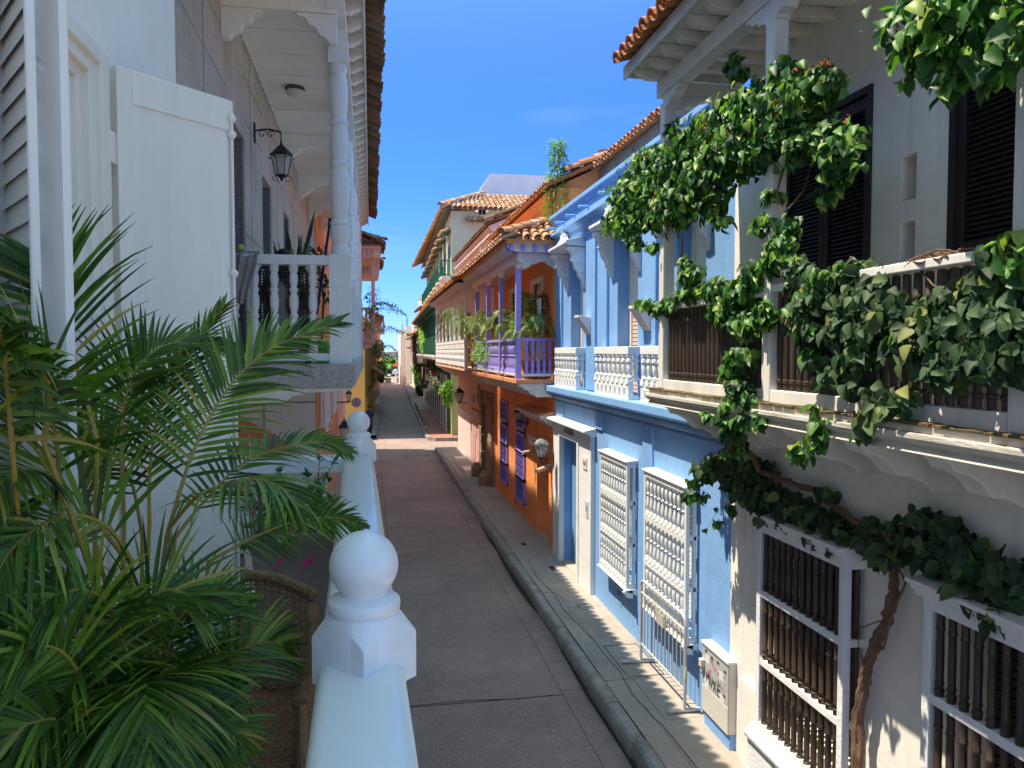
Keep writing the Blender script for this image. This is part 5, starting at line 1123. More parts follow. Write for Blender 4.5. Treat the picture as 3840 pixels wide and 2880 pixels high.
def gl(s, y, z, h, sp):
    G_ = {'M': [[(0, 0), (.1, 1.1), (.45, .3), (.8, 1.2), (.9, -.1)]], 'U': [[(0, 1), (.1, .1), (.5, -.1), (.7, 1)]], 'X': [[(0, 1), (.8, -.1)], [(.8, 1.05), (0, -.15)]], 'E': [[(.8, 1), (.1, .95), (.05, .5), (.6, .52)], [(.05, .5), (.05, -.1), (.85, -.15)]], 'N': [[(0, 0), (.05, 1), (.6, 0), (.65, 1)]], 'I': [[(.2, 1), (.2, 0)]], 'S': [[(.6, .9), (.1, .8), (.5, .4), (.0, .05)]], '3': [[(0, 1), (.6, .8), (.1, .5), (.6, .2), (0, 0)]]}
    out = []
    for k, c in enumerate(s):
        for p in G_[c]: out.append([(y - (k * sp + a * sp * .85), z + e * h + (k * -.012)) for a, e in p])
    return out
q = x0c - .003
strokes(gl('MUXE', 8.58, 1.02, .13, .095), .0075, 'graffiti', M['blackink'], dr, q); strokes(gl('NNISS', 8.29, 1.13, .05, .035), .003, 'graffiti', M['blackink'], dr, q); strokes(gl('33', 8.47, 1.33, .07, .04), .004, 'graffiti', M['blackink'], dr, q)
random.seed(44)
def scrib(y, z, r, n): return [(y + random.uniform(-r, r), z + random.uniform(-r, r)) for _ in range(n)]
strokes([scrib(8.50, 1.20, .045, 12), scrib(8.37, 1.30, .05, 12), scrib(8.28, 1.27, .03, 8), [(8.09, 1.32), (8.14, 1.26), (8.08, 1.22), (8.13, 1.17), (8.06, 1.14), (8.12, 1.10), (8.07, 1.06)]], .004, 'graffiti', M['pinkink'], dr, q)
# ================================================================ crowd barrier
br = thing('crowd_barrier', 'rusty galvanised tube crowd barrier standing on the pavement in front of the blue house', 'barrier', (3.83, 9.6, .21))
xb = 3.80; ya, yb = 8.83, 10.40
b = MB(); r = .10; S = [(xb, ya, .28)]
S += [(xb, ya, 1.30)] + [(xb, ya + r - r * math.cos(a), 1.33 + r * math.sin(a)) for a in [math.pi / 2 * k / 5 for k in range(1, 6)]] + [(xb, yb - r + r * math.sin(a), 1.33 + r * math.cos(a)) for a in [math.pi / 2 * k / 5 for k in range(0, 6)]] + [(xb, yb, .28)]
b.tube(S, .021, 10); b.tube([(xb, ya, 1.25), (xb, yb, 1.25)], .016, 8); b.tube([(xb, ya, .50), (xb, yb, .50)], .016, 8); b.build('barrier_frame', M['galv'], br, smooth=True)
pm = MB(); pm.tube([(0, 0, .50), (0, 0, 1.25)], .009, 8); n = 11
copies(pm, 'barrier_bar', M['galv'], br, [(xb, ya + (yb - ya) * (k + 1) / (n + 1), 0) for k in range(n)])
b = MB(); b.box(xb - .006, xb + .006, 9.55, 9.82, 1.02, 1.18); b.build('name_plate', M['galv'], br)
b = MB(); b.tube([(3.58, ya, .25), (4.0, ya, .25)], .024, 10); b.build('foot', M['galv'], br, smooth=True)
b = MB(); b.tube([(3.50, yb, .25), (4.0, yb, .25)], .024, 10); b.build('foot', M['galv'], br, smooth=True)
b = MB(); b.tube([(xb, ya - .03, .80), (xb - .02, ya - .035, .66), (xb + .01, ya - .03, .62)], .008, 5); b.build('cable_tie', M['yellowcloth'], br)
# ================================================================ near house on the right with the vine-covered balcony
XN = 4.0; XP = 3.13
nh = thing('balcony_house', 'white plastered house with vine-hung weathered timber balcony, dark louvred doors and dark-barred windows', 'house', (XN, 5.5, 0))
b = MB()
doors = [(5.66, 7.05, 4.3, 6.86), (3.55, 4.80, 4.3, 6.86)]; nich = [(5.14, 5.31, 5.84, 6.18), (5.14, 5.31, 5.34, 5.68)]
gw = [(5.72, 7.02, 1.02, 2.92), (3.35, 4.62, 1.02, 2.92)]
b.wall_y(XN, XN + .45, 1.0, 7.72, .1, 4.2, gw); b.wall_y(XN, XN + .45, 1.0, 7.72, 4.2, 7.75, doors + nich)
b.box(XN + 1.2, 12, 1.0, 7.72, 0, 7.75)
b.build('wall', M['whitewarm'], nh)
b = MB()
for (a, c, z0, z1) in nich:      # splayed niches
    b.mark(); b.poly([(XN + .01, a, z0), (XN + .01, c, z0), (XN + .30, c, z0 + .05), (XN + .30, c - .05, z1 - .12)]); b.poly([(XN + .30, a, z0), (XN + .30, c, z0), (XN + .30, c, z1), (XN + .30, a, z1)]); b.poly([(XN + .0, a, z0), (XN + .30, c, z0 + .02), (XN + .30, c, z1), (XN + .12, a + .02, z1)])
b.build('niche', M['marble'], nh)
def louvre_door(ya, yb, z0, z1, leaves):
    x = XN + .03; fr = MB(); lo = MB(); w_ = (yb - ya) / leaves
    fr.box(x - .05, x + .08, ya, ya + .05, z0, z1); fr.box(x - .05, x + .08, yb - .05, yb, z0, z1); fr.box(x - .05, x + .08, ya + .05, yb - .05, z1 - .06, z1)
    for k in range(leaves):
        a = ya + .05 + (yb - ya - .1) * k / leaves; c = ya + .05 + (yb - ya - .1) * (k + 1) / leaves
        fr.box(x - .02, x + .02, a + .003, a + .07, z0, z1 - .065); fr.box(x - .02, x + .02, c - .07, c - .003, z0, z1 - .065)
        for (zz, hh) in ((z0, .55), (z0 + 1.05, .10), (z1 - .17, .10)): fr.box(x - .018, x + .018, a + .07, c - .07, zz, zz + hh)
        z = z0 + .57
        while z < z1 - .2:
            lo.faces([(x - .012, a + .07, z), (x - .012, c - .07, z), (x + .018, c - .07, z + .036), (x + .018, a + .07, z + .036), (x - .005, a + .07, z + .006), (x - .005, c - .07, z + .006), (x + .022, c - .07, z + .042), (x + .022, a + .07, z + .042)], BOXF)
            z += .038
        fr.box(x - .03, x - .018, a + .01, a + .03, z0 + 1.9, z0 + 1.98)
    fr.box(x + .03, x + .04, ya + .05, yb - .05, z0, z1 - .06)
    o = fr.build('louvred_door', M['doorwood'], nh, bev=.003); lo.build('louvres', M['doorwood'], o)
louvre_door(5.66, 7.05, 4.3, 6.86, 2); louvre_door(3.55, 4.80, 4.3, 6.86, 2)
# balcony floor, mossy ledge, brackets
b = MB(); b.box(3.0, XN, 1.2, 8.02, 4.245, 4.29); b.box(3.02, XN, 1.2, 8.0, 4.17, 4.244)
b.prism([(2.99, 4.13), (3.02, 4.17), (2.98, 4.19), (2.965, 4.215), (2.965, 4.245), (3.04, 4.245), (3.04, 4.12)], 'y', 1.2, 8.05)
b.build('balcony_floor', M['greywood'], nh, bev=.005)
random.seed(17); b = MB()      # moss and plaster crumbs on the ledge
y = 1.5
while y < 8.0:
    l = random.uniform(.1, .3); b.box(2.975 + random.uniform(0, .01), 3.065, y, y + l - .01, 4.289, 4.296 + random.uniform(0, .016)); y += l
b.build('ledge_moss', mat('brown_moss', (.17, .115, .05), 1, .5, 12, 1, 50, dirt=.6, dirtcol=(.05, .04, .02)), nh, bev=.006)
b = MB()
for y in (7.82, 7.0, 6.2, 5.4, 4.6, 3.8, 3.0, 2.2):
    b.mark(); b.prism([(XN, 4.168), (3.08, 4.168), (3.10, 4.12), (3.17, 4.10), (3.22, 4.06), (3.24, 4.02), (3.33, 4.0), (3.42, 3.95), (3.47, 3.89), (3.50, 3.86), (3.60, 3.85), (3.70, 3.80), (3.76, 3.74), (XN, 3.73)], 'y', y, y + .20)
b.build('balcony_bracket', M['whitewood'], nh, bev=.012)
# posts
b = MB(); posts = (7.86, 5.62, 3.2)
for y in posts[:1]: pass
pm = MB(); pm.box(-.065, .065, -.065, .065, -.86, 2.18)
copies(pm, 'post', M['whitewood'], nh, [(XP, y, 5.16) for y in posts], bev=.012, smooth=False)
b = MB(); b.box(XP - .055, XP + .055, 1.5, 7.80, 4.295, 4.40); b.build('bottom_rail', M['whitewood'], nh, bev=.008)
b = MB(); b.box(XP - .07, XP + .07, 5.69, 7.79, 5.135, 5.195); b.box(XP - .07, XP + .07, 3.27, 5.55, 5.16, 5.22); b.box(XP - .07, XP + .07, 1.5, 3.13, 5.18, 5.24); b.box(XP + .066, XN, 7.83, 7.91, 5.135, 5.195); b.box(XP + .066, XN, 7.83, 7.91, 4.295, 4.38); b.build('handrail', M['whitewood'], nh, bev=.01)
pm = MB(); pm.lathe(0, 0, [(.026, 0), (.026, .06), (.034, .065), (.034, .085), (.026, .09), (.027, .12), (.031, .36), (.027, .60), (.033, .61), (.033, .63), (.026, .64), (.024, .76)], 10)
sp = [y for y in [7.72 - .0945 * k for k in range(22)] if y > 5.72] + [5.50 - .0945 * k for k in range(24) if 5.50 - .0945 * k > 3.3] + [3.08 - .0945 * k for k in range(8)]
copies(pm, 'baluster', M['bamboo'], nh, [(XP, y, 4.395) for y in sp] + [(XP + .16 + .11 * k, 7.87, 4.375) for k in range(7)], smooth=40)
# roof over the balcony
b = MB(); bz = 7.42
b.box(XP - .08, XP + .08, 1.2, 8.0, bz, bz + .17); b.box(XP + .08, XN, 7.80, 7.93, bz - .02, bz + .13)
b.box(XP + .08, XN, 7.80, 7.93, bz - .16, bz - .10) if 0 else None
b.build('eave_beam', M['whitewood'], nh, bev=.01)
b = MB()
for y in posts:
    for sg in ((1, -1) if y < 7 else (-1,)):
        b.mark()
        b.prism([(y, bz - .001), (y + sg * .40, bz - .001), (y + sg * .40, bz - .035), (y + sg * .33, bz - .05), (y + sg * .31, bz - .08), (y + sg * .22, bz - .09), (y + sg * .19, bz - .125), (y + sg * .10, bz - .14), (y + sg * .08, bz - .165), (y, bz - .17)], 'x', XP - .06, XP + .06)
b.mark(); b.prism([(XP, bz - .021), (XP + .44, bz - .021), (XP + .44, bz - .05), (XP + .34, bz - .07), (XP + .30, bz - .11), (XP + .18, bz - .13), (XP + .15, bz - .17), (XP, bz - .18)], 'y', 7.80, 7.92)
b.build('post_capital', M['whitewood'], nh, bev=.006)
b = MB()
rz = lambda x: bz + .17 + (x - XP) * .05
for k in range(22):
    y = 7.98 - .335 * k
    if y < 1.3: break
    b.mark(); b.box(XP - .10, XN, y - .10, y, bz + .171, bz + .27)
    b.prism([(XP - .10, bz + .27), (XP - .10, bz + .171), (XP - .22, bz + .175), (XP - .26, bz + .19), (XP - .28, bz + .21), (XP - .315, bz + .215), (XP - .33, bz + .24), (XP - .36, bz + .245), (XP - .36, bz + .27)], 'y', y - .10, y)
b.build('rafter', M['whitewood'], nh, bev=.006)
b = MB(); x = XP - .40
while x < XN: b.box(x, min(XN, x + .16) - .004, 1.2, 8.06, bz + .272, bz + .292); x += .16
b.build('roof_boards', M['whitewood'], nh)
b = MB(); b.box(XP - .42, XP - .40, 1.2, 8.10, bz + .21, bz + .35); b.box(XP - .40, XN, 8.06, 8.08, bz + .23, bz + .36); b.build('fascia', M['greywood'], nh)
b = MB(); b.prism([(XP - .40, bz + .30), (XP - .40, bz + .33), (XN + 4, bz + 1.9), (XN + 4, bz + .3)], 'y', 1.0, 8.05); b.build('roof', M['mortar'], nh)
random.seed(19); b = MB(); sl_ = math.atan2(.36, 1)
b.tiles((XP - .50, 1.1, bz + .36), (0, 1, 0), (math.cos(sl_), 0, math.sin(sl_)), 33, 9, pitch=.213, length=.36, r=.09); b.build('roof_tiles', M['tile'], nh)
# ground-floor barred windows
def barred(y0, y1, zb, zt):
    xf = XN - .20; b = MB(); t = .075; h = (zt - zb) / 3
    for y in (y0, y1 - t): b.box(xf, xf + .07, y, y + t, zb, zt)
    for k in range(4):
        za = zb + k * h - .035 if 0 < k < 3 else (zb if k == 0 else zt - .07); b.box(xf + .002, xf + .068, y0 + t, y1 - t, za, za + .07)
        for yy in (y0, y1 - .06): b.box(xf + .07, XN, yy, yy + .06, za, za + .065)
    b.prism([(xf - .02, zt + .001), (XN, zt + .001), (XN, zt + .15), (xf - .10, zt + .13), (xf - .10, zt + .10), (xf - .06, zt + .085), (xf - .05, zt + .05), (xf - .02, zt + .04)], 'y', y0 - .07, y1 + .07)
    b.prism([(xf - .02, zb - .001), (XN, zb - .001), (XN, zb - .9), (xf - .04, zb - .9), (xf - .04, zb - .16), (xf - .075, zb - .13), (xf - .085, zb - .09), (xf - .05, zb - .06)], 'y', y0 - .07, y1 + .07)
    o = b.build('window_surround', M['chalk'], nh, bev=.006)
    L = h - .07; pm = MB(); pm.lathe(0, 0, [(.030, 0), (.030, .03), (.034, .035), (.034, .05), (.026, .055), (.026, .08), (.030, .085), (.030, .10), (.025, .11), (.027, L * .5), (.025, L - .16), (.030, L - .15), (.030, L - .135), (.026, L - .125), (.026, L - .03), (.03, L - .02), (.03, L)], 10)
    nb = 12 if y1 - y0 > 1.2 else 11; sp = []
    for r in range(3):
        for k in range(nb): sp.append((xf + .036, y0 + t + (y1 - y0 - 2 * t) * (k + .5) / nb, zb + r * h + .035))
        for k in (0.5,): sp.append((xf + .135, y0 + .03, zb + r * h + .035))
    copies(pm, 'window_bar', M['bamboo'], o, sp, smooth=40)
barred(5.63, 7.08, .92, 2.98); barred(3.22, 4.72, .92, 2.98)
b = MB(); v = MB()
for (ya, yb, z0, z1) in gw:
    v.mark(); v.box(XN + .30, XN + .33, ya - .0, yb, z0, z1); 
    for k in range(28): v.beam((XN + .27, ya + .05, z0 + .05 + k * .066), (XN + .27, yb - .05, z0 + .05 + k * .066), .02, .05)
v.build('dark_inner_shutter', M['doorwood'], nh)  # dark colour stands for the unlit room behind the bars
b = MB(); b.box(XN - .045, XN - .0, 7.12, 7.70, .15, 1.12); b.prism([(XN - .05, 1.12), (XN, 1.12), (XN, 1.16), (XN - .03, 1.16)], 'y', 7.12, 7.70); b.build('base_panel', M['whitewarm'], nh, bev=.01)
b = MB(); b.box(XN - .03, XN, 7.70, 7.725, .15, .55); b.build('downpipe', M['whitewarm'], nh)
# ================================================================ the climbing vine
vine = thing('climbing_vine', 'large glossy vine climbing from a gnarled trunk over the timber balcony', 'vine', (3.85, 5.5, .2))
def C5(x, y, X): return at_x(2600 + x / 1.4057, 1700 + y / 1.4057, X)
def BB(x, y, X): return at_x(2300 + x / 1.4364, 900 + y / 1.4364, X)
def TT(x, y, X): return at_x(2200 + x / 1.3488, y / 1.3488, X)
tr = [(3.86, 5.46, .2), (3.87, 5.50, .7), tuple(C5(862, 1600, 3.86)), tuple(C5(868, 1400, 3.88)), tuple(C5(895, 1230, 3.88)), tuple(C5(925, 1100, 3.87)), tuple(C5(965, 990, 3.86)), tuple(C5(1015, 890, 3.88)), tuple(C5(1045, 780, 3.9)), tuple(C5(1062, 660, 3.9)), tuple(C5(1050, 560, 3.88)), tuple(C5(1035, 430, 3.86))]
random.seed(23); b = MB()
S = []
for a, c in zip(tr, tr[1:]):
    for k in range(5): p = Vector(a).lerp(Vector(c), k / 5); S.append(p + Vector((random.gauss(0, .004), random.gauss(0, .006), 0)))
R_ = [max(.022, .052 - .026 * k / len(S)) * random.uniform(.82, 1.2) for k in range(len(S))]
b.tube(S, R_, 11)
for q in range(6):      # strands wound round the trunk
    T = [p + Vector((math.cos(k * .11 + q * 1.1) * (R_[k] * .85), math.sin(k * .11 + q * 1.1) * (R_[k] * .85), 0)) for k, p in enumerate(S)]; b.tube(T, [.013 * random.uniform(.6, 1.3) for _ in T], 5)
b.tube([C5(925, 1030, 3.86), C5(1000, 1030, 3.83), C5(1020, 960, 3.84), C5(1040, 860, 3.85), C5(1100, 730, 3.87), C5(1120, 680, 3.87), C5(1075, 590, 3.9)], [.014, .012, .011, .010, .010, .009, .008], 6)
b.tube([C5(905, 1135, 3.86), C5(870, 1000, 3.86), C5(880, 920, 3.85), C5(960, 890, 3.85), C5(1035, 870, 3.87)], .005, 5)
b.build('trunk', M['bark'], vine, smooth=80)
b = MB()
limbs = [[C5(1035, 430, 3.86), C5(900, 390, 3.88), C5(760, 280, 3.9), C5(640, 190, 3.9), C5(500, 150, 3.85), C5(350, 90, 3.7), BB(700, 1100, 3.4), BB(740, 960, 3.05), BB(760, 800, 3.0)],
 [C5(1035, 430, 3.86), C5(1150, 360, 3.9), C5(1300, 350, 3.9), C5(1420, 430, 3.9), C5(1520, 560, 3.9), C5(1640, 640, 3.88), C5(1743, 720, 3.85)],
 [TT(990, 1500, 3.1), TT(1040, 1200, 3.12), TT(960, 980, 3.06), TT(1010, 800, 3.2), TT(1030, 600, 3.1), TT(1000, 420, 3.1)],
 [TT(1000, 1080, 3.1), TT(1100, 960, 3.2), TT(1130, 850, 3.3), TT(1100, 700, 3.3)], [TT(480, 1300, 3.1), TT(485, 1200, 3.05), TT(430, 1150, 3.0), TT(400, 1050, 3.0)],
 [TT(1380, 1385, 3.1), TT(1500, 1370, 3.1), TT(1600, 1340, 3.1), TT(1750, 1290, 3.1), TT(1900, 1280, 3.1), TT(2212, 1240, 3.1)],
 [TT(1560, 1350, 3.08), TT(1650, 1330, 3.06), TT(1760, 1305, 3.07), TT(1850, 1290, 3.05)], [TT(1690, 1330, 3.1), TT(1700, 1400, 3.08), TT(1800, 1470, 3.08), TT(1900, 1480, 3.05)], [TT(1490, 1330, 3.05), TT(1500, 1345, 3.08), TT(1600, 1420, 3.08)]]
for k, L in enumerate(limbs):
    P2 = []
    for a, c in zip(L, L[1:]):
        for q in range(4): P2.append(a.lerp(c, q / 4) + Vector((random.gauss(0, .008),) * 3))
    b.mark(); r0 = (.030, .026, .012, .008, .009, .016, .01, .008, .006)[k]; b.tube(P2, [r0 * (1 - .6 * i / len(P2)) for i in range(len(P2))], 6)
    if k in (0, 1, 5):
        for q in range(3): b.tube([p + Vector((random.gauss(0, .02), 0, .02 * math.sin(i * .6 + q * 2))) for i, p in enumerate(P2)], r0 * .35, 5)
b.build('limb', M['bark'], vine, smooth=80)
def clump(blobs, n, size, mats_, name, par, seed, out=(-.55, -.1, .75), sh=.55):
    """leaves in a thick shell round a string of overlapping clumps, with twigs behind them"""
    random.seed(seed); b = MB(); tw = MB(); tot = sum((r[0] * r[1] + r[1] * r[2] + r[0] * r[2]) for c, r in blobs)
    for c, r in blobs:
        m = int(n * (r[0] * r[1] + r[1] * r[2] + r[0] * r[2]) / tot)
        for k in range(m):
            d = Vector((random.gauss(0, 1), random.gauss(0, 1), random.gauss(0, 1))).normalized(); rr = sh + (1.08 - sh) * random.random() ** .6
            if random.random() < .13: rr = random.uniform(1.1, 1.6)
            p = c + Vector((d.x * r[0], d.y * r[1], d.z * r[2])) * rr
            if p.x > 3.985 and p.y < 7.75: continue
            nrm_ = (Vector(out) + d * .7 + Vector((random.gauss(0, .35), random.gauss(0, .35), random.gauss(0, .25)))).normalized()
            dr_ = Vector((random.gauss(-.15, .45), random.gauss(0, .6), random.gauss(-.9, .4)))
            s_ = size * random.uniform(.5, 1.25); b.leaf(p, dr_, nrm_, s_, s_ * random.uniform(.68, .86))
        for k in range(max(2, m // 28)):
            d = Vector((random.gauss(0, 1), random.gauss(0, 1), random.gauss(0, 1))).normalized(); e_ = c + Vector((d.x * r[0], d.y * r[1], d.z * r[2])) * 1.05; tw.tube([c, c.lerp(e_, .5) + Vector((0, 0, .03)), e_], [.005, .004, .002], 4)
    o = b.build(name, mats_, par, smooth=179); tw.build('twig', M['bark'], par); return o
V = Vector
top = [(TT(160, 1110, 3.15), (.12, .35, .16)), (TT(230, 960, 3.12), (.2, .4, .2)), (TT(230, 1120, 3.12), (.15, .3, .14)), (TT(330, 800, 3.1), (.16, .32, .13)), (TT(330, 980, 3.12), (.2, .4, .24)), (TT(400, 1100, 3.12), (.16, .3, .14)), (TT(450, 850, 3.1), (.2, .35, .22)), (TT(470, 1010, 3.1), (.2, .35, .2)), (TT(560, 730, 3.1), (.2, .32, .2)), (TT(600, 890, 3.1), (.2, .32, .2)), (TT(620, 1040, 3.1), (.12, .22, .10)), (TT(690, 620, 3.1), (.2, .3, .18)), (TT(720, 790, 3.1), (.22, .3, .2)), (TT(830, 520, 3.1), (.18, .26, .14)), (TT(860, 680, 3.1), (.22, .28, .2)), (TT(980, 520, 3.1), (.2, .24, .16)), (TT(1010, 660, 3.12), (.2, .24, .18)), (TT(960, 780, 3.12), (.15, .22, .08)), (TT(1110, 480, 3.1), (.18, .2, .16)), (TT(1120, 700, 3.15), (.18, .2, .12)), (TT(1200, 400, 3.1), (.12, .13, .10)), (TT(1230, 700, 3.12), (.14, .16, .12)), (TT(1320, 700, 3.12), (.10, .10, .10)), (TT(1000, 350, 3.08), (.10, .13, .08)), (TT(740, 310, 3.1), (.06, .10, .05)), (TT(770, 360, 3.1), (.06, .10, .06)), (TT(430, 650, 3.1), (.06, .12, .04)), (TT(1270, 850, 3.2), (.10, .12, .10)), (TT(1210, 980, 3.3), (.08, .09, .05)), (TT(690, 1110, 3.1), (.04, .08, .05)), (TT(330, 1240, 3.1), (.04, .1, .05)), (TT(240, 1220, 3.1), (.05, .14, .07))]
clump(top, 7600, .094, M['vinegreen'], 'foliage', vine, 101)
mid = [(TT(290, 1530, 3.08), (.05, .16, .04)), (TT(370, 1550, 3.08), (.07, .2, .06)), (BB(330, 330, 3.08), (.08, .2, .05)), (BB(450, 280, 3.1), (.12, .25, .07)), (BB(560, 260, 3.1), (.12, .22, .08)), (BB(600, 380, 3.07), (.10, .16, .10)), (BB(700, 300, 3.1), (.13, .2, .10)), (BB(780, 200, 3.1), (.12, .16, .10)), (BB(720, 450, 3.04), (.1, .15, .1)), (BB(700, 620, 3.0), (.08, .12, .09)), (BB(640, 700, 3.0), (.07, .12, .08)), (BB(680, 800, 2.98), (.08, .12, .08)), (BB(620, 870, 2.98), (.04, .06, .04)), (BB(730, 860, 2.98), (.05, .07, .05)), (BB(870, 100, 3.1), (.09, .12, .10)), (TT(980, 1260, 3.05), (.08, .12, .12)), (TT(900, 1130, 3.05), (.06, .08, .07)), (TT(940, 990, 3.08), (.05, .07, .05)), (TT(1010, 1150, 3.1), (.07, .08, .08)), (TT(530, 1380, 3.05), (.06, .13, .07)), (TT(500, 1320, 3.05), (.04, .08, .04)), (BB(400, 180, 3.0), (.06, .12, .05)), (BB(820, 400, 3.03), (.06, .09, .1))]
clump(mid, 2900, .09, M['vinegreen'], 'foliage', vine, 102)
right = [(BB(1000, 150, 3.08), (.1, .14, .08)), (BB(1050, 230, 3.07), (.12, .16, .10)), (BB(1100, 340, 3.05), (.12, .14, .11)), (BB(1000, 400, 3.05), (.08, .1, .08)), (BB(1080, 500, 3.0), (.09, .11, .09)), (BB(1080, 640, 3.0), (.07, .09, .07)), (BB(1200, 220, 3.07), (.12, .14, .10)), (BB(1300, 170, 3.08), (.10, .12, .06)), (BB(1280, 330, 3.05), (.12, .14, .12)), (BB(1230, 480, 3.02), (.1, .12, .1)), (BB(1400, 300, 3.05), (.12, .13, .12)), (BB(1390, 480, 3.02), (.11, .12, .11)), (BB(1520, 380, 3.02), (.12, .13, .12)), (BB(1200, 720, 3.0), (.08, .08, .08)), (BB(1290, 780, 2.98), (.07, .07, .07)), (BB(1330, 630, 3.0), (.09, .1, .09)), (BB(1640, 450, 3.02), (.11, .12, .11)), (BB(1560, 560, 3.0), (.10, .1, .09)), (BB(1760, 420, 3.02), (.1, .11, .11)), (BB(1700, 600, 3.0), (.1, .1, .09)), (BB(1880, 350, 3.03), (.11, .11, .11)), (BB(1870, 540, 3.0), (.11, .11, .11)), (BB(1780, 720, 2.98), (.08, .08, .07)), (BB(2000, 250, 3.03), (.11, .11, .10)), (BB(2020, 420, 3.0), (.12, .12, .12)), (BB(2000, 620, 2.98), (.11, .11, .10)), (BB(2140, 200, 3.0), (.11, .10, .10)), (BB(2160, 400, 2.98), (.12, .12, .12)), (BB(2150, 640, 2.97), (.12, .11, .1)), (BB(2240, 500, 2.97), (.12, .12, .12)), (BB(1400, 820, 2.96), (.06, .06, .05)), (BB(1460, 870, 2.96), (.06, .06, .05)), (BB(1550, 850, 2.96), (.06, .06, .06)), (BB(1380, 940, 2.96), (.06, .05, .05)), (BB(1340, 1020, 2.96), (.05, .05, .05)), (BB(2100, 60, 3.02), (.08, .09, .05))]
clump(right, 2300, .094, M['vinedark'], 'foliage', vine, 103, out=(-1.1, -.3, .05))  # darker leaf colour stands for the shade on this stretch of vine
clump([(c + V((-.04, 0, .05)), (r[0] * .6, r[1] * .7, r[2] * .6)) for c, r in right[:8]] + [(BB(2180, 40, 3.0), (.1, .1, .08)), (BB(2212, 130, 3.0), (.1, .1, .08))], 420, .09, M['vinegreen'], 'foliage', vine, 107)
hang = [(BB(590, 950, 2.98), (.06, .09, .05)), (BB(700, 960, 2.98), (.06, .08, .05)), (BB(790, 960, 2.97), (.05, .06, .04)), (BB(640, 1040, 3.1), (.08, .12, .07)), (BB(500, 940, 2.98), (.03, .06, .03)), (BB(1090, 900, 2.96), (.03, .03, .03)), (BB(1100, 1000, 2.95), (.05, .05, .04)), (BB(1090, 1080, 2.95), (.04, .04, .04)), (BB(1010, 1130, 2.95), (.06, .06, .05)), (BB(670, 1110, 3.3), (.09, .12, .06)), (BB(540, 1160, 3.4), (.03, .06, .03)), (BB(440, 1300, 3.5), (.05, .1, .04)), (BB(480, 1370, 3.5), (.05, .09, .03)), (BB(420, 1380, 3.5), (.05, .09, .03)), (BB(625, 1440, 3.6), (.03, .06, .04)), (BB(560, 1520, 3.6), (.03, .05, .03))]
clump(hang, 420, .095, M['vinegreen'], 'foliage', vine, 104)
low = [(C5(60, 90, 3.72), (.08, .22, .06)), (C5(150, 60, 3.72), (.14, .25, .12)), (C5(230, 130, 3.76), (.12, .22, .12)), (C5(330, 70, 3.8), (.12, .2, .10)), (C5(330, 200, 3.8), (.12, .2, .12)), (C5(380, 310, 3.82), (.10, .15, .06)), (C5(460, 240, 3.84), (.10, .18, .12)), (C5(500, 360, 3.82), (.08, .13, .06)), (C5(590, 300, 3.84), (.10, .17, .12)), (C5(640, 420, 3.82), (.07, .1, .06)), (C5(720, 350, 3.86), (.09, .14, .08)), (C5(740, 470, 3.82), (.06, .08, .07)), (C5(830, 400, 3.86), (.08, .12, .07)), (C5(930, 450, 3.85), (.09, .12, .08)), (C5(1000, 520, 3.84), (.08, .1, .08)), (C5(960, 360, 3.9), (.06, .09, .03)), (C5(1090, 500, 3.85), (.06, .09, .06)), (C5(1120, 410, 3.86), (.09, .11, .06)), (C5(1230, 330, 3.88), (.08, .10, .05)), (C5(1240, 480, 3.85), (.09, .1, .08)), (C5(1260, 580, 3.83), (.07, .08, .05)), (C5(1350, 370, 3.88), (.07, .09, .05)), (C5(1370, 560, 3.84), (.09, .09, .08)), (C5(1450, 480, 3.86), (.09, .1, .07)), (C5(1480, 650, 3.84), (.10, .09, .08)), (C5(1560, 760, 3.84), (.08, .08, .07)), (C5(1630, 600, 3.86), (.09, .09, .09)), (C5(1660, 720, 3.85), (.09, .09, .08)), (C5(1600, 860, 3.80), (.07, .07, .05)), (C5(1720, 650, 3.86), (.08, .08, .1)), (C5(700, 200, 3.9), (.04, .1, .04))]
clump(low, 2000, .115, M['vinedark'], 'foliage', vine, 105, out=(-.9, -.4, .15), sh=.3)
corner = [(V((2.72, 3.55, 6.35)), (.16, .16, .14)), (V((2.72, 3.38, 6.22)), (.16, .16, .14)), (V((2.72, 3.12, 6.30)), (.2, .2, .2)), (V((2.75, 3.1, 6.05)), (.16, .14, .12)), (V((2.74, 3.30, 5.99)), (.08, .08, .06)), (V((2.7, 2.7, 6.2)), (.25, .25, .3)), (V((2.75, 2.3, 6.2)), (.3, .3, .3)), (V((2.8, 3.3, 6.6)), (.2, .3, .2))]
clump(corner, 1300, .10, M['vinegreen'], 'foliage', vine, 106)
b = MB(); tw = MB(); random.seed(8)      # one long young shoot reaching out over the balcony, and a few hanging ones
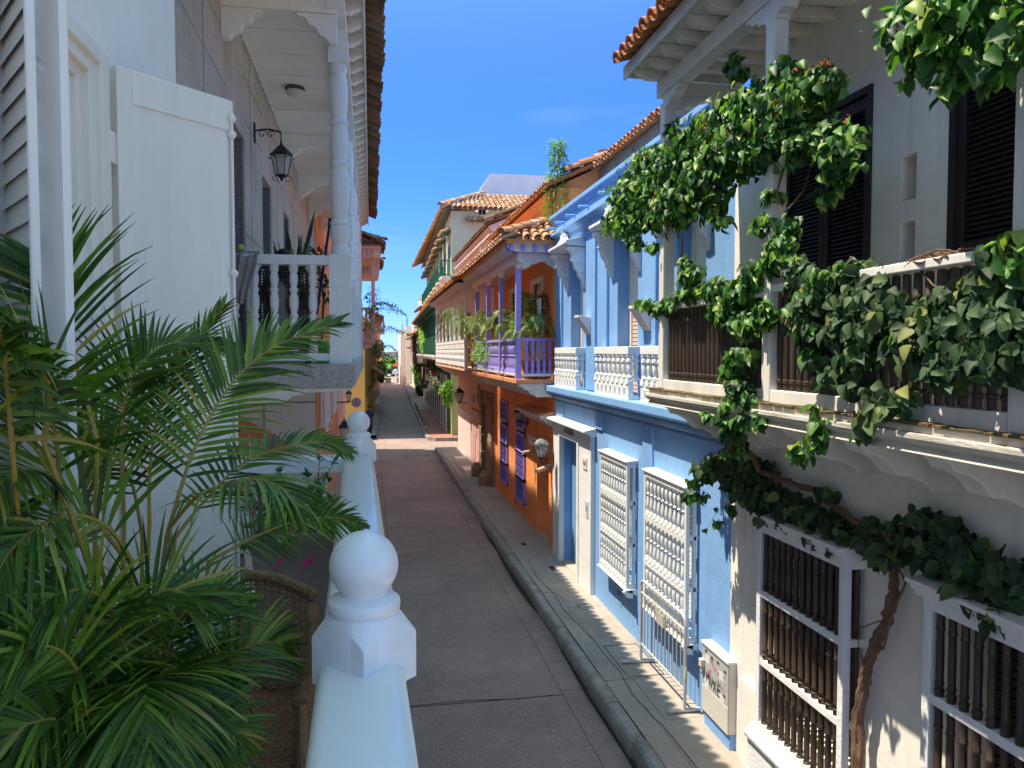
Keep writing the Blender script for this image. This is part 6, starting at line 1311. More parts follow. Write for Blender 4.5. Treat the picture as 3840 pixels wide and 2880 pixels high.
for S in ([TT(1900, 300, 2.72), TT(1840, 318, 2.72), TT(1760, 328, 2.71), TT(1690, 336, 2.70), TT(1640, 352, 2.70), TT(1628, 400, 2.70)], [BB(640, 1090, 3.0), BB(600, 1150, 3.1), BB(520, 1170, 3.2), BB(480, 1200, 3.3)], [BB(620, 1420, 3.7), BB(560, 1460, 3.7), BB(500, 1560, 3.7)], [BB(1110, 900, 2.96), BB(1120, 960, 2.95), BB(1090, 1060, 2.95), BB(980, 1170, 2.95)], [TT(1340, 700, 3.1), TT(1390, 740, 3.1), TT(1380, 820, 3.1)], [TT(160, 1060, 3.1), TT(110, 1010, 3.1), TT(100, 960, 3.1)]):
    tw.mark(); tw.tube(S, [.0035] * (len(S) - 1) + [.001], 4)
    for p in S[1:]:
        for q in range(4): b.leaf(p + V((random.gauss(0, .015), random.gauss(0, .03), random.gauss(0, .02))), (random.uniform(-.6, .3), random.uniform(-1, 1), random.uniform(-1, .2)), (-.6, -.5, .6), .07 * random.uniform(.6, 1.2), .05)
b.build('foliage', M['vinegreen'], vine, smooth=179); tw.build('shoot', M['bark'], vine)
b = MB(); fl = MB(); random.seed(3)      # little dried flower heads
for c, r in top[2:24]:
    for k in range(3):
        d = V((-abs(random.gauss(0, 1)), random.gauss(0, 1), random.gauss(.3, 1))).normalized(); p = c + V((d.x * r[0], d.y * r[1], d.z * r[2])) * 1.1; fl.mark()
        for j in range(7): fl.leaf(p + V((random.gauss(0, .015), random.gauss(0, .02), random.gauss(0, .015))), (random.uniform(-1, 1), random.uniform(-1, 1), random.uniform(-1, 1)), (-.5, -.3, .5), .03, .014)
fl.build('flower', mat('rusty_dry_flowers', (.40, .12, .03), .8, .2, 9, 0), vine)
# ================================================================ orange house on the right with the lilac balcony
oh = thing('orange_house', 'bright orange house with a lilac balcony, purple grilles and clay tiled eaves', 'house', (W, 20, 0))
b = MB(); ent = (17.25, 18.54, .2, 2.25)
b.wall_y(W, W + .6, 16.485, 25.0, .1, 8.28, [ent, (17.85, 19.2, 4.2, 6.50), (20.85, 22.25, 4.2, 6.50)])
b.box(W + 1.5, 12, 16.485, 25.0, 0, 8.2)
b.build('wall', M['orange'], oh)
b = MB(); b.box(W - .05, W, 16.49, 25.0, 7.68, 7.74); b.box(W - .03, W, 16.49, 16.9, .1, 7.0); b.build('wall_moulding', M['orange'], oh, bev=.01)
b = MB(); b.box(W + .60, W + .65, 17.2, 18.6, .2, 2.3); b.build('entrance_door', M['brownwood'], oh)
b = MB(); b.box(W + .02, W + .6, 17.25, 18.54, .15, .24); b.build('threshold', M['marble'], oh)
# wall-top tiles
b = MB(); b.prism([(W - .14, 8.25), (W + .1, 8.36), (W + 6, 11.2), (W + 6, 8.2), (W, 8.1)], 'y', 16.6, 25.0); b.build('roof', M['orangel'], oh)
random.seed(51); b = MB(); b.tiles((W - .21, 16.5, 8.30), (0, 1, 0), (.9, 0, .42), 41, 8); b.ridge((W + .2, 16.5, 8.62), (W + 2.9, 16.5, 9.75), 8, .12); b.build('roof_tiles', M['tile'], oh)
# balcony
b = MB(); b.box(3.12, W, 16.52, 24.0, 3.99, 4.085); b.build('balcony_slab', M['orangetrim'], oh, bev=.01)
b = MB(); b.prism([(W, 3.989), (3.17, 3.989), (3.19, 3.93), (3.27, 3.91), (3.32, 3.86), (3.40, 3.84), (3.44, 3.77), (3.54, 3.74), (3.58, 3.69), (W, 3.69)], 'y', 16.56, 23.9); b.build('balcony_cove', M['whitewood'], oh, bev=.008)
ys = (16.60, 18.80, 20.95, 23.2)
b = MB()
for y in ys: b.mark(); b.box(3.135, 3.255, y, y + .12, 4.086, 6.50)
b.build('post', M['purple'], oh, bev=.01)
b = MB(); b.box(3.14, 3.25, 16.45, 24.1, 6.66, 6.84); b.box(3.25, W, 16.50, 16.61, 6.66, 6.84)
for y in ys: 
    b.prism([(y - .30, 6.658), (y + .42, 6.658), (y + .42, 6.62), (y + .28, 6.60), (y + .22, 6.54), (y + .16, 6.50), (y - .04, 6.50), (y - .10, 6.54), (y - .16, 6.60), (y - .30, 6.62)], 'x', 3.15, 3.24)
b.prism([(3.25, 6.658), (3.62, 6.658), (3.60, 6.62), (3.46, 6.60), (3.40, 6.54), (3.33, 6.50), (3.25, 6.50)], 'y', 16.52, 16.6); b.prism([(4.03, 6.658), (3.78, 6.658), (3.80, 6.62), (3.9, 6.57), (3.97, 6.50), (4.03, 6.50)], 'y', 16.52, 16.6)
b.build('balcony_beam', M['pinkwhite'], oh, bev=.008)
b = MB(); b.box(2.88, W, 16.30, 24.6, 7.02, 7.05)
y = 16.34
while y < 24.5: b.prism([(3.14, 6.845), (2.97, 6.88), (2.93, 6.93), (2.90, 6.95), (2.90, 7.018), (W, 7.018), (W, 6.845)], 'y', y, y + .08); y += .27
b.build('joist', M['pinkwhite'], oh)
b = MB()
for k in range(5): b.box(2.95 + k * .26, 3.02 + k * .26, 16.28, 16.50, 6.86, 7.01)
b.box(2.9, W, 16.50, 16.53, 6.84, 7.02); b.build('joist_end', M['purple'], oh)
b = MB(); b.box(2.85, 2.88, 16.25, 24.6, 7.0, 7.10); b.box(2.88, W, 16.22, 16.25, 7.0, 7.10); b.box(3.22, W, 16.7, 24.5, 6.95, 6.97) if 0 else None
b.build('fascia', M['orangetrim'], oh)
b = MB(); b.poly([(2.85, 16.25, 7.09), (2.85, 24.6, 7.09), (W, 24.6, 7.60), (W, 17.4, 7.60)]); b.poly([(2.85, 16.25, 7.09), (W, 17.4, 7.60), (W, 16.25, 7.09)]); b.build('balcony_roof', M['mortar'], oh)
random.seed(52); b = MB()
nrow = 4; v_ = Vector((1, 0, .43)).normalized(); Lr = 1.18 * 1.09
b.tiles((2.80, 16.2, 7.10), (0, 1, 0), v_, 40, 4, rows=lambda i: min(4, 1 + int(i * .21 / .31)), length=.32)
b.tiles((2.80, 16.2, 7.10), (1, 0, 0), Vector((0, 1, .43)), 6, 4, rows=lambda i: min(4, 1 + int((i + .6) * .21 / .31)), length=.32)
b.ridge((2.74, 16.12, 7.20), (W, 17.4, 7.70), 5, .11)
b.faces([(2.74, 16.14, 7.2), (2.86, 16.26, 7.12), (2.86, 16.26, 7.24), (2.62, 16.02, 7.34)], [(0, 1, 2, 3), (3, 2, 1, 0)])
b.build('roof_tiles', M['tilelight'], oh)
# railing
b = MB(); b.box(3.14, 3.25, 16.72, 24.0, 4.93, 5.0); b.box(3.26, W, 16.62, 16.71, 4.93, 5.0); b.build('handrail', M['purple'], oh, bev=.006)
b = MB(); b.box(3.15, 3.24, 16.72, 24.0, 4.15, 4.21); b.box(3.26, W, 16.63, 16.70, 4.15, 4.21); b.build('bottom_rail', M['whitepaint'], oh, bev=.005)
pm = MB(); pm.lathe(0, 0, vase_prof(.042, 0, .72, 1), 10)
sp = [(3.195, 16.80 + .135 * k, 4.21) for k in range(53)]
sp = [p for p in sp if not any(y - .03 < p[1] < y + .15 for y in ys)]
copies(pm, 'baluster', M['purple'], oh, sp, smooth=50)
pm2 = MB(); pm2.lathe(0, 0, vase_prof(.052, 0, .72, 1), 12)
copies(pm2, 'side_baluster', M['purple'], oh, [(3.38 + .135 * k, 16.665, 4.21) for k in range(5)], smooth=50)
for (ya, yb) in ((17.85, 19.2), (20.85, 22.25)):
    b = MB(); b.box(W - .03, W + .05, ya, ya + .12, 4.1, 6.5); b.box(W - .03, W + .05, yb - .12, yb, 4.1, 6.5); b.box(W - .03, W + .05, ya + .12, yb - .12, 6.38, 6.5); o = b.build('balcony_door', M['whitewarm'], oh)
    b = MB(); b.box(W + .12, W + .15, ya + .12, yb - .12, 4.1, 6.4)
    for k in range(30): b.beam((W + .10, ya + .65, 4.3 + k * .065), (W + .10, yb - .2, 4.3 + k * .065), .03, .05)
    b.build('louvres', M['peach'], o)
b = MB(); b.box(3.75, 3.80, 17.05, 17.35, 4.1, 5.9); b.box(3.7, 3.74, 18.1, 18.6, 4.1, 5.45); o = b.build('board', M['pinkwhite'], None); tag(o, 'weathered white boards leaning on the orange wall behind the balcony palms', 'boards')
# ground floor grilles
for (ya, yb, zs) in ((22.5, 23.68, ((.70, 1.30), (1.30, 1.88), (1.88, 2.45), (2.60, 3.18))), (19.88, 21.10, ((.62, 1.25), (1.25, 1.95), (1.95, 2.46), (2.60, 3.18)))):
    b = MB(); n = 9
    for (a, c) in zs:
        b.box(W - .07, W, ya, ya + .07, a, c); b.box(W - .07, W, yb - .07, yb, a, c); b.box(W - .072, W, ya, yb, a - .03, a + .05); b.box(W - .072, W, ya, yb, c - .04, c + .035)
    o = b.build('window_grille', M['purple'], oh)
    b = MB()
    for (a, c) in zs:
        for k in range(n): b.lathe(W - .035, ya + .10 + (yb - ya - .2) * k / (n - 1), [(r, z) for r, z in vase_prof(.022, a + .05, c - .04, 1)], 6)
    b.build('grille_bars', M['purpled'], o, smooth=50)
    b = MB(); b.box(W - .015, W - .003, ya + .05, yb - .05, zs[0][0], zs[-1][1]); b.build('window_back', M['void'], o)
def canopy(ya, yb, z, pj, nm='canopy'):
    b = MB(); b.prism([(W, z - .26), (W - .10, z - .26), (W - .13, z - .2), (W - pj * .6, z - .16), (W - pj * .75, z - .10), (W - pj + .03, z - .08), (W - pj, z - .03), (W - pj, z), (W, z)], 'y', ya, yb); o = b.build(nm, M['pinkwhite'], oh, bev=.01)
    b = MB(); b.prism([(W - pj - .01, z + .001), (W, z + .001), (W, z + .10)], 'y', ya, yb); b.build('canopy_top', M['orangetrim'], o)
canopy(16.5, 19.45, 3.28, .38); canopy(17.1, 19.0, 2.62, .14)
b = MB()
b.tube([(W + .02, 18.9, 2.20), (W - .32, 18.75, 2.17)], .045, 10); b.mark(); b.tube([(W + .02, 16.95, 2.12), (W - .40, 16.75, 2.02)], .055, 10); b.mark(); b.tube([(W + .02, 17.0, 2.45), (W - .30, 16.85, 2.4)], .05, 10); b.build('roof_pole', M['marble'], oh, smooth=True)
b = MB(); b.box(W - .025, W, 19.35, 19.5, 2.35, 2.58); b.build('meter_plate', M['pinkwhite'], oh)
b = MB(); 
for k in range(6): b.box(W - .006, W, 21.2, 21.5, .35 + k * .05, .375 + k * .05)
b.build('floor_vent', M['greyink'], oh)
make_lantern('wall_lantern', 'black iron lantern on the orange wall beside the lilac grille', (W, 19.6, 2.86), (3.78, 19.6, 2.92), .36, .24, 'plain', 'low')
# palms and planters on the lilac balcony
def potted_palm(name, label, cx, cy, z, hh, rr, nf, seed, matl, grp='potted palms on the lilac balcony', down=.5, leafL=.28):
    random.seed(seed); t = thing(name, label, 'palm', (cx, cy, z), grp)
    b = MB(); b.lathe(cx, cy, [(.16, z + .002), (.21, z + .32), (.23, z + .34), (.23, z + .40), (.19, z + .40)], 16); b.build('pot', M['clay'], t, smooth=True)
    for k in range(nf):
        a = 2 * math.pi * k / nf + random.uniform(-.3, .3); e = random.uniform(.7, 1.1); h = hh * random.uniform(.7, 1.05); r = rr * e
        P = [Vector((cx, cy, z + .38)), Vector((cx + r * .18 * math.cos(a), cy + r * .18 * math.sin(a), z + .38 + h * .5)), Vector((cx + r * .5 * math.cos(a), cy + r * .5 * math.sin(a), z + .38 + h * .85)), Vector((cx + r * .85 * math.cos(a), cy + r * .85 * math.sin(a), z + .38 + h * .82)), Vector((cx + r * 1.12 * math.cos(a), cy + r * 1.12 * math.sin(a), z + .38 + h * (.82 - down * .5)))]
        fb = MB(); palm_frond(fb, P, leafL, .026, n=20, droop=1.1, lift=.15, t0=.3, stem=.010); fb.build('frond', [matl, M['palmstem']], t)
potted_palm('potted_palm', 'palm with dry-tipped fronds spilling through the side balusters of the lilac balcony', 3.55, 16.95, 4.09, 1.15, .62, 15, 61, M['palmsun'], leafL=.26)
potted_palm('potted_palm', 'tall dark green palm against the orange wall behind the first lilac post', 3.80, 17.6, 4.09, 1.75, .55, 13, 62, M['palm'], leafL=.26)
potted_palm('potted_palm', 'pale palm drooping between the first two lilac posts', 3.35, 18.2, 4.09, 1.35, .6, 14, 63, M['palmsun'], leafL=.24)
potted_palm('potted_palm', 'large bushy palm spilling over the end of the lilac balcony beside the salmon house', 3.25, 23.7, 4.09, 1.75, 1.15, 22, 64, M['palmsun'], leafL=.42)
potted_palm('potted_palm', 'green palm in the middle of the lilac balcony behind the posts', 3.5, 21.6, 4.09, 1.5, .8, 14, 65, M['palm'], leafL=.35)
t = thing('flowering_shrub', 'thin flowering shrub with pink blooms hanging over the lilac balusters', 'shrub', (3.2, 22.0, 4.2)); b = MB(); f2 = MB(); random.seed(66)
for k in range(520):
    p = Vector((3.10 + random.gauss(0, .09), 21.8 + random.gauss(0, .9), 4.82 + random.gauss(0, .20) - .1)); b.leaf(p, (random.uniform(-1, .3), random.uniform(-1, 1), random.uniform(-1, .6)), (-.6, -.3, .6), .07, .045)
for k in range(34): p = Vector((3.0 + random.gauss(0, .05), 23.3 + random.gauss(0, .25), 4.88 + random.gauss(0, .08))); f2.leaf(p, (random.uniform(-1, .3), random.uniform(-1, 1), random.uniform(-1, .6)), (-1, -.5, 0), .06, .05)
b.build('foliage', M['lime'], t); f2.build('flower', M['flower'], t)
b = MB(); b.tube([(3.2, 21.5, 4.1), (3.15, 21.8, 4.7), (3.08, 22.3, 4.95)], .01, 5); b.build('stem', M['bark'], t)
# little tree growing out of the orange roof edge
t = thing('roof_sapling', 'slender bright green bamboo-like sapling growing on the roof edge above the blue cornice', 'tree', (4.08, 16.7, 7.6))
b = MB(); b.tube([(4.08, 16.7, 7.5), (4.06, 16.72, 8.1), (4.10, 16.7, 8.7), (4.12, 16.68, 9.35)], [.03, .022, .014, .004], 6); b.build('trunk', M['palmstem'], t)
b = MB(); random.seed(67)
for k in range(1500):
    z = 7.62 + 1.75 * random.random() ** 1.1; r = .26 * (1 - (z - 7.62) / 2.3) + .05 + .10 * math.sin(z * 9) ** 2 * random.random(); a = random.uniform(0, 6.28); p = Vector((4.09 + r * random.random() ** .5 * math.cos(a), 16.7 + r * random.random() ** .5 * math.sin(a) * 1.2, z))
    b.leaf(p, (math.cos(a), math.sin(a), random.uniform(-.9, .4)), (0, 0, 1), .13, .028, .1)
b.build('foliage', M['bamboogreen'], t)
t = thing('satellite_dish', 'small dark dish standing on the roof beside the sapling', 'dish', (5.2, 16.8, 9.0)); b = MB(); b.tube([(5.2, 16.8, 8.85), (5.2, 16.8, 9.15)], .02, 6); b.build('mast', M['iron'], t); b = MB(); b.lathe(5.2, 16.8, [(.02, 9.12), (.10, 9.14), (.16, 9.19), (.165, 9.20), (.10, 9.17), (.01, 9.15)], 14); b.build('dish_bowl', M['lampcap'], t)
# ================================================================ salmon house
sh = thing('salmon_house', 'salmon house with a long pinkish white panelled balcony and a coral stone doorway', 'house', (4.0, 30, 0))
WS = 4.0
b = MB(); b.wall_y(WS, WS + .5, 25.02, 35.7, .1, 3.55, [(25.9, 27.0, .2, 2.9), (28.35, 30.55, .2, 2.46)]); b.build('ground_floor_wall', M['salmon'], sh)
b = MB(); b.box(WS, 12, 25.02, 35.7, 3.55, 8.85); b.box(WS + 1.2, 12, 25.02, 35.7, 0, 3.5); b.build('upper_wall', M['pinkwhite'], sh)
b = MB(); b.box(WS - .015, WS, 31.0, 35.66, .2, 2.1); b.box(WS - .015, WS, 27.9, 28.3, .2, 2.1); b.build('pale_lower_wall', M['pinkwhite'], sh)  # paler pinkish-white strips on the lower salmon wall
b = MB(); b.prism([(WS, 8.35), (WS - .06, 8.35), (WS - .1, 8.42), (WS - .1, 8.47), (WS - .16, 8.5), (WS - .16, 8.56), (WS, 8.6)], 'y', 25.02, 35.75); b.box(WS - .02, WS, 33.0, 33.05, 7.6, 8.9); b.build('wall_moulding', M['pinkwhite'], sh)
random.seed(70); b = MB(); b.tiles((WS - .22, 25.0, 8.84), (0, 1, 0), (.9, 0, .42), 52, 9); b.ridge((WS - .3, 25.0, 8.95), (WS + 2.2, 25.0, 10.0), 7, .12); b.build('roof_tiles', M['tileold'], sh)
b = MB(); b.prism([(WS - .18, 8.80), (WS + 6, 11.5), (WS + 6, 8.5), (WS, 8.5)], 'y', 25.03, 35.8); b.build('roof', M['pinkwhite'], sh)
b = MB(); 
for k in range(3): b.tube([(WS - .12, 27.3 + .1 * k, 7.4), (WS - .12, 27.3 + .1 * k, 8.85)], .008, 5)
b.build('roof_cable', M['whitepaint'], sh)
# coral stone doorway
random.seed(71); b = MB()
for (ya, yb, dx) in ((27.0, 27.62, .16), (25.06, 25.85, .12)):
    z = .2
    while z < 3.3: h = random.uniform(.25, .42); b.box(WS - dx + random.uniform(-.015, .02), WS + .25, ya + random.uniform(0, .03), yb - random.uniform(0, .03), z + .006, min(3.3, z + h)); z += h
b.box(WS - .22, WS + .1, 26.9, 27.72, 2.95, 3.12); b.box(WS - .18, WS + .1, 25.05, 25.95, 2.95, 3.12); b.box(WS - .12, WS + .1, 25.85, 27.0, 2.9, 3.3)
for y in (27.35, 25.4): b.lathe(WS - .22, y, [(.26, .2), (.26, .55), (.2, .62), (.16, .7)], 8)
b.build('stone_doorway', M['coral'], sh, bev=.02)
b = MB(); b.box(WS + .3, WS + .34, 25.85, 27.05, .2, 2.95); b.build('entrance_door', M['brownwood'], sh)
b = MB()
for y in (28.36, 28.95, 29.5, 30.0): b.box(WS - .05 + .02 * (y % 1), WS + .0, y, y + .48, .25, 2.4)
b.box(WS - .02, WS + .02, 28.28, 28.36, .2, 2.5); b.box(WS - .02, WS + .02, 30.55, 30.62, .2, 2.5)
for k in range(14): b.box(WS - .056, WS - .05, 28.98, 29.38, 1.5 + k * .06, 1.53 + k * .06)
b.build('folding_door', M['pink'], sh)
for (y, z0, z1) in ((28.75, 2.75, 3.15), (28.75, 3.18, 3.45)): b = MB(); b.box(WS - .02, WS, y - .5, y + .3, z0, z1); b.build('high_window', M['brownwood'], sh)
b = MB(); b.box(WS - .02, WS, 30.85, 31.05, 1.5, 1.85); b.build('plaque', M['clay'], sh)
b = MB(); b.box(3.45, 3.95, 31.9, 32.6, .2, .226); b.build('door_step', M['pinkwhite'], sh); b = MB(); b.box(3.4, 3.98, 28.2, 29.2, .2, .30); b.build('door_step', M['pinkwhite'], sh)
# balcony
xb_ = 2.97
b = MB(); b.box(xb_, WS, 24.75, 35.9, 4.06, 4.12); b.prism([(WS, 4.059), (xb_ + .03, 4.059), (xb_ + .10, 3.98), (xb_ + .25, 3.92), (xb_ + .4, 3.80), (xb_ + .6, 3.76), (xb_ + .7, 3.62), (WS, 3.60)], 'y', 24.8, 35.85); b.build('balcony_slab', M['salmon'], sh, bev=.01)
ys2 = [24.8 + 1.58 * k for k in range(8)]
pm = MB(); pm.box(-.055, .055, -.055, .055, 0, 1.0); pm.lathe(0, 0, [(.06, 1.0), (.065, 1.06), (.04, 1.1), (.055, 1.2), (.058, 1.5), (.042, 2.2), (.055, 2.24), (.06, 2.3), (.075, 2.34), (.075, 2.45)], 10)
copies(pm, 'post', M['chalk'], sh, [(xb_ + .06, y, 4.12) for y in ys2], smooth=40)
b = MB()
for y0_, y1_ in zip(ys2, ys2[1:]):
    a, c = y0_ + .06, y1_ - .06; x = xb_ + .03
    b.box(x - .02, x + .05, a, c, 4.22, 4.30); b.box(x - .02, x + .05, a, c, 4.98, 5.08); b.box(x - .015, x + .045, a, c, 4.66, 4.72); b.box(x - .015, x + .045, a, c, 4.80, 4.85); b.box(x, x + .02, a, c, 4.3, 4.98)
    for q in range(8): yy = a + (c - a) * (q + .5) / 8; b.lathe(x, yy, vase_prof(.045, 4.30, 4.66, 3), 6)
    for q in range(3): yy = a + (c - a) * (q + .5) / 3; b.box(x - .012, x, yy - .18, yy + .18, 4.87, 4.96)
b.box(xb_ + .1, WS, 24.78, 24.86, 5.0, 5.07); b.box(xb_ + .1, WS, 24.78, 24.86, 4.22, 4.28)
b.build('balcony_panel', M['chalk'], sh, smooth=40)
b = MB(); b.box(xb_, xb_ + .12, 24.7, 36.0, 6.57, 6.75); b.box(xb_ - .25, WS, 24.6, 36.1, 6.86, 6.9)
for y in ys2: b.prism([(y - .3, 6.57), (y + .3, 6.57), (y + .25, 6.52), (y + .08, 6.45), (y - .08, 6.45), (y - .25, 6.52)], 'x', xb_ + .01, xb_ + .11)
y = 24.7
while y < 36: b.box(xb_ - .22, WS, y, y + .07, 6.76, 6.859); y += .33
b.build('balcony_beam', M['pinkwhite'], sh)
b = MB(); b.poly([(xb_ - .3, 24.5, 6.92), (xb_ - .3, 36.2, 6.92), (WS, 36.2, 7.4), (WS, 24.5, 7.4)]); b.build('balcony_roof', M['mortar'], sh)
random.seed(73); b = MB(); b.tiles((xb_ - .36, 24.45, 6.94), (0, 1, 0), (.9, 0, .42), 56, 4); b.ridge((xb_ - .4, 24.45, 7.02), (WS, 24.45, 7.52), 4); b.build('roof_tiles', M['tile'], sh)
b = MB()
for y in (26.0, 28.6, 31.2, 33.8): b.mark(); b.box(WS - .012, WS, y, y + .9, 4.15, 6.3)
b.build('balcony_door', M['brownwood'], sh)
make_lantern('wall_lantern', 'tall black lantern on a scrolled arm on the salmon wall near the corner', (WS, 30.9, 2.62), (3.50, 30.9, 2.68), .62, .40, 'plain', 'low')
t = thing('wall_pot', 'small round wall planter hanging behind the salmon wall lantern', 'planter', (3.8, 30.0, 2.7)); b = MB(); b.lathe(3.85, 30.0, [(.04, 2.62), (.13, 2.75), (.15, 2.95), (.13, 2.96)], 12); b.build('pot', M['pinkwhite'], t, smooth=True)
# ================================================================ tall yellow house with green balconies
ty = thing('tall_yellow_house', 'tall pale yellow house with green-railed balconies and a hipped clay tile roof', 'house', (4.2, 50, 0))
def fx(Y): return 4.25 + .0252 * (Y - 41)
def slant(b, x0f, x1f, ya, yb, z0, z1):
    vs = [(x0f(ya), ya, z0), (x1f(ya), ya, z0), (x1f(yb), yb, z0), (x0f(yb), yb, z0), (x0f(ya), ya, z1), (x1f(ya), ya, z1), (x1f(yb), yb, z1), (x0f(yb), yb, z1)]; b.faces(vs, BOXF)
b = MB(); slant(b, fx, lambda y: 16, 41.0, 70, 0, 4.35); b.build('ground_floor_wall', M['olive'], ty)
b = MB(); slant(b, fx, lambda y: 16, 41.0, 70, 4.35, 12.15); b.build('upper_wall', M['cream'], ty)
b = MB(); b.box(5.68, 6.12, 40.97, 41.0, 11.95, 12.3); o = b.build('gable_window', M['pinkwhite'], ty); b = MB(); b.box(5.72, 5.88, 40.955, 40.969, 11.99, 12.26); b.box(5.92, 6.08, 40.955, 40.969, 11.99, 12.26); b.build('pane', M['void'], o)
random.seed(80)
b = MB(); b.tiles((3.72, 40.55, 12.22), (1, 0, 0), (0, .9, .42), 40, 8, pitch=.27, length=.36, r=.125, rows=lambda i: min(8, 1 + int(i * .9))); b.tiles((3.72, 40.55, 12.22), (0, 1, 0), (.9, .0, .42), 104, 4, pitch=.28, length=.5, r=.125, rows=lambda i: min(4, 1 + i // 2)); b.ridge((3.62, 40.45, 12.33), (6.3, 43.0, 13.55), 9, .16)
b.tiles((5.05, 40.62, 11.55), (1, 0, 0), (0, .7, .7), 4, 1, pitch=.27, r=.12); b.build('roof_tiles', M['tilelight'], ty)
b = MB(); b.faces([(3.75, 40.6, 12.16), (16, 40.6, 12.16), (16, 43.2, 13.5), (6.4, 43.2, 13.5), (3.75 + .75, 70, 12.16), (7.1, 70, 13.5)], [(0, 1, 2, 3), (0, 3, 5, 4)]); b.build('roof', M['mortar'], ty)
b = MB(); b.box(6.9, 16, 44.5, 58, 13, 15.0); b.prism([(6.9, 13), (5.9, 13.4), (6.9, 15.0)], 'y', 44.5, 44.9); b.build('penthouse', mat('lilac_white_plaster', (.80, .74, .79), .85, .12, 2, .2, 20, dirt=.3, dirtcol=(.75, .74, .72)), ty)
def tall_bal(Y, L, z, green=True, slabz=True):
    b = MB(); x = fx(Y) - .48
    b.prism([(fx(Y), z - .32), (x + .15, z - .30), (x + .05, z - .15), (x, z - .1), (x, z), (fx(Y), z)], 'y', Y, Y + L); o = b.build('balcony', M['whitewarm'], ty)
    b = MB(); n = 6
    for k in range(n): b.tube([(x + .03, Y + .05 + (L - .1) * k / (n - 1), z), (x + .03, Y + .05 + (L - .1) * k / (n - 1), z + .85)], .028, 5)
    for k in range(3): b.tube([(x + .03 + .14 * k, Y + .05, z), (x + .03 + .14 * k, Y + .05, z + .85)], .025, 5)
    b.tube([(x + .45, Y + .05, z + .85), (x + .03, Y + .05, z + .85), (x + .03, Y + L - .05, z + .85)], .035, 5); b.tube([(x + .45, Y + .05, z + .08), (x + .03, Y + .05, z + .08), (x + .03, Y + L - .05, z + .08)], .03, 5); b.build('railing', M['dkgreen'], o)
    b = MB(); b.box(fx(Y) - .012, fx(Y) + .1, Y + .3, Y + L - .3, z, z + 1.75); b.build('balcony_door', M['dkgreen'], ty)
    b = MB(); b.prism([(fx(Y), z + 2.55), (fx(Y), z + 2.42), (fx(Y) - .45, z + 2.22), (fx(Y) - .45, z + 2.28)], 'y', Y - .1, Y + L + .1); o = b.build('window_canopy', M['dkgreen'], ty)
    random.seed(int(Y)); b = MB(); b.tiles((fx(Y) - .5, Y - .12, z + 2.28), (0, 1, 0), (.9, 0, .4), int((L + .24) / .25), 1, pitch=.25, length=.5, r=.11); b.build('roof_tiles', M['tilelight'], o)
for k in range(8): tall_bal(41.4 + 3.5 * k, 1.7, 8.75)
for k in range(7): 
    b = MB(); y = 43.1 + 3.5 * k; b.box(fx(y) - .05, fx(y), y + .2, y + .5, 7.3, 12.0); b.build('wall_pilaster', M['whitewarm'], ty)
# first-floor green timber gallery
x_ = lambda y: fx(y) - .85
b = MB(); slant(b, lambda y: x_(y) - .05, fx, 41.3, 70, 4.38, 4.5); 
for k in range(16): b.box(x_(41.5 + k * 1.8) - .12, x_(41.5 + k * 1.8) + .6, 41.4 + k * 1.8, 41.55 + k * 1.8, 4.25, 4.38)
b.build('gallery_floor', M['pinkwhite'], ty)
b = MB()
for k in range(15):
    y = 41.4 + k * 1.95; b.box(x_(y), x_(y) + .14, y, y + .14, 4.5, 6.9)
    if k < 14:
        y2 = y + 1.95
        slant(b, lambda q: x_(q) + .02, lambda q: x_(q) + .08, y + .14, y2, 5.45, 5.55); slant(b, lambda q: x_(q) + .03, lambda q: x_(q) + .06, y + .14, y2, 4.55, 5.45)
        for q in range(3): b.box(x_(y) + .0, x_(y) + .05, y + .3 + q * .5, y + .6 + q * .5, 4.65, 5.35)
b.box(x_(41.4) + .14, fx(41.4), 41.4, 41.46, 4.55, 5.5)
slant(b, x_, lambda y: x_(y) + .14, 41.3, 69, 6.85, 7.0); b.build('gallery_timber', M['dkgreen'], ty)
b = MB(); slant(b, lambda y: x_(y) - .35, fx, 41.0, 70, 7.05, 7.12); b.build('gallery_roof', M['dkgreen'], ty)
random.seed(82); b = MB(); b.tiles((x_(41) - .42, 40.9, 7.15), (.0252, 1, 0), (.9, 0, .42), 110, 4, pitch=.265, r=.11); b.build('gallery_roof_tiles', M['tile'], ty)
b = MB()
for k in range(12):
    y = 42.0 + k * 2.3; xx = fx(y); b.mark()
    b.box(xx - .05, xx, y, y + 1.1, .4, 3.5)
b.build('ground_floor_opening', M['void'], ty)
b = MB()
for k in range(12):
    y = 42.0 + k * 2.3; xx = fx(y); b.mark()
    b.box(xx - .12, xx - .05, y - .14, y, .2, 3.9); b.box(xx - .2, xx - .05, y - .1, y + 1.2, 3.5, 3.6)
    for z in (1.3, 2.2, 3.0): b.box(xx - .1, xx - .06, y, y + 1.1, z, z + .06)
    for q in range(5): b.box(xx - .09, xx - .06, y + .1 + q * .22, y + .13 + q * .22, .4, 3.5)
b.build('window_frame', M['dkgreen'], ty)
b = MB()
for k in range(12):
    y = 42.0 + k * 2.3; xx = fx(y); b.mark(); b.box(xx - .16, xx - .05, y + 1.1, y + 1.25, .2, 3.4)
b.build('white_jamb', M['pinkwhite'], ty)
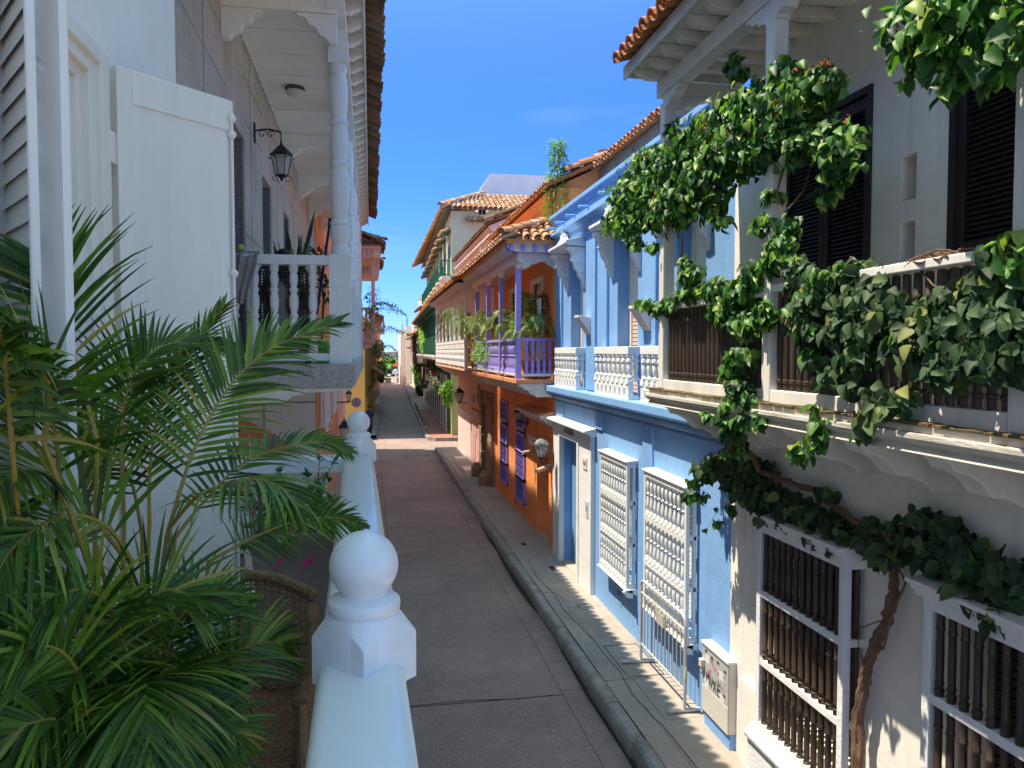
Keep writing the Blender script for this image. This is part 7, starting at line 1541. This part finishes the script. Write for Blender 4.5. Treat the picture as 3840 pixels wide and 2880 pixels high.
def blob_plant(name, label, cat, cs, n, matl, sz, seed, grp=None, trunk=None):
    random.seed(seed); c0 = cs[0][0]; t = thing(name, label, cat, (c0[0], c0[1], cs[0][2] if len(cs[0]) > 2 else c0[2]), grp); b = MB()
    for (c, r) in [(q[0], q[1]) for q in cs]:
        for k in range(n // len(cs)):
            d = Vector((random.gauss(0, 1), random.gauss(0, 1), random.gauss(0, 1))).normalized() * random.uniform(.35, 1.08); p = Vector(c) + Vector((d.x * r[0], d.y * r[1], d.z * r[2]))
            s_ = sz * random.uniform(.6, 1.2); b.leaf(p, (d.x + random.gauss(0, .4), d.y + random.gauss(0, .4), d.z - .5), d + Vector((-.4, -.2, .6)), s_, s_ * .7)
    b.build('foliage', matl, t)
    b = MB(); b.tube([Vector(c0) - Vector((0, 0, cs[0][1][2])), Vector(c0) + Vector((0, 0, cs[0][1][2] * .5))], .02, 5); b.build('stem', M['bark'], t); return t
blob_plant('creeper', 'bright lime green creeper climbing over the green timber gallery', 'creeper', [((3.95, 58.5, 6.1), (.3, 2.2, .55)), ((4.05, 57, 5.0), (.35, 2.6, .6)), ((3.9, 56.5, 5.4), (.3, 2.0, .5)), ((4.1, 60, 6.5), (.3, 1.5, .4))], 2400, M['lime'], .22, 90)
blob_plant('creeper', 'bright green creeper hanging on the corner of the olive yellow wall above the red pavement', 'creeper', [((4.0, 41.1, 2.55), (.35, .25, .35)), ((4.05, 41.1, 2.15), (.25, .25, .35)), ((4.1, 41.2, 2.9), (.2, .2, .25))], 900, M['lime'], .15, 91)
blob_plant('potted_shrub', 'grey-green bushy plant against the olive green ground floor beyond the red pavement', 'shrub', [((4.35, 49, 2.7), (.3, .9, .5)), ((4.4, 47, 2.3), (.2, .7, .4))], 900, M['varieg'], .16, 92)
blob_plant('flowering_shrub', 'shrub with red blooms on the far green house front', 'shrub', [((4.5, 55, 3.2), (.3, .9, .5)), ((4.5, 53, 2.7), (.25, .7, .4))], 900, M['varieg'], .18, 93)
random.seed(94); b = MB()
for k in range(22): b.leaf((4.25 + random.gauss(0, .1), 54 + random.gauss(0, 1.0), 3.4 + random.gauss(0, .3)), (random.uniform(-1, 1), -1, random.uniform(-1, 1)), (-1, -1, 0), .14, .11)
o = b.build('red_blooms', M['flower'], None); tag(o, 'red blooms on a balcony box above the far pavement', 'flowers')
blob_plant('potted_shrub', 'dark potted shrub on the far right pavement by the brown balcony', 'shrub', [((5.0, 80, 1.3), (.5, .9, 1.1)), ((4.9, 78, .9), (.4, .6, .7))], 900, M['vinedark'], .25, 95)
blob_plant('creeper', 'green creeper with cream flowers on the white wall under the brown balcony', 'creeper', [((4.9, 84, 2.9), (.6, 1.2, .6)), ((5.0, 85, 1.9), (.3, 1, .6))], 900, M['lime'], .26, 96)
# ================================================================ houses farther down on the right
def fx2(Y): return 4.25 + .0252 * (Y - 41)
def far_house(name, label, ya, yb, zt, matl, side=1, setb=0):
    t = thing(name, label, 'house', (fx2(ya) if side > 0 else lk(ya) - 1.3, ya, 0))
    b = MB()
    if side > 0: slant(b, lambda y: fx2(y) + setb, lambda y: 18, ya, yb, 0, zt)
    else: slant(b, lambda y: -14, lambda y: lk(y) - .62 - setb, ya, yb, 0, zt)
    b.build('wall', matl, t); return t
def openings(t, ya, n, st, w_, z0, z1, matl, side=1, nm='window', off=.03):
    b = MB()
    for k in range(n):
        y = ya + st * k; b.mark()
        if side > 0: b.box(fx2(y) - off, fx2(y) + .1, y, y + w_, z0, z1)
        else: b.box(lk(y) - .72, lk(y) - .62 + off + .02, y, y + w_, z0, z1)
    b.build(nm, matl, t)
def far_balcony(t, ya, yb, z, dep, rail, side=1, h=1.0, roof=None, slabm=None, posts_=True):
    f = (lambda y: fx2(y) - dep) if side > 0 else (lambda y: lk(y) - .62 + dep); g = fx2 if side > 0 else (lambda y: lk(y) - .62); s = 1 if side > 0 else -1
    b = MB(); slant(b, f, g, ya, yb, z - .22, z) if side > 0 else slant(b, g, f, ya, yb, z - .22, z); o = b.build('balcony', slabm or rail, t)
    b = MB(); y = ya
    while y < yb: b.box(f(y), f(y) + s * .05, y, y + .05, z, z + h); y += .22
    for k in range(4): xx = f(ya) + s * dep * k / 4; b.box(xx, xx + .05 * s, ya, ya + .05, z, z + h)
    if side > 0: slant(b, f, lambda y: f(y) + .08, ya, yb, z + h, z + h + .09); slant(b, f, g, ya, ya + .08, z + h, z + h + .09)
    else: slant(b, lambda y: f(y) - .08, f, ya, yb, z + h, z + h + .09); slant(b, g, f, ya, ya + .08, z + h, z + h + .09)
    b.build('railing', rail, o)
    if roof:
        b = MB(); y = ya
        while posts_ and y <= yb + .01: b.mark(); b.box(f(y), f(y) + s * .14, y, y + .14, z, roof); y += (yb - ya) / 3
        slant(b, lambda y: f(y) - .2, g, ya - .3, yb + .1, roof, roof + .12) if side > 0 else slant(b, g, lambda y: f(y) + .2, ya - .3, yb + .1, roof, roof + .12)
        b.build('balcony_post', rail, t); random.seed(int(ya)); b = MB()
        b.tiles((f(ya) - s * .3, ya - .4, roof + .15), (0, 1, 0), (.9 * s, 0, .42), int((yb - ya + .6) / .3), 3, pitch=.3, length=.42, r=.13); b.tiles((min(f(ya), g(ya)) - .1, ya - .45, roof + .15), (1, 0, 0), (0, .9, .42), max(3, int(dep / .3)), 2, pitch=.3, length=.42, r=.13); b.build('roof_tiles', M['tile'], t)
t = far_house('brown_balcony_house', 'narrow house with dark brown timber balcony beyond the green gallery', 70.1, 80, 8.6, M['pinkwhite'])
far_balcony(t, 70.6, 79.5, 3.55, 1.0, M['brownwood'], roof=6.1); openings(t, 71.5, 3, 2.7, 1.1, .4, 3.0, M['void'])
random.seed(3); b = MB(); b.tiles((fx2(70) - .5, 70, 8.7), (0, 1, 0), (.9, 0, .42), 34, 4, pitch=.3, length=.42, r=.13); b.build('eave_tiles', M['tileold'], t)
t = far_house('blue_base_house', 'white house with turned white balcony and a strip of blue wall', 80.2, 91, 7.4, M['pinkwhite'])
far_balcony(t, 80.6, 90, 3.4, .9, M['whitepaint'], roof=5.9); b = MB(); b.box(fx2(86) - .04, fx2(86) + .3, 80.25, 90, 0, 3.1); b.build('blue_dado', M['blue'], t); openings(t, 82, 3, 2.8, 1.0, .4, 2.7, M['void'], off=.06)
b = MB(); slant(b, lambda y: fx2(y) - .5, fx2, 82, 91, 7.0, 7.15); slant(b, lambda y: fx2(y) - .6, fx2, 82, 91, 7.45, 7.6); b.build('cornice', M['pinkwhite'], t)
t = far_house('lilac_strip_house', 'small lilac house with a short tiled eave near the end of the street', 91.2, 100, 6.0, M['purple']); far_balcony(t, 91.6, 99, 3.2, .7, M['pinkwhite'], roof=5.0)
b = MB(); b.box(fx2(93), 20, 84, 92, 7.2, 10.6); o = b.build('rooftop_block', M['pinkwhite'], None); tag(o, 'pinkish rooftop block with a sloping tiled edge', 'rooftop block')
random.seed(9); b = MB(); b.ridge((fx2(93) - .3, 84, 10.2), (fx2(93) + 5, 84, 12.6), 14, .22); b.build('roof_tiles', M['tile'], o)
t = thing('white_tower', 'plain white block with thin dark rods on top, rising at the end of the street', 'building', (4.2, 108, 0)); b = MB(); b.box(4.08, 9, 108, 116, 0, 7.75); b.box(4.75, 9, 107, 108, 0, 8.2); b.box(5.6, 9, 103, 107, 0, 8.6); b.build('wall', M['white'], t)
b = MB()
for x, h in ((4.35, 8.5), (4.9, 9.2), (5.05, 9.4)): b.tube([(x, 107.5, 7.7), (x, 107.5, h)], .05, 5)
b.build('rod', M['lampcap'], t); openings(t, 102, 1, 2, 1, 1, 2.6, M['void'])
t = far_house('end_house', 'low cream house against the white block with rods', 100.3, 103, 5.2, M['cream'])
# dark green shop sign and lamp
t = thing('shop_sign', 'dark green box sign with a round cream emblem', 'sign', (4.6, 60, 2.1)); b = MB(); b.box(3.85, 4.38, 59.9, 60.1, 2.10, 2.44); b.build('sign_board', M['brownwood'], t); b = MB(); b.prism([(3.66, 1.86), (4.3, 1.86), (4.3, 2.09), (3.8, 2.09)], 'y', 59.5, 60.5); b.build('awning', M['dkgreen'], t); b = MB(); b.tube([(4.14, 59.88, 2.27), (4.14, 59.9, 2.27)], .11, 20); b.build('emblem', M['pinkwhite'], t); b = MB(); b.tube([(4.14, 59.87, 2.27), (4.14, 59.88, 2.27)], .07, 16); b.build('emblem_disc', M['clay'], t)
b = MB(); b.tube([(4.3, 60, 2.3), (4.75, 60, 2.3)], .03, 5); b.build('bracket', M['iron'], t)
make_lantern('wall_lantern', 'grey-green lantern on the far green house above the shop sign', (fx2(56), 56, 3.1), (4.2, 56, 2.95), .7, .42, 'plain', 'low')
# bollards
random.seed(99)
pm = thing('bollard', 'first stone bollard from the crossing on the red paved kerb', 'bollard', (3.01, 43.2, .2), 'bollards along the far right kerb')
b = MB(); b.lathe(3.01, 43.2, [(.10, .2), (.10, .24), (.075, .26), (.06, .34), (.085, .42), (.09, .50), (.06, .55), (.01, .57)], 10); b.build('bollard_body', M['coral'], pm, smooth=40)
lab = ['second stone bollard from the crossing on the far right kerb', 'third stone bollard from the crossing on the far right kerb', 'fourth stone bollard from the crossing on the far right kerb', 'fifth stone bollard from the crossing on the far right kerb', 'sixth stone bollard from the crossing on the far right kerb', 'farthest stone bollard from the crossing on the far right kerb']
for (x, y), l in zip(((3.10, 45.8), (3.19, 49.2), (3.26, 52.6), (3.35, 55.9), (3.44, 59.2), (3.55, 62.9)), lab): dup(pm, (x, y, .2), 0, l)
# end of the street: old wall, palm, red umbrella, planters
fw = thing('fort_wall', 'old weathered stone rampart closing the far end of the street in front of the sea', 'wall', (4, 168, 0))
random.seed(41); b = MB(); b.box(-60, 80, 166, 174, -.5, 4.3); b.box(-60, 80, 165.6, 174.2, 4.3, 4.72)
b.build('rampart', M['fort'], fw, bev=.1)
b = MB()
for k in range(260): y0_ = 165.98; x = random.uniform(-6, 14); z = random.uniform(.1, 3.9); w_ = random.uniform(.2, .7); h_ = random.uniform(.15, .4); b.box(x, x + w_, 165.8 - random.uniform(0, .12), 166, z, z + h_)
b.build('rampart_stones', mat('rough_rampart_stones', (.36, .32, .26), .95, .5, 2, .8, 6, dirt=.6, dirtcol=(.10, .09, .08)), fw, bev=.06)
t = thing('date_palm', 'single squat palm in front of the rampart at the end of the street', 'palm', (4.15, 150, 0)); b = MB(); b.tube([(4.2, 150, 0), (4.15, 150, 1.3), (4.1, 150, 2.6)], [.42, .36, .34], 8); b.build('trunk', M['bark'], t)
random.seed(42); b = MB()
for k in range(34):
    a = 2.4 * k; el = random.uniform(.0, 1.35); c = Vector((4.1, 150, 2.6)); d = Vector((math.cos(a) * math.cos(el), math.sin(a) * math.cos(el), math.sin(el))); L = 2.2
    S = [c + d * L * q - Vector((0, 0, 1.3 * q * q)) for q in (0, .25, .5, .75, 1)]; b.cr = random.random()
    for p, q in zip(S, S[1:]):
        for j in range(5):
            pp = p.lerp(q, j / 5); sd = (q - p).normalized().cross(Vector((0, 0, 1))).normalized()
            for s in (1, -1): b.poly([pp, pp + (q - p) * .25, pp + sd * s * .55 + (q - p) * .7 - Vector((0, 0, .15))])
b.build('crown', M['bamboogreen'], t)
t = thing('market_umbrella', 'red market umbrella at the end of the street', 'umbrella', (5.0, 148, 0)); b = MB(); b.tube([(5.0, 148, 0), (5.0, 148, 2.6)], .05, 6); b.build('pole', M['whitepaint'], t); b = MB(); b.lathe(5.0, 148, [(1.1, 1.95), (.9, 2.1), (.5, 2.35), (.02, 2.6)], 8, .3); b.build('canopy', M['redcanvas'], t)
t = thing('food_cart', 'white cart with pointed cover under the red umbrella', 'cart', (4.5, 146, 0)); b = MB(); b.prism([(3.95, .35), (5.15, .35), (5.05, 1.0), (4.75, 1.35), (4.3, 1.35), (4.05, 1.0)], 'y', 145.6, 146.4); b.build('cart_body', M['whitewarm'], t, bev=.05)
for x in (4.15, 4.95): b = MB(); b.tube([(x, 145.55, .25), (x, 145.65, .25)], .25, 12); b.build('wheel', M['iron'], t)
t = thing('arched_doorway', 'dark arched opening in the rampart beside the palm', 'doorway', (3.3, 165, 0)); b = MB(); b.prism([(2.6, 0), (4.2, 0), (4.2, 1.5), (3.95, 2.1), (3.4, 2.4), (2.85, 2.1), (2.6, 1.5)], 'y', 165.3, 165.79); b.build('opening', M['void'], t)
b = MB(); b.prism([(2.45, 0), (2.6, 0), (2.6, 1.5), (2.85, 2.1), (3.4, 2.4), (3.95, 2.1), (4.2, 1.5), (4.2, 0), (4.35, 0), (4.35, 1.6), (4.05, 2.25), (3.4, 2.6), (2.75, 2.25), (2.45, 1.6)], 'y', 165.2, 165.5); b.build('arch_surround', M['fort'], t)
blob_plant('hedge_shrub', 'round green shrub low in front of the rampart', 'shrub', [((2.2, 152, .5), (.9, .9, .5)), ((1.9, 160, 1.9), (.6, .8, .7))], 800, M['vinegreen'], .38, 97)
for (x, y, l) in ((2.55, 117, 'square stone planter in the road, nearly bare'), (4.35, 119, 'square stone planter in the road with a tall green plant')):
    t = thing('stone_planter', l, 'planter', (x, y, 0), 'stone planters blocking the far end of the street'); b = MB(); b.box(x - .42, x + .42, y - .4, y + .4, 0, .62); b.box(x - .46, x + .46, y - .44, y + .44, .62, .72); b.build('planter_box', M['coral'], t, bev=.03); b = MB(); random.seed(int(x * 10))
    for k in range(120): b.leaf((x + random.gauss(0, .2), y + random.gauss(0, .2), .85 + abs(random.gauss(0, .3 if x > 4 else .05))), (random.uniform(-1, 1), random.uniform(-1, 1), random.uniform(0, 1)), (0, -.4, 1), .2, .12)
    b.build('foliage', M['bamboogreen'], t)
def standing(name, label, x, y, z, rz, top, legs, step=.0, sit=False):
    dz = -.38 if sit else 0
    J = [(0, 0, .95 + dz), (0, -.01, 1.15 + dz), (0, 0, 1.38 + dz), (0, 0, 1.48 + dz), (0, -.01, 1.57 + dz), (0, -.01, 1.66 + dz), (-.17, 0, 1.38 + dz), (-.23, .03, 1.12 + dz), (-.22, -.06, .90 + dz), (-.22, -.08, .82 + dz), (.17, 0, 1.38 + dz), (.23, .03, 1.12 + dz), (.22, -.06, .90 + dz), (.22, -.08, .82 + dz)]
    if sit: J += [(-.09, 0, .55), (-.11, -.40, .52), (-.11, -.42, .09), (-.11, -.55, .04), (.09, 0, .55), (.11, -.40, .52), (.11, -.42, .09), (.11, -.55, .04)]
    else: J += [(-.09, 0, .90), (-.10, -step, .50), (-.10, -step * 1.2 + .04, .09), (-.10, -step * 1.2 - .10, .03), (.09, 0, .90), (.10, step * .6, .50), (.10, step * 1.5, .09), (.10, step * 1.5 - .12, .03)]
    Ed = [(0, 1), (1, 2), (2, 3), (3, 4), (4, 5), (2, 6), (6, 7), (7, 8), (8, 9), (2, 10), (10, 11), (11, 12), (12, 13), (0, 14), (14, 15), (15, 16), (16, 17), (0, 18), (18, 19), (19, 20), (20, 21)]
    Ra = [(.13, .10), (.12, .09), (.12, .08), (.045, .045), (.08, .09), (.055, .06), (.05, .05), (.04, .04), (.028, .028), (.03, .02), (.05, .05), (.04, .04), (.028, .028), (.03, .02), (.08, .08), (.06, .06), (.038, .038), (.03, .03), (.08, .08), (.06, .06), (.038, .038), (.03, .03)]
    p = person(name, label, (x, y, z), rz, J, Ra, Ed, None)
    torso_cloth(p, [(0, 0, .86 + dz, .165, .125), (0, 0, 1.1 + dz, .16, .12), (0, 0, 1.3 + dz, .185, .12), (0, 0, 1.42 + dz, .15, .095), (0, 0, 1.47 + dz, .06, .06)], top, 'shirt')
    for s, i in ((-1, 14), (1, 18)): limb(p, [J[i], J[i + 1], J[i + 2]], [.10, .075, .055], legs, 'trousers')
    for i in (6, 10): limb(p, [J[i], J[i + 1]], [.065, .055], top, 'sleeve')
    torso_cloth(p, [(0, .0, 1.60 + dz, .09, .095), (0, 0, 1.66 + dz, .095, .105), (0, .01, 1.72 + dz, .07, .08), (0, .01, 1.745 + dz, .01, .01)], M['hair'], 'hair'); return p
standing('person', 'person in dark navy clothes walking on the pavement beyond the far ball finial', -.10, 43.2, .0, 0.2, M['denim'], M['denim'], .14)
standing('person', 'person standing near the white cart at the end of the street', 5.55, 146.5, .0, 1.2, M['pink'], M['denim'], .05)
standing('person', 'person sitting low on a stone near the white cart', 6.1, 146, .0, -.6, M['greycloth'], M['patterned'], 0, True)
# ================================================================ far left row
t = far_house('yellow_grille_house', 'ochre yellow house with tall dark wooden grilles and a red tiled canopy', 42.8, 74, 6.6, M['yellow'], -1)
lf = lambda y: lk(y) - .62
b = MB()
for k in range(12):
    y = 44 + 2.5 * k; b.mark()
    for q in range(5): b.box(lf(y) - .1, lf(y) + .035, y + q * .3, y + q * .3 + .08, 2.0, 5.3)
b.build('window_grille', M['brownwood'], t)
b = MB(); slant(b, lambda y: -7, lambda y: -1.25, 43, 112, 6.5, 15.0); b.build('added_shade_block', M['cream'], t)  # unseen mass behind the facades, added to shade the far street
b = MB(); slant(b, lf, lambda y: lf(y) + .12, 42.8, 74, 5.4, 5.5); slant(b, lf, lambda y: lf(y) + .14, 42.8, 74, 6.5, 6.7); b.build('moulding', M['pinkwhite'], t)
random.seed(44); b = MB(); b.tiles((lf(56) + .85, 56, 2.95), (0, 1, 0), (-.85, 0, .5), 40, 2, pitch=.3, length=.45, r=.13); b.build('canopy_tiles', M['tile'], t)
b = MB(); b.box(lf(58) + .0, lf(58) + .5, 48, 49.4, 2.0, 2.35); b.build('wall_box', M['coral'], t)
openings(t, 50, 8, 3, 1.3, .2, 2.3, M['void'], -1, 'door', .0)
t = far_house('cream_balcony_house', 'soft orange house with stacked pale balconies', 74.2, 112, 7.6, M['orangel'], -1)
for (ya, z) in ((76, 4.75), (84, 4.75), (94, 4.75), (76, 6.9), (86, 6.9)): far_balcony(t, ya, ya + 5, z, .55 + (.2 if z > 6 else 0), M['pinkwhite'], -1)
random.seed(45); b = MB(); b.tiles((lf(80) + .6, 74.2, 7.9), (0, 1, 0), (-.9, 0, .42), 80, 3, pitch=.4, length=.5, r=.17); b.build('eave_tiles', M['tile'], t); openings(t, 77, 8, 4, 1.4, .2, 2.5, M['void'], -1, 'door', .0)
blob_plant('creeper', 'red and green flowering creeper over the doorways of the soft orange house', 'creeper', [((1.0, 78, 3.1), (.4, 3, .5)), ((.95, 76, 2.3), (.25, 2, .5))], 700, M['vinegreen'], .26, 98)
blob_plant('street_tree', 'small green tree standing out past the stacked pale balconies', 'tree', [((1.3, 114, 2.9), (.6, 1, .6)), ((1.9, 116, 3.5), (.6, 1, .35))], 600, M['vinegreen'], .4, 99)
t = far_house('pale_end_house', 'last pale low house before the rampart square', 112.2, 118, 3.8, M['pinkwhite'], -1)
